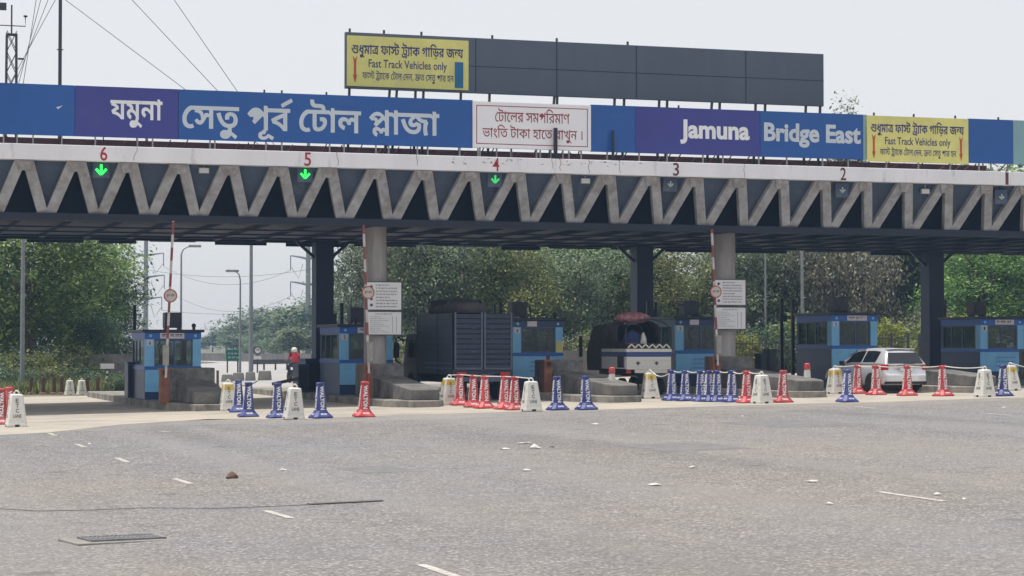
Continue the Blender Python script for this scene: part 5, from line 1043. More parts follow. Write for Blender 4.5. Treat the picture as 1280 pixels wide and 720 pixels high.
for ytop, dx in ((-12, 0.0), (-40, 0.5), (-95, 0.9), (-205, 1.3)):
    p = at(73, ytop, YM)
    MB().tube([(0, 0, p.z - ZT), (xat(8, YM) - X - 1.2 + dx, -0.3, 0.02)], 0.011, 5).build("guy_wire", m_wire, pole)
YT = 68.5
X = xat(12, YT)
wm = thing("weather_mast", "short lattice mast with wind vane and cup arm at the far left of the roof", "mast", (X, YT, ZT))
zt = at(12, 44, YT).z - ZT
mb = MB()
hw = 0.17
for sx in (-1, 1):
    for sy in (-1, 1):
        mb.bar((sx * hw, sy * hw, -0.02), (sx * hw * 0.85, sy * hw * 0.85, zt), 0.05, 0.05)
k = 0
z = 0.0
while z < zt - 0.2:
    for sy in (-1, 1):
        mb.bar((-hw * 0.9, sy * hw * 0.9, z), (hw * 0.9, sy * hw * 0.9, z + 0.65), 0.022, 0.022)
        mb.bar((hw * 0.9, sy * hw * 0.9, z), (-hw * 0.9, sy * hw * 0.9, z + 0.65), 0.022, 0.022)
    z += 0.65
mb.box(-hw, hw, -hw, hw, zt, zt + 0.04)
mb.build("lattice", m_mast, wm)
ztip = at(11, 6, YT).z - ZT
zar = at(12, 32, YT).z - ZT
MB().tube([(0, 0, zt), (0, 0, ztip)], 0.025, 8).build("spike", m_mast, wm)
a = MB().tube([(-0.45, 0, zar), (0.42, 0, zar), (0.42, 0, zar + 0.28)], 0.018, 6).build("cross_arm", m_mast, wm)
MB().lathe([(0.015, 0.27), (0.07, 0.31), (0.07, 0.33), (0.015, 0.35)], 10).build("wind_cup", m_mast, a, (0.42, 0, zar))
MB().box(-0.5, -0.16, -0.01, 0.01, ztip - 0.18, ztip + 0.06).build("wind_vane", m_mast, wm)
MB().box(0.2, 0.38, -0.04, 0.04, at(12, 74, YT).z - ZT, at(12, 72, YT).z - ZT).build("sensor", m_mast, wm)
# ------------------------------------------------------------------ toll islands
def make_island(k):
    X = ISL[k]
    names = ["leftmost toll island, with the striped boom nearest the lane 6 sign", "toll island with a round column, second from the left", "toll island beside the dark cargo truck, third from the left, without a column",
             "toll island with a round column right of the small open truck", "toll island beside the silver car with a low block in front", "toll island at the right edge of the plaza carrying booth 1"]
    t = thing("toll_island", "concrete " + names[k], "toll island", (X, 61, gz(X)), 0, "concrete toll islands")
    f = [2.1, 0.1, -0.6, -0.9, -0.9, -0.4][k]
    pl = [(-0.42, f), (0.35, f), (0.72, f + 0.7), (0.8, f + 2.0), (1.1, 8.0), (1.12, 22), (-1.12, 22), (-1.12, f + 2.8), (-0.95, f + 1.2)]
    MB().prism(pl, -0.05, 0.2).build("kerb", m_kerb, t, bevel=0.03)
    MB().prism([(-0.40, f + 0.35), (0.45, f + 0.35), (0.62, f + 0.8), (0.66, 5.3), (-0.45, 5.3)], 0.2, [0.52, 0.52, 0.54, 0.86, 0.86]).build("ramp_block", m_block, t, bevel=0.03)
    MB().box(-0.62, 0.72, 5.25, 6.3, 0.205, 1.24).build("crash_block", m_block, t, bevel=0.04)
    return t
for k in range(6):
    make_island(k)

# ------------------------------------------------------------------ booths
def make_booth(n_, label, x, zbase, plate_side):
    w, d = 0.9, 2.85
    t = thing("toll_booth", label, "toll booth", (x, 69.4, zbase), 0, "blue toll booths")
    MB().box(-w, w, 0, d, -0.2 if n_ < 6 else 0, 0.24).build("base", m_booth_navy_and_shade, t)
    mb = MB()
    mb.box(-w + 0.02, w - 0.02, 0.02, 0.08, 0.243, 0.95)
    MB().box(-w + 0.01, w - 0.01, 0.0, 0.06, 0.243, 0.95).build("front_panel", m_booth_light, t)
    o = MB().box(-w, -w + 0.06, 0.063, d, 0.243, 0.95)
    o.box(w - 0.06, w, 0.063, d, 0.243, 0.95)
    o.box(-w + 0.063, w - 0.063, d - 0.06, d, 0.243, 0.95)
    o.build("side_panels", m_booth_navy_and_shade, t)  # same blue paint as the front, its shaded side painted in as navy
    # faint wording on the front panel
    mb = MB()
    for i in range(3):
        scribble(mb, lambda u, v, i=i: (-0.25 + u, -0.004, 0.72 - i * 0.15 + v), 0.8, 0.05, n_ * 7 + i)
    mb.build("panel_marks", m_booth_blue, t, fix=False)
    MB().box(-w - 0.02, w + 0.02, -0.02, d + 0.02, 0.953, 1.06).build("sill_band", m_booth_blue, t, bevel=0.008)
    for sx, ww in ((-1, 0.30), (1, 0.26)):
        xa = sx * w
        xb = sx * (w - ww)
        MB().box(min(xa, xb), max(xa, xb), 0, 0.09, 1.063, 1.93).build("corner_pillar", m_booth_light, t)
        MB().box(min(xa, sx * (w - 0.1)), max(xa, sx * (w - 0.1)), d - 0.1, d, 1.063, 1.93).build("corner_pillar", m_booth_navy_and_shade, t)
    MB().box(-w - 0.01, w + 0.01, -0.01, d + 0.01, 1.933, 2.15).build("header_band", m_booth_navy_and_shade if n_ in (3, 4) else m_booth_blue, t)
    MB().box(-w - 0.1, w + 0.1, -0.12, d + 0.1, 2.153, 2.24).build("roof", m_roof, t, bevel=0.015)
    # windows
    def window(name, x0, x1, y0, y1, z0, z1, axis, mull):
        f = MB()
        th = 0.045
        if axis == 'x':
            f.box(x0, x1, y0, y1, z0, z0 + th)
            f.box(x0, x1, y0, y1, z1 - th, z1)
            f.box(x0, x0 + th, y0, y1, z0 + th, z1 - th)
            f.box(x1 - th, x1, y0, y1, z0 + th, z1 - th)
            for m_ in mull:
                xm = x0 + (x1 - x0) * m_
                f.box(xm - 0.025, xm + 0.025, y0, y1, z0 + th, z1 - th)
        else:
            f.box(x0, x1, y0, y1, z0, z0 + th)
            f.box(x0, x1, y0, y1, z1 - th, z1)
            f.box(x0, x1, y0, y0 + th, z0 + th, z1 - th)
            f.box(x0, x1, y1 - th, y1, z0 + th, z1 - th)
            for m_ in mull:
                ym = y0 + (y1 - y0) * m_
                f.box(x0, x1, ym - 0.025, ym + 0.025, z0 + th, z1 - th)
        o = f.build("window", m_frame, t)
        if axis == 'x':
            ym = (y0 + y1) / 2
            MB().box(x0 + th, x1 - th, ym - 0.004, ym + 0.004, z0 + th, z1 - th).build("pane", m_glass, o)
        else:
            xm = (x0 + x1) / 2
            MB().box(xm - 0.004, xm + 0.004, y0 + th, y1 - th, z0 + th, z1 - th).build("pane", m_glass, o)
        return o
    fm = (0.52,) if n_ in (2, 3, 6) else ()
    window("front", -w + 0.303, w - 0.263, 0.025, 0.075, 1.063, 1.93, 'x', fm)
    window("side", -w + 0.01, -w + 0.06, 0.35, d - 0.102, 1.063, 1.93, 'y', (0.4, 0.72))
    window("side", w - 0.06, w - 0.01, 0.35, d - 0.102, 1.063, 1.93, 'y', (0.5,))
    window("rear", -w + 0.102, w - 0.102, d - 0.06, d - 0.01, 1.063, 1.93, 'x', (0.5,))
    MB().box(-w, -w + 0.07, 0.093, 0.345, 1.063, 1.93).build("side_pillar", m_booth_light if n_ < 3 else m_booth_navy_and_shade, t)
    MB().box(w - 0.07, w, 0.093, 0.345, 1.063, 1.93).build("side_pillar", m_booth_navy_and_shade, t)
    # desk, chair back and papers seen through the glass
    o = MB().box(-0.5, 0.6, 0.5, 1.1, 0.9, 0.95)
    o.box(-0.2, 0.25, 1.4, 1.5, 0.95, 1.42)
    o.box(0.25, 0.55, 0.6, 0.8, 0.95, 1.25)
    o.build("counter", m_inside, t)
    if n_ in (4, 3, 2, 6):
        mb = MB()
        rr = random.Random(n_)
        for q in range(5 if n_ == 4 else 3):
            px_, pz = rr.uniform(-0.5, 0.25), rr.uniform(1.45, 1.72)
            mb.box(px_, px_ + rr.uniform(0.14, 0.3), 0.078, 0.082, pz, pz + rr.uniform(0.1, 0.18))
        mb.build("pasted_papers", m_paper, t)
    pw = 0.34 if plate_side == 'small' else 0.78
    x0 = {'small': -0.38, 'wide': -0.42, 'right': -0.3}[plate_side]
    pl = MB().box(x0, x0 + pw, -0.03, -0.013, 1.95, 2.13).build("name_plate", m_plate_w, t)
    if plate_side != 'small':
        mb = MB()
        scribble(mb, lambda u, v: (x0 + 0.06 + u, -0.034, 1.99 + v), pw - 0.12, 0.1, n_)
        mb.build("plate_marks", m_marks, pl, fix=False)
    nb = MB().box(-w + 0.06, -w + 0.25, -0.02, -0.003, 1.72, 1.90).build("number_plate", m_plate_w, t)
    mb = MB()
    text_on(mb, str(n_), lambda u, v: (-w + 0.12 + u, -0.024, 1.75 + v), 0.08, 0.12, 0.02)
    mb.build("digit", m_marks, nb, fix=False)
    for sx in (-1, 1):
        MB().lathe([(0.0, 0), (0.05, 0), (0.05, 0.01), (0.0, 0.01)], 12).build("emblem_disc", m_booth_light, t, (sx * 0.72, -0.02, 2.04)).rotation_euler = (R(90), 0, 0)
    if n_ == 4:
        MB().box(w - 0.25, w - 0.01, -0.02, -0.003, 1.075, 1.45).build("yellow_notice", m_yellow, t)
        MB().box(0.3, 0.42, -0.03, -0.003, 0.26, 0.95).build("door_post", m_cab, t)
    return t
BOOTHS = [(6, ISL[0] - 0.07, 0.0, 'wide', "blue toll booth marked 6 beside the road at the left, green trees to its left"),
          (5, ISL[1] + 0.28, 0.08, 'right', "blue toll booth marked 5, half hidden behind the left round column"),
          (4, ISL[2] + 0.22, 0.2, 'small', "blue toll booth marked 4 with a yellow notice, right of the dark cargo truck"),
          (3, ISL[3] + 0.12, 0.17, 'small', "blue toll booth marked 3 between the small open truck and the right round column"),
          (2, ISL[4] + 0.05, 0.23, 'right', "blue toll booth marked 2 behind the silver car"),
          (1, ISL[5] - 0.02, 0.0, 'right', "blue toll booth marked 1 at the right edge of the plaza")]
for n_, x, ex, side, lab in BOOTHS:
    zb = gz(x) + 0.2 + ex
    make_booth(n_, lab, x, zb, side)
    # air conditioner box on the roof
    ax = {6: 0.12, 5: -0.1, 4: -0.42, 3: 0.0, 2: -0.15, 1: -0.5}[n_]
    t = thing("air_conditioner", "dark air conditioner box on the roof of booth %d" % n_, "air conditioner", (x + ax, 70.1, zb + 2.243), 0, "air conditioners on the booth roofs")
    MB().box(-0.27, 0.27, 0, 0.5, 0.06, 0.56).build("casing", m_ac, t, bevel=0.02)
    mb = MB()
    mb.box(-0.25, -0.19, 0.02, 0.48, 0.0, 0.057)
    mb.box(0.19, 0.25, 0.02, 0.48, 0.0, 0.057)
    mb.build("feet", m_ac, t)
    if n_ in (1, 4):
        o = MB().lathe([(0.0, 0), (0.2, 0), (0.2, 0.02), (0.0, 0.02)], 20).build("fan_guard", m_blackpost, t, (0, -0.004, 0.32))
        o.rotation_euler = (R(90), 0, 0)
    if n_ in (3, 4):
        s = -1 if n_ == 3 else 1
        MB().tube([(s * 0.25, 0.2, 0.4), (s * 0.4, 0.2, 0.42), (s * 0.47, 0.2, 0.25), (s * 0.47, 0.2, 0.0)], 0.025, 6).build("hose", m_ac, t)
    if n_ in (6, 5, 4, 3):
        t = thing("beacon", "small dark beacon on the roof edge of booth %d" % n_, "beacon", (x + 0.72 if n_ != 5 else x - 0.3, 69.7, zb + 2.243), 0, "beacons on the booth roofs")
        MB().lathe([(0.05, 0), (0.05, 0.08), (0.07, 0.09), (0.07, 0.16), (0.03, 0.2)], 10).build("lamp", m_blackpost, t)

# ------------------------------------------------------------------ detector posts, cabinets, barriers, column notices
def post(px, pt, pb, Y, lab, sensor=None, w=0.055):
    X = xat(px, Y)
    z1, z0 = at(px, pt, Y).z, gz(X) + 0.2
    t = thing("detector_post", lab, "post", (X, Y, z0), 0, "thin black posts beside the booths")
    MB().box(-w, w, -w, w, 0, z1 - z0).build("shaft", m_blackpost, t)
    MB().box(-w * 2, w * 2, -w * 2, w * 2, 0, 0.05).build("foot", m_blackpost, t)
    if sensor:
        zs = at(px, sensor, Y).z - z0
        MB().box(-0.14, 0.14, -w - 0.12, -w - 0.003, zs - 0.12, zs + 0.12).build("sensor", m_blackpost, t)
post(168, 381, 470, 73.6, "thin black post at the left corner of booth 6")
post(599, 376, 450, 73.2, "thin black post above the dark truck, tallest of three")
post(618, 380, 450, 73.9, "thinnest black post above the dark truck, middle of three", w=0.03)
post(625, 378, 450, 73.2, "thin black post above the dark truck, rightmost of three")
post(810, 376, 450, 73.2, "thin black post behind the small open truck, thicker of two")
post(820, 377, 450, 74.2, "thin black post behind the small open truck, thinner of two", w=0.03)
post(977, 373, 465, 73.6, "thin black post with a sensor box, left of booth 2", sensor=398)
post(991, 374, 465, 73.6, "plain thin black post close to the left of booth 2")
post(1182, 375, 440, 73.9, "thin black post behind the left corner of booth 1", w=0.03)
post(427, 379, 440, 72.9, "thin black post behind booth 5")
def cabinet(px0, px1, pt, Y, lab, d=0.7, mat=m_booth_navy_and_shade):
    x0, x1 = xat(px0, Y), xat(px1, Y)
    xm = (x0 + x1) / 2
    z1 = at((px0 + px1) / 2, pt, Y).z
    t = thing("equipment_cabinet", lab, "cabinet", (xm, Y, gz(xm) + 0.2), 0, "dark equipment cabinets")
    h = z1 - gz(xm) - 0.2
    w = (x1 - x0) / 2
    MB().box(-w, w, 0, d, 0, h - 0.05).build("body", mat, t, bevel=0.015)
    MB().box(-w - 0.02, w + 0.02, -0.03, d + 0.02, h - 0.047, h).build("lid", mat, t)
    MB().box(-w * 0.75, w * 0.75, -0.012, -0.002, 0.08, h - 0.15).build("door", m_blackpost, t)
cabinet(961, 971, 436, 68.4, "narrow black cabinet right of the right round column", 0.5, m_blackpost)
cabinet(951, 958, 442, 68.0, "narrow black cabinet hugging the block of the right round column", 0.5, m_blackpost)
cabinet(382, 404, 448, 74.0, "taller dark cabinet at the foot of the left square column", 0.9)
cabinet(373, 386, 455, 73.0, "lower dark cabinet left of the left square column", 0.9)
cabinet(160, 172, 452, 72.0, "dark cabinet at the left flank of booth 6", 0.8)

def boom(px_b, py_b, px_t, py_t, Y, lab, disc=None, short=False):
    p0 = at(px_b, py_b, Y)
    X = p0.x
    zb = gz(X) + 0.2
    t = thing("boom_barrier", lab, "barrier", (X, Y, zb), 0, "red and white boom barriers")
    MB().box(-0.14, 0.14, -0.14, 0.16, 0, 1.0).build("cabinet", m_cab, t, bevel=0.015)
    MB().box(-0.17, 0.17, -0.17, 0.19, 1.003, 1.06).build("cabinet_lid", m_cab, t)
    MB().lathe([(0.0, 0), (0.07, 0), (0.07, 0.1), (0, 0.1)], 10).build("pivot", m_blackpost, t, (0, -0.15, 0.92)).rotation_euler = (R(90), 0, 0)
    if short:
        return t
    pt_ = at(px_t, py_t, Y)
    a = Vector((0, -0.24, 0.55))
    b = Vector((pt_.x - X, -0.24, pt_.z - zb))
    arm = MB().bar(a, b, 0.07, 0.05, (0, 1, 0)).build("arm", m_boom, t)
    MB().box(-0.09, 0.09, -0.33, -0.275, 1.15, 1.75).build("arm_bracket", m_galv, t)
    if disc:
        q = at(disc[0], disc[1], Y)
        o = MB().lathe([(0, 0), (0.205, 0), (0.205, 0.02), (0, 0.02)], 24).build("disc", m_discrim, t, (q.x - X, -0.30, q.z - zb))
        o.rotation_euler = (R(90), 0, 0)
        MB().lathe([(0, 0.021), (0.165, 0.021), (0.165, 0.024), (0, 0.024)], 24).build("disc_face", m_disc, o)
        mb = MB()
        scribble(mb, lambda u, v: (-0.11 + u, -0.03 + v, 0.027), 0.22, 0.07, 4)
        mb.build("disc_marks", m_marks, o, fix=False)
    return t
boom(205, 495, 215, 277, 65.0, "raised striped boom barrier with a round disc in front of booth 6", (211, 370))
boom(459, 490, 452, 282, 64.9, "raised striped boom barrier against the left round column", (457, 366))
boom(894, 480, 886, 287, 64.9, "raised striped boom barrier against the right round column", (890, 365))
boom(684, 480, 0, 0, 66.0, "brown barrier cabinet without an arm in front of booth 4", None, True)

def notices(px0, px1, yt, ym0, ym1, yb, k, lab1, lab2):
    X = ISL[k] - 0.12
    Y = 66.18
    for j, (a, b, lab) in enumerate(((yt, ym0, lab1), (ym1, yb, lab2))):
        x0, x1 = xat(px0, Y), xat(px1, Y)
        xm = (px0 + px1) / 2
        z1, z0 = at(xm, a, Y).z, at(xm, b, Y).z
        t = thing("notice_board", lab, "notice board", (x0, Y, z0), 0, "white notice boards on the round columns")
        W, H = x1 - x0, z1 - z0
        MB().box(0, W, 0, 0.03, 0, H).build("panel", m_board, t)
        o = MB()
        o.box(-0.03, 0, -0.01, 0.03, -0.03, H + 0.03)
        o.box(W, W + 0.03, -0.01, 0.03, -0.03, H + 0.03)
        o.box(0, W, -0.01, 0.03, -0.03, -0.003)
        o.box(0, W, -0.01, 0.03, H + 0.003, H + 0.03)
        o.build("frame", m_mast, t)
        MB().box(X - x0 - 0.35, X - x0 + 0.35, 0.031, 0.2, H * 0.4, H * 0.5).build("bracket", m_mast, t)
        mb = MB()
        if j == 0:
            for i in range(8):
                scribble(mb, lambda u, v, i=i: (0.27 * W + u, -0.004, H * (0.86 - 0.112 * i) + v), W * (0.4 if i in (0, 4) else 0.62), H * 0.055, k * 31 + i)
            for i in range(4):
                zc = H * (0.84 - 0.225 * i)
                mb.add([(0.14 * W + 0.05 * math.cos(q * math.pi / 5), -0.004, zc + 0.05 * math.sin(q * math.pi / 5)) for q in range(10)], [tuple(range(10))])
            mb.build("lettering", m_marks, t, fix=False)
        else:
            scribble(mb, lambda u, v: (0.25 * W + u, -0.004, H * 0.87 + v), W * 0.5, H * 0.06, k * 13)
            for i in range(9):
                scribble(mb, lambda u, v, i=i: (0.1 * W + u, -0.004, H * (0.76 - 0.085 * i) + v), W * (0.3 + 0.25 * ((i * 7) % 3) / 2), H * 0.035, k * 17 + i)
            for u in (0.74, 0.86):
                mb.add([(u * W, -0.004, 0.06 * H), (u * W + 0.012, -0.004, 0.06 * H), (u * W + 0.012, -0.004, 0.8 * H), (u * W, -0.004, 0.8 * H)], [(0, 1, 2, 3)])
            mb.build("lettering", m_greenmarks, t, fix=False)
notices(458, 501.5, 353, 387, 390, 418, 1, "upper white notice board with lines of writing on the left round column", "lower white table board on the left round column")
notices(893, 932, 350, 381, 384.5, 411, 3, "upper white notice board with lines of writing on the right round column", "lower white table board on the right round column")
# ------------------------------------------------------------------ vehicles
def wheel(parent, x, y, r, w, side):
    o = MB().lathe([(r * 0.6, -w / 2), (r * 0.92, -w / 2), (r, -w * 0.35), (r, w * 0.35), (r * 0.92, w / 2), (r * 0.6, w / 2)], 28).build("tyre", m_tyre, parent, (x, y, r))
    o.rotation_euler = (0, R(90), 0)
    k = MB().lathe([(0.0, -w * 0.3), (r * 0.62, -w * 0.3), (r * 0.62, w * 0.3), (0.0, w * 0.3)], 20).build("rim", m_rim, o)
    mb = MB()
    for i in range(5):
        a = 2 * math.pi * i / 5
        mb.bar((0, 0, side * w * 0.36), (r * 0.58 * math.cos(a), r * 0.58 * math.sin(a), side * w * 0.33), 0.05, 0.02, (0, 0, 1))
    mb.build("spokes", m_rim, k)
    return o

# dark cargo truck in lane 4
TX, TY = 20.42, 65.4
tr = thing("cargo_truck", "dark navy cargo truck with slatted rear gates, right of the left round column", "truck", (TX, TY, gz(TX)))
w = 0.98
MB().box(-0.4, 0.4, 0.2, 6.2, 0.55, 0.8).build("chassis", m_rubber, tr)
MB().box(-w, w, 0.05, 4.3, 0.85, 1.0).build("cargo_floor", m_truck, tr)
mb = MB()
for s in (-1, 1):
    for i in range(9):
        z = 1.003 + i * 0.2
        mb.box(s * w - 0.02, s * w + 0.02, 0.1, 4.25, z, z + 0.19)
    for y in (0.1, 1.8, 4.2):
        mb.box(s * w + s * 0.021 - 0.012, s * w + s * 0.021 + 0.012, y, y + 0.05, 0.86, 2.78)
mb.build("side_rack", m_truck, tr)
MB().box(-w, w, 4.26, 4.32, 1.003, 2.8).build("front_rack", m_truck, tr)
mb = MB()
for s in (-1, 1):
    for i in range(2):
        z = 0.72 + i * 0.16
        mb.box(s * (w + 0.025) - 0.012, s * (w + 0.025) + 0.012, 0.1, 3.2, z + 0.3, z + 0.33)
mb.build("side_trim", m_trucktrim, tr)
for s in (-1, 1):
    mb = MB()
    for i in range(11):
        z = 1.02 + i * 0.16
        mb.box(min(s * 0.03, s * (w - 0.03)), max(s * 0.03, s * (w - 0.03)), 0.0, 0.045, z, z + 0.138)
    g = mb.build("rear_gate", m_truck, tr, bevel=0.006)
    mb = MB()
    for x in (0.05, w - 0.05):
        mb.box(s * x - 0.028, s * x + 0.028, -0.025, -0.002, 1.0, 2.82)
    mb.box(min(s * 0.08, s * (w - 0.08)), max(s * 0.08, s * (w - 0.08)), -0.024, -0.003, 1.0, 1.06)
    mb.build("gate_frame", m_trucktrim, g)
    mb = MB()
    for z in (1.55, 1.95, 2.3):
        mb.box(s * 0.3 - 0.05, s * 0.3 + 0.05, -0.02, -0.002, z, z + 0.03)
    mb.build("latch", m_trucktrim, g)
mb = MB()
mb.box(-w, w, 0.0, 0.06, 0.62, 0.76)
mb.box(-w + 0.1, -w + 0.2, 0.06, 0.3, 0.5, 0.85)
mb.box(w - 0.2, w - 0.1, 0.06, 0.3, 0.5, 0.85)
mb.build("bumper", m_trucktrim, tr)
for s in (-1, 1):
    MB().box(s * 0.72 - 0.16, s * 0.72 + 0.16, -0.02, -0.002, 0.82, 0.92).build("tail_lamp", m_tail, tr)
    for y in (1.1, 5.3):
        o = wheel(tr, s * 0.82, y, 0.43, 0.26, s)
mb = MB()
cabp = [(4.5, 0.6), (6.3, 0.6), (6.35, 1.2), (6.2, 1.3), (5.95, 2.1), (5.7, 2.2), (4.5, 2.2)]
mb.rings([[(x, y, z) for y, z in cabp] for x in (-0.92, -0.86, 0.86, 0.92)])
cab = mb.build("cab", m_truck, tr, bevel=0.05)
for s in (-1, 1):
    MB().box(s * 0.925 - 0.006, s * 0.925 + 0.006, 4.75, 5.75, 1.35, 1.95).build("side_window", m_carglass, cab)
    MB().tube([(s * 0.93, 6.1, 1.9), (s * 1.12, 6.2, 2.05), (s * 1.2, 6.2, 2.0), (s * 1.2, 6.2, 1.25), (s * 1.0, 6.15, 1.1)], 0.035, 8).build("mirror_arm", m_rubber, cab)
    MB().box(s * 1.2 - 0.1, s * 1.2 + 0.1, 6.12, 6.16, 1.35, 1.85).build("mirror", m_rubber, cab)
# bundle of tarpaulin on the load
ld = MB()
rr = random.Random(8)
N = 14
rings = []
for i in range(N):
    y = 0.5 + 3.4 * i / (N - 1)
    h = 0.40 + rr.uniform(-0.14, 0.12)
    rings.append([(x * (0.86 + rr.uniform(-0.03, 0.03)) - 0.08, y, 2.79 + z * h) for x, z in ((-0.72, 0), (-0.74, 0.5), (-0.66, 0.9), (-0.3, 1.0), (0.1, 0.97), (0.35, 0.85), (0.45, 0.3), (0.46, 0))])
ld.rings(rings)
o = ld.build("tarpaulin_bundle", m_tarp, None, (TX, TY, gz(TX)), smooth=True)
tag(o, "dark lumpy tarpaulin bundle lying on top of the cargo truck", "tarpaulin")
o = MB().box(-w + 0.08, w - 0.08, 0.15, 4.2, 1.01, 2.75).build("cargo_load", m_tarp, None, (TX, TY, gz(TX)), bevel=0.06)
tag(o, "dark cargo packed behind the slats of the cargo truck", "cargo")

# small open truck in lane 3
VX, VY = 26.42, 66.3
vt = thing("pickup_truck", "small white and blue open truck with a zigzag painted tailgate rail", "truck", (VX, VY, gz(VX)))
w = 0.79
zf = at(810, 462, VY).z - gz(VX)
z2 = at(810, 446, VY).z - gz(VX)
z3 = at(810, 440, VY).z - gz(VX)
z4 = at(810, 436, VY).z - gz(VX)
z5 = at(810, 429.5, VY).z - gz(VX)
MB().box(-0.3, 0.3, 0.15, 3.9, zf - 0.2, zf - 0.05).build("chassis", m_rubber, vt)
tg = MB().box(-w, w, 0, 0.06, zf, z2).build("tailgate", m_mwhite, vt, bevel=0.012)
mb = MB()
mb.box(-w + 0.05, w - 0.05, -0.012, -0.002, zf + 0.11, zf + 0.14)
mb.box(-w + 0.05, w - 0.05, -0.012, -0.002, z2 - 0.1, z2 - 0.07)
mb.build("pressed_ribs", m_board, tg)
for s in (-1, 1):
    mb = MB()
    c0, zc = s * 0.33 - 0.06, (zf + z2) / 2
    mb.add([(c0 - 0.075, -0.006, zc), (c0, -0.006, zc - 0.075), (c0 + 0.075, -0.006, zc), (c0, -0.006, zc + 0.075)], [(0, 1, 2, 3)])
    mb.build("diamond_mark", m_marks, tg, fix=False)
MB().box(-w, w, 0.005, 0.055, z2 + 0.003, z3).build("blue_band", m_mblue, vt)
MB().box(-w - 0.01, w + 0.01, -0.01, 0.06, z3 + 0.003, z4).build("top_rail", m_mwhite, vt)
rl = MB().box(-w, w, 0.0, 0.05, z4 + 0.003, z5).build("painted_rail", m_rubber, vt)
mb = MB()
nz = 6
for i in range(nz):
    x = -w + 0.05 + (2 * w - 0.1) / nz * i
    dx = (2 * w - 0.1) / nz
    mb.bar((x, -0.006, z4 + 0.03), (x + dx / 2, -0.006, z5 - 0.02), 0.045, 0.008)
    mb.bar((x + dx / 2, -0.006, z5 - 0.02), (x + dx, -0.006, z4 + 0.03), 0.045, 0.008)
mb.build("zigzag_pattern", m_mwhite, rl)
MB().box(-0.5, w - 0.15, -0.03, 0.04, zf - 0.11, zf - 0.003).build("rear_step", m_mwhite, vt)
for s in (-1, 1):
    MB().box(s * w - 0.02, s * w + 0.02, 0.063, 2.3, zf + 0.02, z2).build("side_panel", m_mwhite, vt)
    MB().box(s * w - 0.022, s * w + 0.022, 0.063, 2.3, z2 + 0.003, z3).build("side_band", m_mblue, vt)
    MB().box(s * w - 0.02, s * w + 0.02, 0.063, 2.3, z3 + 0.003, z4).build("side_rail", m_mwhite, vt)
    mb = MB()
    for i in range(8):
        y = 0.1 + i * 0.28
        mb.bar((s * w, y, z4 + 0.003), (s * w, y + 0.2, z5 - 0.02), 0.03, 0.03, (1, 0, 0))
    mb.box(s * w - 0.018, s * w + 0.018, 0.08, 2.3, z5 - 0.03, z5 + 0.01)
    mb.build("side_grille", m_hood, vt)
    MB().box(s * 0.7 - 0.1, s * 0.7 + 0.07, 0.0, 0.04, zf - 0.12, zf - 0.02).build("tail_lamp", m_tail, vt)
    for y in (0.75, 3.1):
        wheel(vt, s * 0.66, y, 0.29, 0.19, s)
MB().box(-w, w, 0.07, 2.3, zf + 0.0, zf + 0.06).build("bed_floor", m_rubber, vt)
hz = at(800, 399, VY).z - gz(VX)
mb = MB()
prof = []
for i in range(9):
    a = math.pi * (1 - i / 8)
    prof.append((w * 0.98 * math.cos(a), hz - 0.35 + 0.35 * math.sin(a)))
mb.rings([[(x, y, z) for x, z in [(-w, z5 + 0.02)] + prof + [(w, z5 + 0.02)]] for y in (0.95, 2.35)], close=False, caps=False)
h = mb.build("canvas_hood", m_hood, vt, smooth=True, fix=False)
sol = h.modifiers.new("thickness", 'SOLIDIFY')
sol.thickness = 0.03
mb = MB()
for y in (0.1, 0.95):
    pts = [(-w, y, z5)] + [(x, y, z) for x, z in prof] + [(w, y, z5)]
    mb.tube(pts, 0.022, 6)
mb.build("hood_hoops", m_truck, vt)
mb = MB()
cp = [(2.45, zf - 0.05), (3.95, zf - 0.05), (4.0, z3), (3.75, z5 + 0.1), (3.35, z5 + 0.62), (2.45, z5 + 0.66)]
mb.rings([[(x, y, z) for y, z in cp] for x in (-0.74, -0.70, 0.70, 0.74)])
cab = mb.build("cab", m_hood, vt, bevel=0.04)
for s in (-1, 1):
    MB().bar((s * 0.75, 3.6, z5 + 0.15), (s * 1.08, 3.65, z5 + 0.28), 0.05, 0.09, (0, 0, 1)).build("mirror_arm", m_mwhite, cab)
    MB().box(s * 1.08 - 0.06, s * 1.08 + 0.06, 3.6, 3.64, z5 - 0.45, z5 + 0.26).build("mirror", m_rubber, cab)
# its load
def blob(name, mat, label, cat, c, r, seed, base=None):
    rr = random.Random(seed)
    mb = MB()
    rings = []
    for j in range(8):
        th = math.pi * (j + 0.02) / 7.04
        rings.append([(r[0] * math.sin(th) * math.cos(q * math.pi / 6) * rr.uniform(0.82, 1.1), r[1] * math.sin(th) * math.sin(q * math.pi / 6) * rr.uniform(0.8, 1.1), r[2] * (1 - math.cos(th)) * 0.5 * 2 * rr.uniform(0.97, 1.03)) for q in range(12)])
    mb.rings(rings)
    o = mb.build(name, mat, None, c, smooth=True)
    tag(o, label, cat)
    return o
g0 = gz(VX)
blob("cloth_bundle", m_cloth_red, "red and white patterned cloth bundle tied over the roof of the small open truck", "bundle", (VX - 0.30, VY + 0.75, g0 + hz - 0.14), (0.62, 0.5, 0.2), 5)
blob("stuffed_sack", m_cloth_blue, "blue stuffed sack inside the small open truck", "sack", (VX - 0.3, VY + 0.7, g0 + zf + 0.06), (0.42, 0.3, 0.62), 13)
blob("pale_cloth", m_paper, "pale bundled cloth inside the small open truck", "cloth", (VX - 0.02, VY + 0.45, g0 + zf + 0.06), (0.13, 0.12, 0.58), 24)
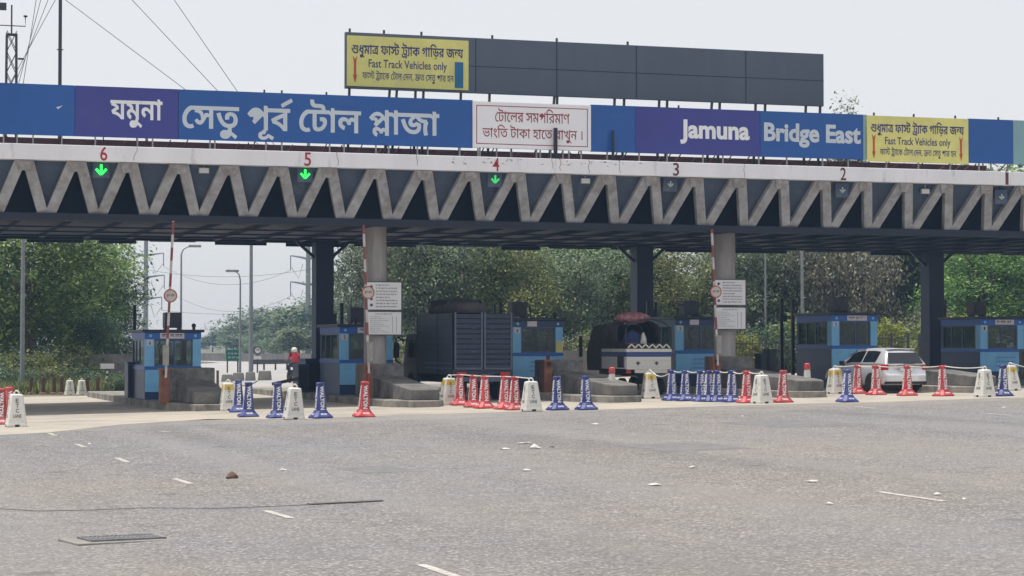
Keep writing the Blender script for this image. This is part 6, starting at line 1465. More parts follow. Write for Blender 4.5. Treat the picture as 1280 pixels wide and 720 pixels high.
o = MB().lathe([(0.0, 0), (0.13, 0), (0.17, 0.42), (0.18, 0.44), (0.15, 0.44), (0.12, 0.05), (0, 0.05)], 16).build("orange_bin", m_orange, None, (VX - 0.5, VY + 0.35, g0 + zf + 0.44))
tag(o, "orange plastic bin riding in the rear left corner of the small open truck", "bin")
o = MB().box(-0.4, 0.4, -0.3, 0.3, 0, 0.38).build("wooden_crate", m_hood, None, (VX - 0.42, VY + 0.5, g0 + zf + 0.06), bevel=0.02)
tag(o, "dark crate under the orange bin in the small open truck", "crate")

# silver hatchback in lane 2
HX, HY = 33.42, 61.7
car = thing("parked_car", "silver hatchback car with red tail lamps waiting before the lane under sign 2", "car", (HX, HY, gz(HX)))
st = [(0.0, 0.36, 0.60, 0.70), (0.05, 0.29, 0.80, 0.785), (0.14, 0.27, 0.93, 0.815), (0.45, 0.25, 0.955, 0.835), (1.2, 0.23, 0.95, 0.84), (2.3, 0.23, 0.93, 0.84), (2.9, 0.24, 0.90, 0.835), (3.3, 0.25, 0.86, 0.82), (3.75, 0.27, 0.76, 0.78), (4.02, 0.30, 0.62, 0.70), (4.14, 0.36, 0.50, 0.55)]
rings = []
for y, zb_, zt_, hw_ in st:
    half = [(0.0, zb_), (hw_ * 0.85, zb_), (hw_ * 0.97, zb_ + 0.07), (hw_, zb_ + (zt_ - zb_) * 0.45), (hw_ * 0.985, zt_ - (zt_ - zb_) * 0.18), (hw_ * 0.95, zt_ - 0.03), (hw_ * 0.86, zt_), (0.0, zt_ + 0.015)]
    full = half + [(-x, z) for x, z in reversed(half[1:-1])]
    rings.append([(x, y, z) for x, z in full])
body = MB().rings(rings).build("body", m_silver, car, smooth=True)
ss = body.modifiers.new("smooth", 'SUBSURF')
ss.levels = ss.render_levels = 1
cab_st = [(0.06, 0.94, 0.955, 0.75, 0.74), (0.30, 0.94, 1.335, 0.785, 0.56), (0.46, 0.94, 1.425, 0.79, 0.52), (0.9, 0.93, 1.47, 0.79, 0.515), (1.6, 0.92, 1.47, 0.79, 0.515), (2.15, 0.92, 1.41, 0.785, 0.51), (2.55, 0.91, 1.20, 0.77, 0.58), (3.05, 0.89, 0.905, 0.74, 0.70)]
rings = []
for y, zb_, zt_, wb, wt in cab_st:
    zz = zt_ - zb_
    half = [(0.0, zb_ - 0.03), (wb, zb_ - 0.03), (wb * 0.985, zb_ + zz * 0.15), (wt + 0.02, zt_ - zz * 0.1), (wt * 0.92, zt_), (0.0, zt_ + 0.02)]
    full = half + [(-x, z) for x, z in reversed(half[1:-1])]
    rings.append([(x, y, z) for x, z in full])
top = MB().rings(rings).build("cabin", m_silver, car, smooth=True)
# glazing: each pane follows the cabin shell, a few millimetres proud
def side_pt(y, t, s, off=0.006):
    for (a, b) in zip(cab_st, cab_st[1:]):
        if a[0] <= y <= b[0]:
            f = (y - a[0]) / (b[0] - a[0])
            q = [a[i] + (b[i] - a[i]) * f for i in range(5)]
            zz = q[2] - q[1]
            xa, za = q[3] * 0.985, q[1] + zz * 0.15
            xb, zb_ = q[4] + 0.02, q[2] - zz * 0.1
            return (s * (xa + (xb - xa) * t + off), y, za + (zb_ - za) * t)
def pane(name, pts, mat, parent=car):
    mb = MB()
    mb.add(pts, [tuple(range(len(pts)))])
    o = mb.build(name, mat, parent, fix=False)
    s = o.modifiers.new("thickness", 'SOLIDIFY')
    s.thickness = 0.012
    s.offset = 0
    return o
for s in (-1, 1):
    def seg(ya, yb, yc, yd):
        k = 5
        lo = [side_pt(ya + (yb - ya) * i / k, 0.02, s) for i in range(k + 1)]
        hi = [side_pt(yd + (yc - yd) * i / k, 0.93, s) for i in range(k + 1)]
        mb = MB()
        mb.add(lo + hi, [(i, i + 1, k + 2 + i, k + 1 + i) for i in range(k)])
        o = mb.build("side_window", m_carglass, car, fix=False)
        z = o.modifiers.new("thickness", 'SOLIDIFY')
        z.thickness = 0.012
        z.offset = 0
    seg(0.62, 1.42, 1.42, 0.62)
    seg(1.50, 2.85, 2.28, 1.50)
    MB().box(s * 0.86 - 0.07, s * 0.86 + 0.07, 2.52, 2.66, 0.90, 1.05).build("mirror", m_rubber, car, bevel=0.02)
    mb = MB()
    mb.prism([(s * 0.64, 0.035), (s * 0.775, 0.06), (s * 0.826, 0.24), (s * 0.70, 0.24)], 0.76, 0.955)
    mb.build("tail_lamp", m_tail, car, bevel=0.02)
    mb = MB()
    for z in (0.98, 0.55):
        mb.box(s * 0.842 - 0.006, s * 0.842 + 0.006, 1.42, 1.46, 0.45, 0.9)
        break
    mb.build("door_seam", m_rubber, car)
    for y in (0.78, 3.28):
        wheel(car, s * 0.735, y, 0.30, 0.2, s)
        mb = MB()
        arc = [(0.0 + 0.375 * math.cos(a * math.pi / 10), 0.30 + 0.375 * math.sin(a * math.pi / 10)) for a in range(-1, 12)]
        mb.add([(s * 0.846, y + a, z) for a, z in arc], [tuple(range(len(arc)))])
        o = mb.build("wheel_arch", m_rubber, car, fix=False)
        q = o.modifiers.new("thickness", 'SOLIDIFY')
        q.thickness = 0.02
        q.offset = 0
# rear window, bumper, plate
def rp(x, t):
    return (x, 0.045 + 0.24 * t - 0.016, 0.965 + 0.39 * t)
pane("rear_window", [rp(-0.66, 0.06), rp(0.66, 0.06), rp(0.53, 0.95), rp(-0.53, 0.95)], m_carglass)
pane("windscreen", [(-0.66, 2.99, 0.945), (0.66, 2.99, 0.945), (0.50, 2.22, 1.40), (-0.50, 2.22, 1.40)], m_carglass)
MB().bar((-0.05, 0.02, 0.99), (0.36, 0.02, 1.0), 0.025, 0.02).build("wiper", m_rubber, car)
mb = MB()
mb.prism([(-0.79, 0.18), (-0.74, -0.03), (-0.4, -0.075), (0.4, -0.075), (0.74, -0.03), (0.79, 0.18)], 0.385, 0.64)
mb.build("rear_bumper", m_silver, car, bevel=0.05)
MB().box(-0.76, 0.76, 0.0, 0.12, 0.31, 0.382).build("bumper_skirt", m_rubber, car)
MB().box(-0.24, 0.24, -0.03, 0.02, 0.74, 0.85).build("number_plate", m_board, car)
MB().box(-0.36, 0.36, -0.035, 0.02, 0.865, 0.90).build("hatch_handle", m_rubber, car)
o = MB().lathe([(0.03, 0), (0.045, 0), (0.045, 0.012), (0.03, 0.012)], 16).build("badge", m_rim, car, (0, 0.004, 0.935))
o.rotation_euler = (R(90), 0, 0)
MB().box(-0.5, 0.5, 0.36, 0.5, 1.445, 1.47).build("roof_spoiler", m_silver, car, bevel=0.01)

car.scale = (0.95, 1.12, 0.975)

# ------------------------------------------------------------------ cones and bollards
def ring8(a, b, z):
    """Square ring of half width a whose corners are cut at b."""
    return [(b, -a, z), (a, -b, z), (a, b, z), (b, a, z), (-b, a, z), (-a, b, z), (-a, -b, z), (-b, -a, z)]
def make_cone(color, mat, label):
    t = thing("traffic_cone", label, "traffic cone")
    prof = [(0.27, 0.20, 0.0), (0.27, 0.20, 0.035), (0.235, 0.16, 0.075), (0.185, 0.115, 0.13), (0.155, 0.085, 0.185), (0.145, 0.08, 0.19), (0.090, 0.05, 0.86), (0.102, 0.06, 0.865), (0.102, 0.06, 0.905), (0.085, 0.05, 0.93)]
    MB().rings([ring8(*p) for p in prof]).build("shell", mat, t, bevel=0.006)
    vsf = text_geo("WALTON", 0.03)
    for k in range(4):
        mb = MB()
        ca, sa = math.cos(k * math.pi / 2), math.sin(k * math.pi / 2)
        def fn(u, v):
            z = 0.83 - u
            a = 0.145 + (0.090 - 0.145) * (z - 0.19) / 0.67 + 0.003
            x = -0.062 + v
            x *= 0.6 + 0.4 * (a / 0.15)
            return (ca * x + sa * a, sa * x - ca * a, z)
        text_on(mb, "WALTON", fn, 0.62, 0.124, 0.045)
        mb.build("lettering", m_conetxt, t, fix=False)
        mb = MB()
        def fb(u, v):
            z = 0.08 + v * 0.5
            a = 0.232 - v * 0.45 + 0.004
            x = -0.085 + u
            return (ca * x + sa * a, sa * x - ca * a, z)
        text_on(mb, "WALTON", fb, 0.17, 0.085, 0.03)
        mb.build("base_lettering", m_conetxt, t, fix=False)
    return t
def make_bollard(yellow):
    t = thing("lane_bollard", "", "bollard")
    def sq(a, z, b=None):
        return ring8(a, a - 0.035, z)
    prof = [(0.25, 0.0), (0.25, 0.05), (0.24, 0.10), (0.155, 0.78), (0.145, 0.80), (0.10, 0.815)]
    MB().rings([sq(a, z) for a, z in prof]).build("body", m_boll, t, bevel=0.008)
    MB().tube([(-0.055, 0, 0.81), (-0.055, 0, 0.86), (-0.03, 0, 0.895), (0.03, 0, 0.895), (0.055, 0, 0.86), (0.055, 0, 0.81)], 0.022, 8).build("handle", m_boll, t)
    for k in range(4):
        ca, sa = math.cos(k * math.pi / 2), math.sin(k * math.pi / 2)
        def face(x, z, off=0.004):
            a = 0.24 + (0.155 - 0.24) * (z - 0.10) / 0.68 + off
            return (ca * x + sa * a, sa * x - ca * a, z)
        mb = MB()
        for i, ch in enumerate("ETC"):
            text_on(mb, ch, lambda u, v, i=i: face(-0.04 + u, 0.60 - i * 0.125 + v), 0.08, 0.10, 0.02)
        text_on(mb, "LANE", lambda u, v: face(-0.10 + u, 0.225 + v), 0.20, 0.085, 0.02)
        mb.build("lettering", m_bolltxt, t, fix=False)
        mb = MB()
        mb.box(-0.055, 0.055, -0.2545, -0.2505, 0.0, 0.055)
        mb.v = [(ca * x - sa * y, sa * x + ca * y, z) for x, y, z in mb.v]
        mb.build("base_notch", m_rubber, t)
        if yellow:
            mb = MB()
            mb.add([face(-0.14, 0.60, 0.003), face(0.14, 0.60, 0.003), face(0.125, 0.75, 0.003), face(-0.125, 0.75, 0.003)], [(0, 1, 2, 3)])
            mb.build("sticker", m_bollyel, t, fix=False)
    return t
proto_red = make_cone("red", m_conered, "red traffic cone")
proto_blue = make_cone("blue", m_coneblue, "blue traffic cone")
proto_boll = make_bollard(False)
proto_bolly = make_bollard(True)
PROTO = {'R': proto_red, 'B': proto_blue, 'W': proto_boll, 'Y': proto_bolly}
GROUP = {'R': "red lettered traffic cones", 'B': "blue lettered traffic cones", 'W': "white ETC lane bollards", 'Y': "white bollards with a yellow sticker"}
CONES = [
 ('R', 2, 531, "red cone cut by the left edge of the photo, beside a white bollard", 0.0),
 ('R', 12, 528, "red cone half hidden behind the white bollard at the far left", 0.1),
 ('W', 21, 534, "white ETC LANE bollard at the far left of the plaza", 0.0),
 ('Y', 287, 513.5, "white bollard with a yellow sticker at the front of the leftmost island", 0.05),
 ('B', 300, 515.5, "blue cone partly hidden behind another, right of the leftmost island", 0.0),
 ('B', 312, 521.5, "blue cone in front of a second one, right of the leftmost island", 0.08),
 ('B', 349, 523, "blue cone touching the left of a grimy white bollard in the lane under sign 5", 0.0),
 ('W', 369, 524.5, "grimy white ETC LANE bollard between two blue cones in the lane under sign 5", -0.1),
 ('B', 403, 523, "blue cone standing alone left of the single red cone", 0.1),
 ('R', 457, 521.5, "single red cone in front of booth 5 and the left round column", 0.0),
 ('Y', 563, 506.5, "white bollard with a yellow sticker behind the red cones at the dark truck", 0.1),
 ('R', 577, 507, "red cone farthest left of the five behind the dark truck", 0.0),
 ('R', 594, 509.5, "red cone second from the left of the five behind the dark truck", -0.1),
 ('R', 608, 511, "red cone in the middle of the five behind the dark truck", 0.1),
 ('R', 633, 512, "red cone fourth from the left of the five behind the dark truck", 0.0),
 ('R', 646, 513, "red cone touching the white bollard in front of booth 4", 0.1),
 ('W', 667, 514.5, "white ETC LANE bollard in front of booth 4, right of the red cones", 0.0),
 ('B', 700, 513, "blue cone just right of the white bollard before booth 4", 0.05),
 ('B', 736, 512.5, "blue cone standing alone between booth 4 and the small open truck", 0.0),
 ('Y', 816, 498.5, "white bollard with a yellow sticker behind the small open truck", 0.0),
 ('B', 843, 501, "blue cone leftmost of the row behind the small open truck", 0.0),
 ('B', 860, 501.5, "blue cone second from the left of the row before booth 3", 0.1),
 ('B', 880, 502, "blue cone third from the left of the row before booth 3", 0.0),
 ('B', 890, 502.5, "blue cone fourth from the left of the row before booth 3", 0.15),
 ('B', 900, 502.5, "blue cone fifth from the left of the row before booth 3", 0.0),
 ('B', 918, 503, "blue cone at the right end of the row, next to a red cone", 0.1),
 ('R', 937, 504, "red cone between the blue row and the white bollard by the right round column", 0.0),
 ('W', 956, 504.5, "white ETC LANE bollard between two red cones by the right round column", 0.1),
 ('R', 982, 503.5, "red cone right of the white bollard, before the narrow black posts", 0.0),
 ('Y', 1048, 492.5, "white bollard with a yellow sticker at the silver car's front wheel", 0.0),
 ('B', 1063, 503, "blue cone in front of the silver car's door", 0.1),
 ('R', 1075, 492.5, "red cone behind the blue cone beside the silver car", 0.0),
 ('R', 1099, 494, "red cone before the silver car's left tail lamp", 0.05),
 ('R', 1138, 495, "red cone before the silver car's right rear corner", 0.0),
 ('R', 1183, 495.5, "red cone standing right of the silver car", 0.1),
 ('W', 1235, 496.5, "white ETC LANE bollard before booth 1", 0.0),
 ('B', 1258, 495.5, "blue cone between two white bollards before booth 1", 0.0),
 ('Y', 1268, 488.5, "white bollard with a yellow sticker at the right edge of the photo", 0.1),
]
used = set()
CONE_AT = {}
for kind, px, py, lab, rz in CONES:
    p = gnd(px, py)
    p.y += 0.2
    p.z = gz(p.x) + 0.006
    if kind not in used:
        used.add(kind)
        o = PROTO[kind]
        o.location = p
        o.rotation_euler = (0, 0, rz)
        o["label"], o["group"] = lab, GROUP[kind]
    else:
        copy_tree(PROTO[kind], p, rz, lab, GROUP[kind])
    tl = random.Random(px)
    for o in scene.objects:
        if o.parent is None and o.get("label") == lab:
            o.rotation_euler = (tl.uniform(-0.025, 0.025), tl.uniform(-0.03, 0.03), rz + tl.uniform(-0.12, 0.12))
    CONE_AT[px] = p + Vector((0, 0, 0.915 if kind in 'RB' else 0.885))
def rope(pxs, label, sag=0.07, mat=None):
    pts = []
    for a, b in zip(pxs, pxs[1:]):
        A, B = CONE_AT[a] if not isinstance(a, Vector) else a, CONE_AT[b] if not isinstance(b, Vector) else b
        L = (B - A).length
        for i in range(8):
            t = i / 8
            q = A.lerp(B, t)
            q.z -= 4 * sag * min(L, 4) * 0.5 * t * (1 - t)
            pts.append(q)
    pts.append(B)
    o = MB().tube(pts, 0.016, 6).build("rope", mat or m_rope, None, smooth=True)
    tag(o, label, "rope", "pale ropes strung between the cones")
rope([563, 577, 594, 608, 633, 646, 667], "pale rope over the red cones behind the dark truck", 0.0)
rope([816, 843, 860, 880, 890, 900, 918, 937, 956], "pale rope sagging along the blue cones before booth 3", 0.16)
rope([1048, 1075, 1099, 1138, 1183, 1235], "pale rope along the red cones behind the silver car", 0.06)
rope([1268, at(1300, 461, CONE_AT[1268].y + 0.4)], "pale rope leaving the bollard at the right edge of the photo", 0.05)
rope([287, at(322, 476, 72.0)], "pale rope from the bollard of the leftmost island to the lane behind", 0.08)
for px, py, Y, lab in ((765, 473, 62.7, "small red and white marker post on the island right of booth 4"), (1009, 471, 61.95, "small red and white marker post on the island left of booth 2")):
    p = at(px, py, Y)
    p.z = gz(p.x) + 0.54
    t = thing("marker_post", lab, "marker post", p, 0, "small marker posts")
    MB().lathe([(0.11, 0.0), (0.10, 0.26), (0.07, 0.30)], 12).build("white_lower", m_boll, t)
    MB().lathe([(0.105, 0.0), (0.095, 0.16), (0.06, 0.19)], 12).build("red_top", m_conered, t, (0, 0, 0.303))
# ------------------------------------------------------------------ trees
def crown_mesh(name, blobs, n, leaf, mat, seed, droop=0.0, clump=0.45, shell=0.55):
    rr = random.Random(seed)
    vs, fs = [], []
    vols = [b[3] * b[4] * b[5] for b in blobs]
    tot = sum(vols)
    per = 26
    for b, vv in zip(blobs, vols):
        nc = max(2, int(n * vv / tot / per))
        for c in range(nc):
            th, u = rr.uniform(0, 2 * math.pi), rr.uniform(-0.75, 1)
            s = math.sqrt(max(0, 1 - u * u))
            k = shell + (1 - shell) * rr.random()
            k *= rr.uniform(0.85, 1.12)
            ce = Vector((b[0] + b[3] * s * math.cos(th) * k, b[1] + b[4] * s * math.sin(th) * k, b[2] + b[5] * u * k))
            cs = clump * rr.uniform(0.6, 1.4)
            for q in range(per):
                p = ce + Vector((rr.gauss(0, cs), rr.gauss(0, cs), rr.gauss(0, cs * 0.6)))
                L = leaf * rr.uniform(0.6, 1.5)
                W = L * rr.uniform(0.35, 0.6)
                d = Vector((rr.gauss(0, 1), rr.gauss(0, 1), rr.gauss(0, 0.5) - droop)).normalized()
                nn = Vector((rr.gauss(0, 0.6), rr.gauss(0, 0.6), 1)).normalized()
                e = d.cross(nn)
                if e.length < 0.05:
                    continue
                e.normalize()
                i = len(vs)
                vs += [tuple(p - d * L * 0.5), tuple(p + e * W * 0.5), tuple(p + d * L * 0.5), tuple(p - e * W * 0.5)]
                fs.append((i, i + 1, i + 2, i + 3))
    me = bpy.data.meshes.new(name)
    me.from_pydata(vs, [], fs)
    me.materials.append(mat)
    return me
def trunk_mesh(name, h, r, limbs, mat, seed, spread=0.5):
    rr = random.Random(seed)
    mb = MB()
    pts = [(0, 0, -0.2)]
    x = y = 0.0
    for i in range(1, 6):
        x += rr.uniform(-0.12, 0.12)
        y += rr.uniform(-0.12, 0.12)
        pts.append((x, y, h * 0.62 * i / 5))
    mb.tube(pts, [r * (1 - 0.13 * i) for i in range(6)], 8)
    for k in range(limbs):
        a = 2 * math.pi * k / limbs + rr.uniform(-0.4, 0.4)
        z0 = h * rr.uniform(0.25, 0.58)
        L = h * rr.uniform(0.3, 0.5)
        q = [Vector((x * z0 / (h * 0.62), y * z0 / (h * 0.62), z0))]
        for j in range(1, 5):
            t = j / 4
            q.append(q[0] + Vector((math.cos(a) * L * spread * t + rr.uniform(-0.1, 0.1), math.sin(a) * L * spread * t + rr.uniform(-0.1, 0.1), L * t * (1.1 - 0.25 * t))))
        mb.tube(q, [r * 0.5 * (1 - 0.2 * j) for j in range(5)], 6)
    me_o = mb.build(name, mat, None, smooth=True)
    me = me_o.data
    bpy.data.objects.remove(me_o)
    return me
def blobs_round(h, w, k, seed, z0=0.25):
    rr = random.Random(seed)
    out = [(0, 0, h * (0.5 + z0 / 2), w * 0.34, w * 0.34, h * (0.5 - z0 / 2) * 0.95)]
    for i in range(k):
        a = 2 * math.pi * i / k + rr.uniform(-0.3, 0.3)
        z = h * rr.uniform(z0 + 0.08, 0.85)
        d = w * rr.uniform(0.2, 0.36)
        s = w * rr.uniform(0.14, 0.24)
        out.append((math.cos(a) * d, math.sin(a) * d, z, s * 1.15, s * 1.15, s * rr.uniform(0.7, 1.0)))
    return out
def variant(name, h, w, k, n, leaf, lm, bark, seed, z0=0.25, droop=0.0, clump=0.45, r=0.2, limbs=5, shell=0.55):
    return (h, crown_mesh(name + "_crown", blobs_round(h, w, k, seed, z0), n, leaf, lm, seed, droop, clump, shell), trunk_mesh(name + "_trunk", h, r, limbs, bark, seed))
VAR = {
 'green': variant("broad", 9, 9, 11, 16000, 0.24, leaf_green, m_bark, 1, 0.12, 0.2, 0.42, 0.28),
 'dark': variant("dark", 8, 6.5, 9, 14000, 0.20, leaf_dark, m_bark, 2, 0.05, 0.1, 0.36, 0.2),
 'olive': variant("olive", 9, 7, 10, 15000, 0.19, leaf_olive, m_twig, 3, 0.1, 0.5, 0.40, 0.16, 7),
 'grey': variant("grey", 9, 7, 10, 15000, 0.19, leaf_grey, m_twig, 4, 0.1, 0.8, 0.40, 0.16, 7),
 'dry': variant("dry", 8, 7, 9, 11000, 0.23, leaf_dry, m_twig, 5, 0.06, 1.6, 0.42, 0.16, 8),
 'thin': variant("thin", 9, 6, 8, 3200, 0.24, leaf_grey, m_bark, 6, 0.3, 0.2, 0.5, 0.14, 8, 0.35),
 'spire': variant('spire', 15, 2.4, 12, 9000, 0.2, leaf_grey, m_bark, 14, 0.3, 0.2, 0.3, 0.16),
 'bright': variant("bright", 3, 3.4, 7, 3600, 0.22, leaf_bright, m_bark, 7, 0.02, 0.3, 0.3, 0.08),
 'shrub': variant("shrub", 2.2, 3.4, 8, 3200, 0.20, leaf_olive, m_bark, 8, 0.0, 0.2, 0.3, 0.06),
 'scrub': variant("scrub", 1.6, 3.0, 8, 2600, 0.15, leaf_dark, m_twig, 9, 0.0, -0.6, 0.28, 0.05),
 'far': variant("far", 9, 9, 10, 4200, 0.50, leaf_dark, m_bark, 10, 0.05, 0.1, 0.6, 0.2),
 'farlight': variant("farlight", 9, 9, 10, 4200, 0.50, leaf_grey, m_bark, 12, 0.05, 0.1, 0.6, 0.2),
}
rt = random.Random(42)
def tree(px, Y, ytop, var, label, group=None, name="tree", cat="tree", wide=1.0):
    h0, crown, trunk = VAR[var]
    p = at(px, ytop, Y)
    zg = gz(p.x)
    s = (p.z - zg) / h0 / 0.97
    t = thing(name, label, cat, (p.x, Y, zg), rt.uniform(0, 6.28), group)
    sc = (s * wide, s * wide, s)
    link_mesh("trunk" if cat == "tree" else "stem", trunk, t, sc=sc)
    link_mesh("crown" if cat == "tree" else "foliage", crown, t, sc=sc)
    return t
G1 = "trees at the left behind the plaza"
tree(-25, 108, 262, 'green', "broad bright green tree cut by the left edge of the photo", G1)
tree(38, 103, 268, 'green', "broad leafy green tree behind the light pole at the far left", G1)
tree(88, 110, 290, 'green', "green rounded tree right of the far left light pole", G1)
tree(122, 114, 330, 'dark', "dark green tree between the green crown and the booth marked 6", G1)
tree(146, 124, 362, 'dark', "dark tree sloping down to the monopole behind booth 6", G1)
tree(10, 124, 330, 'dark', "dark tree low behind the far left green trees", G1)
tree(70, 122, 345, 'dark', "dark crown under the green tree right of the light pole", G1)
tree(112, 104, 388, 'dark', "low dark tree before the left wall, right of the light pole", G1)
G2 = "hazy trees beyond the far road"
for i, (px, Y, yt, v) in enumerate(sorted(((248, 430, 424, 'farlight'), (266, 390, 414, 'farlight'), (283, 350, 406, 'far'), (304, 330, 394, 'farlight'), (325, 300, 387, 'farlight'), (345, 270, 383, 'far'), (364, 255, 374, 'farlight'), (386, 240, 368, 'farlight'), (374, 190, 402, 'farlight'), (404, 230, 378, 'far'), (292, 290, 415, 'farlight'), (330, 240, 412, 'farlight'), (316, 215, 424, 'farlight')))):
    tree(px, Y, yt, v, "distant hazy tree beyond the road, %s from the left in the far wood" % ["first", "second", "third", "fourth", "fifth", "sixth", "seventh", "eighth", "ninth", "tenth", "eleventh", "twelfth", "thirteenth"][i], G2, wide=1.5)
tree(350, 205, 418, 'farlight', "lower pale tree beyond the road, left of the left square column", G2, wide=1.3)
tree(440, 150, 322, 'thin', "thin tree with sky showing through, left of the left round column", None)
tree(448, 165, 350, 'far', "dense tree low behind the thin tree at the left round column", None)
G3 = "trees behind the toll lanes"
wall = [(492, 104, 262, 'grey', "grey-green tree just right of the left round column"), (535, 110, 258, 'grey', "grey-green tree over the cab of the dark cargo truck"), (575, 103, 270, 'grey', "dull grey tree over the load of the dark cargo truck"),
 (612, 112, 255, 'olive', "olive tree above the thin posts at the dark truck"), (648, 101, 290, 'olive', "yellowish olive tree over the roof of booth 4"), (690, 110, 262, 'olive', "olive tree right of booth 4"), (722, 102, 300, 'grey', "dusty grey tree between booth 4 and the square column"),
 (762, 108, 262, 'green', "greener tree at the left of the middle square column"), (812, 104, 300, 'olive', "olive tree right of the middle square column"), (846, 116, 352, 'grey', "lower grey tree under the sky gap by the right round column"), (880, 110, 318, 'thin', "sparse tree with sky gaps left of the right round column"),
 (925, 106, 268, 'olive', "olive tree right of the right round column"), (962, 103, 280, 'grey', "grey tree behind the post with the sensor box"), (1000, 108, 264, 'grey', "grey tree over the left end of booth 2"), (1035, 101, 300, 'dry', "dry drooping tree over the roof of booth 2"),
 (1078, 104, 288, 'dry', "dry drooping tree between booth 2 and the right square column"), (1118, 116, 262, 'dark', "dark tree behind the right square column"), (1172, 118, 262, 'dark', "dark shaded tree right of the right square column"), (1228, 103, 292, 'green', "bright green tree over the roof of booth 1"),
 (1272, 108, 212, 'green', "tall green tree showing above the canopy roof at the right edge"), (1240, 122, 207, 'green', "green treetop above the canopy roof near the right edge"), (1320, 110, 240, 'green', "green tree cut by the right edge of the photo")]
for px, Y, yt, v, lab in wall:
    tree(px, Y, yt, v, lab, G3)
back = [(510, 124, 250, 'dark'), (560, 128, 245, 'dark'), (625, 126, 245, 'far'), (690, 130, 245, 'far'), (745, 126, 250, 'dark'), (800, 138, 310, 'far'), (930, 126, 250, 'dark'), (985, 130, 250, 'far'), (1045, 124, 245, 'far'), (1100, 128, 250, 'dark'), (1150, 134, 240, 'dark'), (1210, 130, 235, 'far')]
for (px, Y, yt, v), w_ in zip(back, ("left round column", "cargo truck", "thin posts by the truck", "booth 4", "middle square column", "sky gap", "right round column", "sensor post", "booth 2", "silver car", "right square column", "booth 1")):
    tree(px, Y, yt, v, "dark tree of the back row deep behind the " + w_, "back row of trees")
tree(1057, 140, 127, 'spire', "tip of a tall thin tree showing above the long blue sign", None)
# shrubs
G4 = "shrubs along the far edge of the lanes"
shr = [(516, 97, 430, 'shrub', "shrub by the mirror of the dark truck"), (728, 98, 420, 'shrub', "shrub in front of the low wall right of booth 4"), (768, 97, 418, 'scrub', "dry scrub beside the small open truck"), (925, 95, 418, 'bright', "yellow-green shrub behind the railing at the right round column"), (952, 97, 412, 'scrub', "dry scrub behind the railing left of the sensor post"),
 (985, 98, 405, 'shrub', "shrub behind the pair of thin posts by booth 2"), (1108, 94, 402, 'bright', "bright yellow-green bush between booth 2 and the right square column"), (1172, 96, 405, 'shrub', "shrub behind the railing right of the right square column"), (1160, 99, 380, 'dry', "dry tall shrub right of the right square column"), (1215, 97, 390, 'bright', "green bush behind booth 1"), (905, 98, 400, 'dry', "dry shrub hidden behind the right round column"), (850, 97, 405, 'dry', "dry shrub behind the roof of booth 3"), (680, 97, 415, 'dry', "dry shrub behind booth 4"), (1060, 97, 395, 'dry', "dry shrub behind booth 2")]
for px, Y, yt, v, lab in shr:
    tree(px, Y, yt, v, lab, G4, "shrub", "shrub")
G5 = "bushes at the left verge"
for px, Y, yt, v, lab in ((8, 93, 462, 'scrub', "dry scrub at the far left edge of the verge"), (36, 92, 466, 'scrub', "dry scrub at the foot of the far left light pole"), (66, 93, 464, 'shrub', "olive bush behind the brown marker posts"), (100, 94, 462, 'scrub', "dry scrub behind the two white bollards on the left verge"), (126, 92, 466, 'scrub', "dry scrub beside the striped sign post"), (152, 88, 470, 'scrub', "dry grass clump left of booth 6"), (18, 97, 446, 'shrub', "olive bush left of the far left light pole"), (58, 98, 446, 'shrub', "pale leafy bush right of the far left light pole"), (92, 100, 436, 'shrub', "olive bush under the dark tree at the left")):
    tree(px, Y, yt, v, lab, G5, "shrub", "shrub")

# ------------------------------------------------------------------ behind the plaza
def pole_at(px, ybase, ytop, r, lab, arm=None, name="lamp_post", Y=None):
    if Y is None:
        b = gnd(px, ybase)
        b.z = gz(b.x)
    else:
        b = Vector((xat(px, Y), Y, gz(xat(px, Y))))
    z = at(px, ytop, b.y).z - b.z
    t = thing(name, lab, "lamp post" if "lamp" in name else "pole", b, 0, "tall lamp posts" if "lamp" in name else None)
    MB().tube([(0, 0, 0), (0, 0, z * 0.5), (0, 0, z)], [r * 1.25, r, r * 0.75], 10).build("shaft", m_pole, t)
    if arm:
        ax = (xat(arm[0], b.y) - b.x)
        az = at(arm[0], arm[1], b.y).z - b.z
        MB().tube([(0, 0, z), (ax * 0.15, 0, z + (az - z) * 0.6), (ax * 0.45, 0, z + (az - z) * 0.9), (ax, 0, az)], [r * 0.7, r * 0.6, r * 0.5, r * 0.5], 8).build("arm", m_pole, t)
        MB().box(ax - 0.4, ax + 0.4, -0.12, 0.12, az - 0.06, az + 0.10).build("lamp_head", m_galv, t, bevel=0.03)
    return t
pole_at(28, 478, 225, 0.085, "pale grey light pole in front of the green trees at the far left", None, "lamp_post", 91)
pole_at(226, 466, 318, 0.07, "lamp post with an arm to the right behind the roof of booth 6", (243, 308))
pole_at(300, 466, 350, 0.065, "lamp post with an arm to the left behind the green road sign", (290, 339))
pole_at(313.5, 468, 240, 0.105, "thick dark lamp mast before the far road, left of the round sign")
pole_at(1003, 466, 230, 0.075, "pale pole between the trees left of booth 2", None, "lamp_post", 98)
pole_at(957, 466, 260, 0.05, "thin grey pole among the trees right of the right round column", None, "lamp_post", 99)
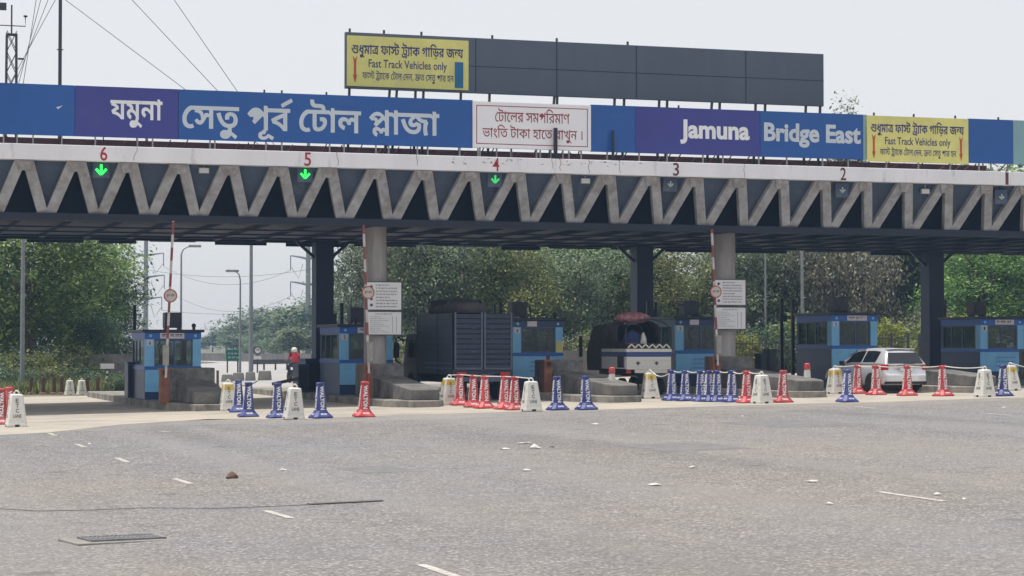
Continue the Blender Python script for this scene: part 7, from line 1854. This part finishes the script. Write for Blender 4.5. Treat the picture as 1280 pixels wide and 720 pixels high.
def pylon(px, Y, ytop, arms, lab, r):
    X = xat(px, Y)
    zg = gz(X)
    t = thing("power_pylon", lab, "pylon", (X, Y, zg), 0, "power line monopoles")
    z = at(px, ytop, Y).z - zg
    MB().tube([(0, 0, 0), (0, 0, z)], [r * 1.3, r * 0.7], 12).build("shaft", m_pylon, t)
    ends = []
    for x0, x1, y in arms:
        za = at(px, y, Y).z - zg
        for xe in (x0, x1):
            if xe is None:
                continue
            dx = xat(xe, Y) - X
            o = MB().tube([(0, 0, za - 0.05), (dx * 0.5, 0, za + 0.15), (dx, 0, za + 0.28)], [0.16, 0.12, 0.07], 6).build("cross_arm", m_pylon, t)
            s = MB().tube([(dx, 0, za + 0.28), (dx, 0, za - 1.3)], 0.06, 6).build("insulator", m_pylon, o)
            MB().tube([(dx * 0.95, 0, za - 1.0), (dx * 0.55, 0, za - 2.2), (dx * 0.3, 0, za - 0.6)], 0.035, 5).build("jumper_wire", m_wire, o)
            ends.append(Vector((X + dx, Y, zg + za - 1.3)))
    return ends
e1 = pylon(182, 260, 150, ((160, 204, 319), (168, 205, 346.5), (172, 202, 374)), "hazy power line monopole with cross arms behind booth 6", 0.25)
e2 = pylon(385, 230, 170, ((363, 408, 323), (363, 408, 355.5)), "hazy power line monopole with cross arms behind the left square column", 0.25)
def wire(A, B, sag, lab, r=0.022):
    pts = []
    for i in range(17):
        t = i / 16
        q = A.lerp(B, t)
        q.z -= 4 * sag * t * (1 - t)
        pts.append(q)
    o = MB().tube(pts, r, 4).build("power_line", m_wire, None, smooth=True)
    tag(o, lab, "power line", "power lines behind the plaza")
wire(e1[1], e2[0], 1.9, "upper power line between the two hazy monopoles")
wire(e1[3], e2[2], 2.2, "middle power line between the two hazy monopoles")
wire(e1[5], at(520, 352, 215), 1.6, "lowest power line crossing behind the left square column")
wire(e1[0], at(520, 300, 215), 2.4, "highest power line crossing behind the left square column")
wire(e2[3], at(560, 322, 215), 0.8, "power line leaving the right hazy monopole to the right")

# road side furniture left of centre
b = gnd(291, 466)
t = thing("road_sign", "green rectangular road sign on two posts beside the far road", "road sign", (b.x, b.y, gz(b.x)))
x0, x1 = xat(282.5, b.y) - b.x, xat(300.5, b.y) - b.x
z0, z1 = at(291, 451, b.y).z - gz(b.x), at(291, 437, b.y).z - gz(b.x)
MB().box(x0, x1, 0, 0.06, z0, z1).build("panel", m_signgreen, t)
mb = MB()
for i in range(2):
    scribble(mb, lambda u, v, i=i: (x0 + 0.12 + u, -0.005, z0 + (z1 - z0) * (0.55 - 0.35 * i) + v), (x1 - x0) * 0.75, (z1 - z0) * 0.16, 60 + i)
mb.build("sign_marks", m_letterg, t, fix=False)
for x in (x0 * 0.75, x1 * 0.7):
    MB().box(x - 0.04, x + 0.04, 0.063, 0.14, -0.1, z1 - 0.1).build("post", m_mast, t)
b = gnd(322, 466)
t = thing("round_sign", "round grey road sign with a plate below it beside the far road", "road sign", (b.x, b.y, gz(b.x)))
zc = at(323, 438, b.y).z - gz(b.x)
k = (xat(328, b.y) - xat(318, b.y)) / 2
o = MB().lathe([(0, 0), (k, 0), (k, 0.03), (0, 0.03)], 24).build("disc", m_mast, t, (0, 0, zc))
o.rotation_euler = (R(90), 0, 0)
MB().lathe([(0, 0.031), (k * 0.72, 0.031), (k * 0.72, 0.034), (0, 0.034)], 24).build("disc_face", m_board, o)
mb = MB()
scribble(mb, lambda u, v: (-k * 0.4 + u, -k * 0.3 + v, 0.037), k * 0.8, k * 0.7, 5)
mb.build("disc_marks", m_marks, o, fix=False)
MB().box(-k * 0.9, k * 0.9, -0.01, 0.03, at(323, 449, b.y).z - gz(b.x), at(323, 445, b.y).z - gz(b.x)).build("plate", m_board, t)
MB().box(-0.04, 0.04, 0.04, 0.1, 0, zc).build("post", m_mast, t)
def barrier_block(px, py, wpx, hpx, lab):
    b = gnd(px, py)
    w = (xat(px + wpx / 2, b.y) - xat(px - wpx / 2, b.y)) / 2
    h = at(px, py - hpx, b.y).z - at(px, py, b.y).z
    mb = MB()
    mb.rings([[(x * k_, y, z) for x, y, z in ((-w, -0.3, 0), (w, -0.3, 0), (w, -0.24, h * 0.25), (w * 0.97, -0.1, h), (-w * 0.97, -0.1, h), (-w, -0.24, h * 0.25))] for k_ in (1,)] + [[(-w, 0.3, 0), (w, 0.3, 0), (w, 0.24, h * 0.25), (w * 0.97, 0.1, h), (-w * 0.97, 0.1, h), (-w, 0.24, h * 0.25)]])
    o = mb.build("concrete_barrier", m_block, None, (b.x, b.y, gz(b.x)), bevel=0.04)
    tag(o, lab, "barrier block", "concrete barrier blocks on the far road")
barrier_block(284, 477, 13, 9, "stained concrete barrier block leftmost of four near the green road sign")
barrier_block(298, 476, 13, 10, "concrete barrier block second from the left, below the green road sign")
barrier_block(313, 476, 11, 11, "concrete barrier block at the foot of the dark lamp mast")
barrier_block(331, 475.5, 15, 12, "lone concrete barrier block right of the dark lamp mast")
b = gnd(272, 483)
t = thing("iron_post", "short rusty iron post at the right end of the leftmost island's block", "post", (b.x, b.y, gz(b.x)))
MB().tube([(0, 0, 0), (0, 0, at(272, 463, b.y).z - b.z)], 0.06, 8).build("shaft", m_brown, t)
MB().lathe([(0.12, 0), (0.12, 0.03), (0.06, 0.04)], 10).build("foot", m_brown, t)
# a rider on a motorcycle leaving lane 5
b = gnd(368, 479)
mo = thing("motorcycle", "small dark motorcycle under the rider in red on the far road", "motorcycle", (b.x, b.y, gz(b.x)), 0.12)
for y in (-0.58, 0.68):
    o = MB().lathe([(0.20, -0.04), (0.28, -0.05), (0.30, 0), (0.28, 0.05), (0.20, 0.04)], 20).build("wheel", m_tyre, mo, (0, y, 0.30))
    o.rotation_euler = (0, R(90), 0)
    k = MB()
    for i in range(6):
        q = math.pi * i / 3
        k.bar((0, 0, 0), (0.2 * math.cos(q), 0.2 * math.sin(q), 0), 0.02, 0.02, (0, 0, 1))
    k.build("spokes", m_rim, o)
MB().rings([[(x * w_, y, z + x2) for x, x2 in ((-1, -0.06), (1, -0.06), (0.7, 0.07), (-0.7, 0.07))] for y, z, w_ in ((-0.75, 0.80, 0.08), (-0.3, 0.78, 0.13), (0.05, 0.80, 0.13), (0.4, 0.88, 0.14), (0.55, 0.86, 0.06))]).build("seat_and_tank", m_rubber, mo, bevel=0.02)
MB().box(-0.13, 0.13, -0.15, 0.3, 0.32, 0.62).build("engine", m_mast, mo, bevel=0.04)
MB().tube([(0, 0.72, 0.3), (0, 0.56, 0.78), (0, 0.5, 1.0)], 0.035, 8).build("fork", m_rim, mo)
MB().tube([(-0.34, 0.38, 1.03), (-0.15, 0.5, 1.02), (0.15, 0.5, 1.02), (0.34, 0.38, 1.03)], 0.018, 8).build("handlebar", m_mast, mo)
MB().box(-0.07, 0.07, -0.80, -0.76, 0.66, 0.74).build("tail_lamp", m_tail, mo)
MB().box(-0.08, 0.08, -0.79, -0.775, 0.48, 0.6).build("number_plate", m_board, mo)
MB().box(-0.08, 0.08, -0.86, -0.4, 0.60, 0.63).build("mudguard", m_rubber, mo)
m_shirt = M("red_shirt", (0.45, 0.03, 0.05), 0.8, 0.2, 8)
m_trouser = M("dark_trousers", (0.03, 0.03, 0.04), 0.8, 0.2, 8)
m_skin = M("skin", (0.22, 0.12, 0.075), 0.6, 0.08, 8)
J = [((0, -0.10, 0.92), 0.150), ((0, -0.09, 1.10), 0.135), ((0, -0.04, 1.30), 0.155), ((0, 0.0, 1.43), 0.07), ((0, 0.03, 1.55), 0.085)]
E = [(0, 1), (1, 2), (2, 3), (3, 4)]
for s in (-1, 1):
    k = len(J)
    J += [((s * 0.18, -0.03, 1.36), 0.068), ((s * 0.27, 0.08, 1.14), 0.050), ((s * 0.30, 0.30, 1.06), 0.040), ((s * 0.30, 0.38, 1.05), 0.038)]
    E += [(2, k), (k, k + 1), (k + 1, k + 2), (k + 2, k + 3)]
    k = len(J)
    J += [((s * 0.12, -0.05, 0.90), 0.10), ((s * 0.20, 0.32, 0.78), 0.075), ((s * 0.19, 0.20, 0.40), 0.052), ((s * 0.20, 0.34, 0.35), 0.042)]
    E += [(0, k), (k, k + 1), (k + 1, k + 2), (k + 2, k + 3)]
me = bpy.data.meshes.new("person")
me.from_pydata([j[0] for j in J], E, [])
po = bpy.data.objects.new("person", me)
C.objects.link(po)
po.modifiers.new("skin", 'SKIN')
for v, (q, r_) in zip(me.skin_vertices[0].data, J):
    v.radius = (r_, r_ * (0.75 if r_ > 0.13 else 1))
me.skin_vertices[0].data[0].use_root = True
po.modifiers.new("subdivide", 'SUBSURF').render_levels = 2
po.modifiers["subdivide"].levels = 2
baked = bpy.data.meshes.new_from_object(po.evaluated_get(bpy.context.evaluated_depsgraph_get()))
bpy.data.objects.remove(po)
baked.name = "person"
for mm in (m_shirt, m_trouser, m_skin):
    baked.materials.append(mm)
for f_ in baked.polygons:
    c_ = f_.center
    arm = abs(c_.x) > 0.19 and c_.z > 1.0
    f_.use_smooth = True
    f_.material_index = 2 if (c_.z > 1.42 or (arm and c_.y > 0.06)) else 0 if c_.z > 0.98 else 1
pr = bpy.data.objects.new("person", baked)
C.objects.link(pr)
pr.location = (b.x, b.y, gz(b.x))
pr.rotation_euler = (0, 0, 0.12)
tag(pr, "person in a red shirt and pale helmet riding away on a motorcycle", "person")
MB().lathe([(0.02, 1.70), (0.09, 1.685), (0.135, 1.62), (0.14, 1.54), (0.12, 1.47), (0.10, 1.47)], 16).build("helmet", m_boll, pr, (0, 0.03, -0.03), smooth=True)
# lowered boom across the far side of lane 5
A, B = at(341, 480, 74.0), at(374, 473, 73.0)
o = MB().bar(A, B, 0.10, 0.10, (0, 0, 1)).build("lowered_boom", m_mast, None)
tag(o, "dark boom arm slanting low behind the blue cones in the lane under sign 5", "boom")
# guard rails and walls
def long_wall(name, lab, cat, p0, p1, h, th, mat, kind=None, z0=0.0):
    A, B = Vector(p0), Vector(p1)
    mb = MB()
    A3, B3 = Vector((A.x, A.y, gz(A.x) + z0 + h / 2)), Vector((B.x, B.y, gz(B.x) + z0 + h / 2))
    mb.bar(A3, B3, th, h, (0, 0, 1))
    o = mb.build(name, mat)
    tag(o, lab, cat)
    return o
a, b = gnd(316, 463), gnd(388, 462)
t = thing("guard_rail", "dark guard rail crossing behind the dark lamp mast and the left square column", "guard rail", (a.x, a.y, gz(a.x)))
d = b - a
MB().bar((0, 0, 0.55), (d.x, d.y, gz(b.x) - gz(a.x) + 0.55), 0.08, 0.30, (0, 0, 1)).build("beam", m_mast, t)
for i in range(6):
    q = Vector((d.x, d.y)) * (i / 5)
    z_ = (gz(b.x) - gz(a.x)) * i / 5
    MB().box(q.x - 0.05, q.x + 0.05, q.y + 0.05, q.y + 0.15, z_ - 0.05, z_ + 0.6).build("post", m_mast, t)
a, b = at(250, 452, 215), at(390, 452, 178)
long_wall("parapet_wall", "low dark grey parapet along the far edge of the road below the hazy trees", "wall", (a.x, a.y), (b.x, b.y), 0.75, 0.3, m_wall)
a, b = gnd(95, 483), gnd(166, 483)
long_wall("boundary_wall", "dark low boundary wall behind the bushes left of booth 6", "wall", (xat(78, 100), 100), (xat(166, 100), 100), 1.5, 0.2, m_wall)
long_wall("boundary_wall", "low grey wall behind booth 4 and the small open truck", "wall", (xat(500, 96), 95.5), (xat(770, 96), 95.5), 1.3, 0.2, m_wall)
# iron railings
def railing(px0, px1, Y, ytop, lab):
    x0, x1 = xat(px0, Y), xat(px1, Y)
    zg = gz(x0)
    z = at((px0 + px1) / 2, ytop, Y).z - zg
    t = thing("iron_railing", lab, "railing", (x0, Y, zg), 0, "iron railings before the trees")
    mb = MB()
    mb.box(0, x1 - x0, -0.02, 0.02, z - 0.22, z - 0.18)
    mb.box(0, x1 - x0, -0.02, 0.02, 0.15, 0.19)
    mb.build("rails", m_iron, t)
    mb = MB()
    x = 0.05
    while x < x1 - x0:
        mb.box(x - 0.012, x + 0.012, -0.035, -0.021, 0.05, z)
        x += 0.16
    mb.build("bars", m_iron, t)
    n = max(2, int((x1 - x0) / 2.4))
    for i in range(n + 1):
        x = (x1 - x0) * i / n
        MB().box(x - 0.05, x + 0.05, 0.021, 0.12, -0.1, z + 0.06).build("post", m_iron, t)
railing(915, 1000, 90, 424, "black iron railing right of the right round column")
railing(1094, 1136, 90, 418, "black iron railing between booth 2 and the right square column")
railing(1150, 1200, 90, 420, "black iron railing right of the right square column")
# the verge on the left: brown posts, white bollards, little sign
for i, px in enumerate((39, 54, 67.5, 77, 109, 122)):
    b = gnd(px, 493.5)
    t = thing("brown_marker", ["brown marker post leftmost of the row on the left verge", "brown marker post second from the left on the left verge", "brown marker post third from the left on the left verge", "brown marker post left of the two white bollards on the verge", "brown marker post right of the two white bollards on the verge", "brown marker post beside the striped sign post"][i], "marker post", (b.x, b.y, gz(b.x)), 0, "brown marker posts on the left verge")
    MB().rings([ring8(*q) for q in ((0.2, 0.14, 0), (0.18, 0.12, 0.06), (0.09, 0.06, 0.11), (0.06, 0.04, 0.58), (0.09, 0.06, 0.6), (0.08, 0.05, 0.7))]).build("body", m_brown, t)
for px, lab in ((87, "white bollard on the far left verge, left of two"), (102, "white bollard on the far left verge, right of two")):
    b = gnd(px, 494)
    copy_tree(proto_boll, (b.x, b.y, gz(b.x)), 0.1, lab, "white bollards on the left verge").scale = (0.75, 0.75, 0.72)
A, B = gnd(36, 490), gnd(84, 489)
A.z, B.z = gz(A.x) + 0.58, gz(B.x) + 0.56
o = MB().bar(A, B, 0.02, 0.16, (0, 0, 1)).build("barrier_tape", m_conered, None)
tag(o, "faded red tape strung along the brown posts on the left verge", "tape")
b = gnd(134, 490)
t = thing("verge_sign", "small white sign plate on a black and white striped post left of booth 6", "sign", (b.x, b.y, gz(b.x)))
zz = lambda y: at(134, y, b.y).z - gz(b.x)
MB().box(-0.28, 0.28, -0.02, 0.02, zz(461), zz(454.5)).build("plate", m_board, t)
MB().tube([(0, 0.03, 0), (0, 0.03, zz(455))], 0.045, 8).build("post", stripe_mat("post_stripes", (0.02, 0.02, 0.02), (0.7, 0.7, 0.7), 0.22), t)
MB().box(-0.3, 0.3, -0.1, 0.4, 0, 0.36).build("base_block", m_brown, t, bevel=0.02)
# grass and litter underfoot: ground cover nobody could count
rg = random.Random(77)
vs, fs = [], []
def tuft(x, y, h):
    for q in range(5):
        a = rg.uniform(0, 6.28)
        dx, dy = math.cos(a), math.sin(a)
        w = rg.uniform(0.02, 0.05)
        L = h * rg.uniform(0.5, 1.2)
        i = len(vs)
        z = gz(x)
        vs.extend([(x - dy * w, y + dx * w, z - 0.02), (x + dy * w, y - dx * w, z - 0.02), (x + dx * L * 0.5, y + dy * L * 0.5, z + L)])
        fs.append((i, i + 1, i + 2))
for q in range(3800):
    px = rg.uniform(-30, 160)
    y = rg.uniform(88.5, 103)
    tuft(xat(px, y), y, rg.uniform(0.2, 0.7))
for q in range(5200):
    px = rg.uniform(490, 1300)
    y = rg.uniform(96.5, 112)
    tuft(xat(px, y), y, rg.uniform(0.2, 0.9))
me = bpy.data.meshes.new("dry_grass")
me.from_pydata(vs, [], fs)
me.materials.append(leaf_olive)
o = bpy.data.objects.new("dry_grass", me)
C.objects.link(o)
o["kind"] = "stuff"
# plain soil of the verge, over the apron's far edge
mb = MB()
pl = [gnd(-60, 497), gnd(60, 495.5), gnd(165, 494), gnd(168, 491)]
pts = [(p.x, p.y) for p in pl] + [(xat(168, 110), 110), (xat(-80, 110), 110)]
mb.add([(x, y, gz(x) + 0.012) for x, y in pts], [tuple(range(len(pts)))])
structure(mb.build("verge", m_earth))

# ------------------------------------------------------------------ small things on the asphalt
p = gnd(150, 675)
ex = (gnd(215, 672) - gnd(90, 680))
ang = math.atan2(ex.y, ex.x)
t = thing("drain_grate", "iron drain grate set in a pale concrete slab on the near asphalt", "drain grate", (p.x, p.y, gz(p.x)), ang)
L = ex.length
MB().box(-L * 0.52, L * 0.5, -0.36, 0.34, -0.05, 0.014).build("slab", m_slab, t, bevel=0.008)
MB().box(-L * 0.34, L * 0.38, -0.2, 0.22, 0.0145, 0.018).build("pit", m_blackpost, t)
mb = MB()
n = 17
for i in range(n + 1):
    x = -L * 0.34 + L * 0.72 * i / n
    mb.box(x - 0.012, x + 0.012, -0.2, 0.22, 0.0185, 0.03)
mb.box(-L * 0.34, L * 0.38, -0.02, 0.02, 0.0185, 0.031)
mb.box(-L * 0.355, L * 0.395, -0.235, -0.2, 0.0145, 0.033)
mb.box(-L * 0.355, L * 0.395, 0.22, 0.255, 0.0145, 0.033)
mb.build("grate", m_grate, t)
m_cable = M("dusty_cable", (0.13, 0.12, 0.112), 0.8, 0.2, 3)
rr = random.Random(2)
pts = []
for px, py in ((-60, 633), (0, 637), (50, 640), (115, 638.5), (180, 636), (270, 636.5), (330, 634.5), (385, 632)):
    p = gnd(px, py)
    pts.append((p.x, p.y, gz(p.x) + 0.012))
o = MB().tube(pts, 0.005, 6).build("cable", m_cable, None, smooth=True)
tag(o, "thin dark cable lying across the near asphalt", "cable")
A, B = gnd(386, 631), gnd(477, 626.5)
o = MB().bar((A.x, A.y, gz(A.x) + 0.012), (B.x, B.y, gz(B.x) + 0.012), 0.14, 0.012, (0, 0, 1)).build("rubber_strip", m_cable, None)
tag(o, "flat dark rubber strip at the right end of the thin cable on the asphalt", "strip")
p = gnd(290, 598)
mb = MB()
rr = random.Random(9)
rings = []
for j, (r_, z_) in enumerate(((0.10, 0), (0.12, 0.02), (0.085, 0.06), (0.04, 0.09), (0.01, 0.105))):
    rings.append([(r_ * rr.uniform(0.7, 1.25) * math.cos(q * 0.785), r_ * 0.8 * rr.uniform(0.7, 1.25) * math.sin(q * 0.785), z_) for q in range(8)])
mb.rings(rings)
o = mb.build("dirt_clod", m_brown, None, (p.x, p.y, gz(p.x)))
tag(o, "small brown clod lying alone on the asphalt left of centre", "clod")
lit = [(657, 555, 0.45, "long pale paper scrap in the middle of the asphalt"), (668, 561, 0.42, "crumpled white paper at the centre of the asphalt"), (112, 556, 0.14, "small white scrap beside the first lane dashes"), (631, 562, 0.3, "thin pale scrap left of the crumpled white paper"), (657, 589, 0.22, "flat white scrap below the crumpled white paper"), (1036, 631, 0.16, "white scrap left of the long white dash"), (1015, 603, 0.26, "pale scrap of plastic above the white scrap left of the long dash"), (1172, 619, 0.17, "white scrap just above the long white dash"), (1204, 625.5, 0.12, "small pale lump right of the long white dash"),
       (866, 585, 0.2, "pale scrap on the asphalt below the blue cone row"), (353, 588.5, 0.2, "pale flat scrap right of the brown clod"), (928, 521, 0.12, "tiny white scrap before the red cone by the right round column"), (1255, 510, 0.2, "pale scrap before the blue cone of booth 1"), (745, 531, 0.3, "pale scrap before the blue cone standing alone"), (820, 607, 0.3, "pale torn strip in the right half of the asphalt"), (690, 560, 0.16, "dark scrap right of the crumpled white paper")]
for i, (px, py, s, lab) in enumerate(lit):
    p = gnd(px, py)
    rr = random.Random(100 + i)
    k = 7
    mb = MB()
    top = []
    for q in range(k):
        a = 2 * math.pi * q / k
        r_ = s * rr.uniform(0.2, 0.42)
        top.append((r_ * math.cos(a), r_ * math.sin(a) * 0.8, rr.uniform(0.004, 0.02 if s < 0.4 else 0.035)))
    c = (0, 0, 0.03 if i != 1 else 0.09)
    mb.add([c] + top, [(0, q + 1, (q + 1) % k + 1) for q in range(k)])
    o = mb.build("paper_scrap", m_hood if "dark" in lab else m_paper, None, (p.x, p.y, gz(p.x) + 0.004))
    z = o.modifiers.new("thickness", 'SOLIDIFY')
    z.thickness = 0.003
    z.offset = 1
    tag(o, lab, "litter", "scraps of litter on the asphalt")
# ------------------------------------------------------------------ haze
mb = MB().box(-420, 520, -30, 620, -9.0, 27.0)
m, nt, p = newmat("haze_air")
nt.nodes.remove(p)
pv = nd(nt, "ShaderNodeVolumePrincipled")
pv.inputs['Color'].default_value = (0.42, 0.66, 1.0, 1)
pv.inputs['Density'].default_value = 0.00042
pv.inputs['Anisotropy'].default_value = 0.3
nt.links.new(pv.outputs[0], nt.nodes["Material Output"].inputs['Volume'])
hz_ = mb.build("haze", m)
hz_["kind"] = "stuff"
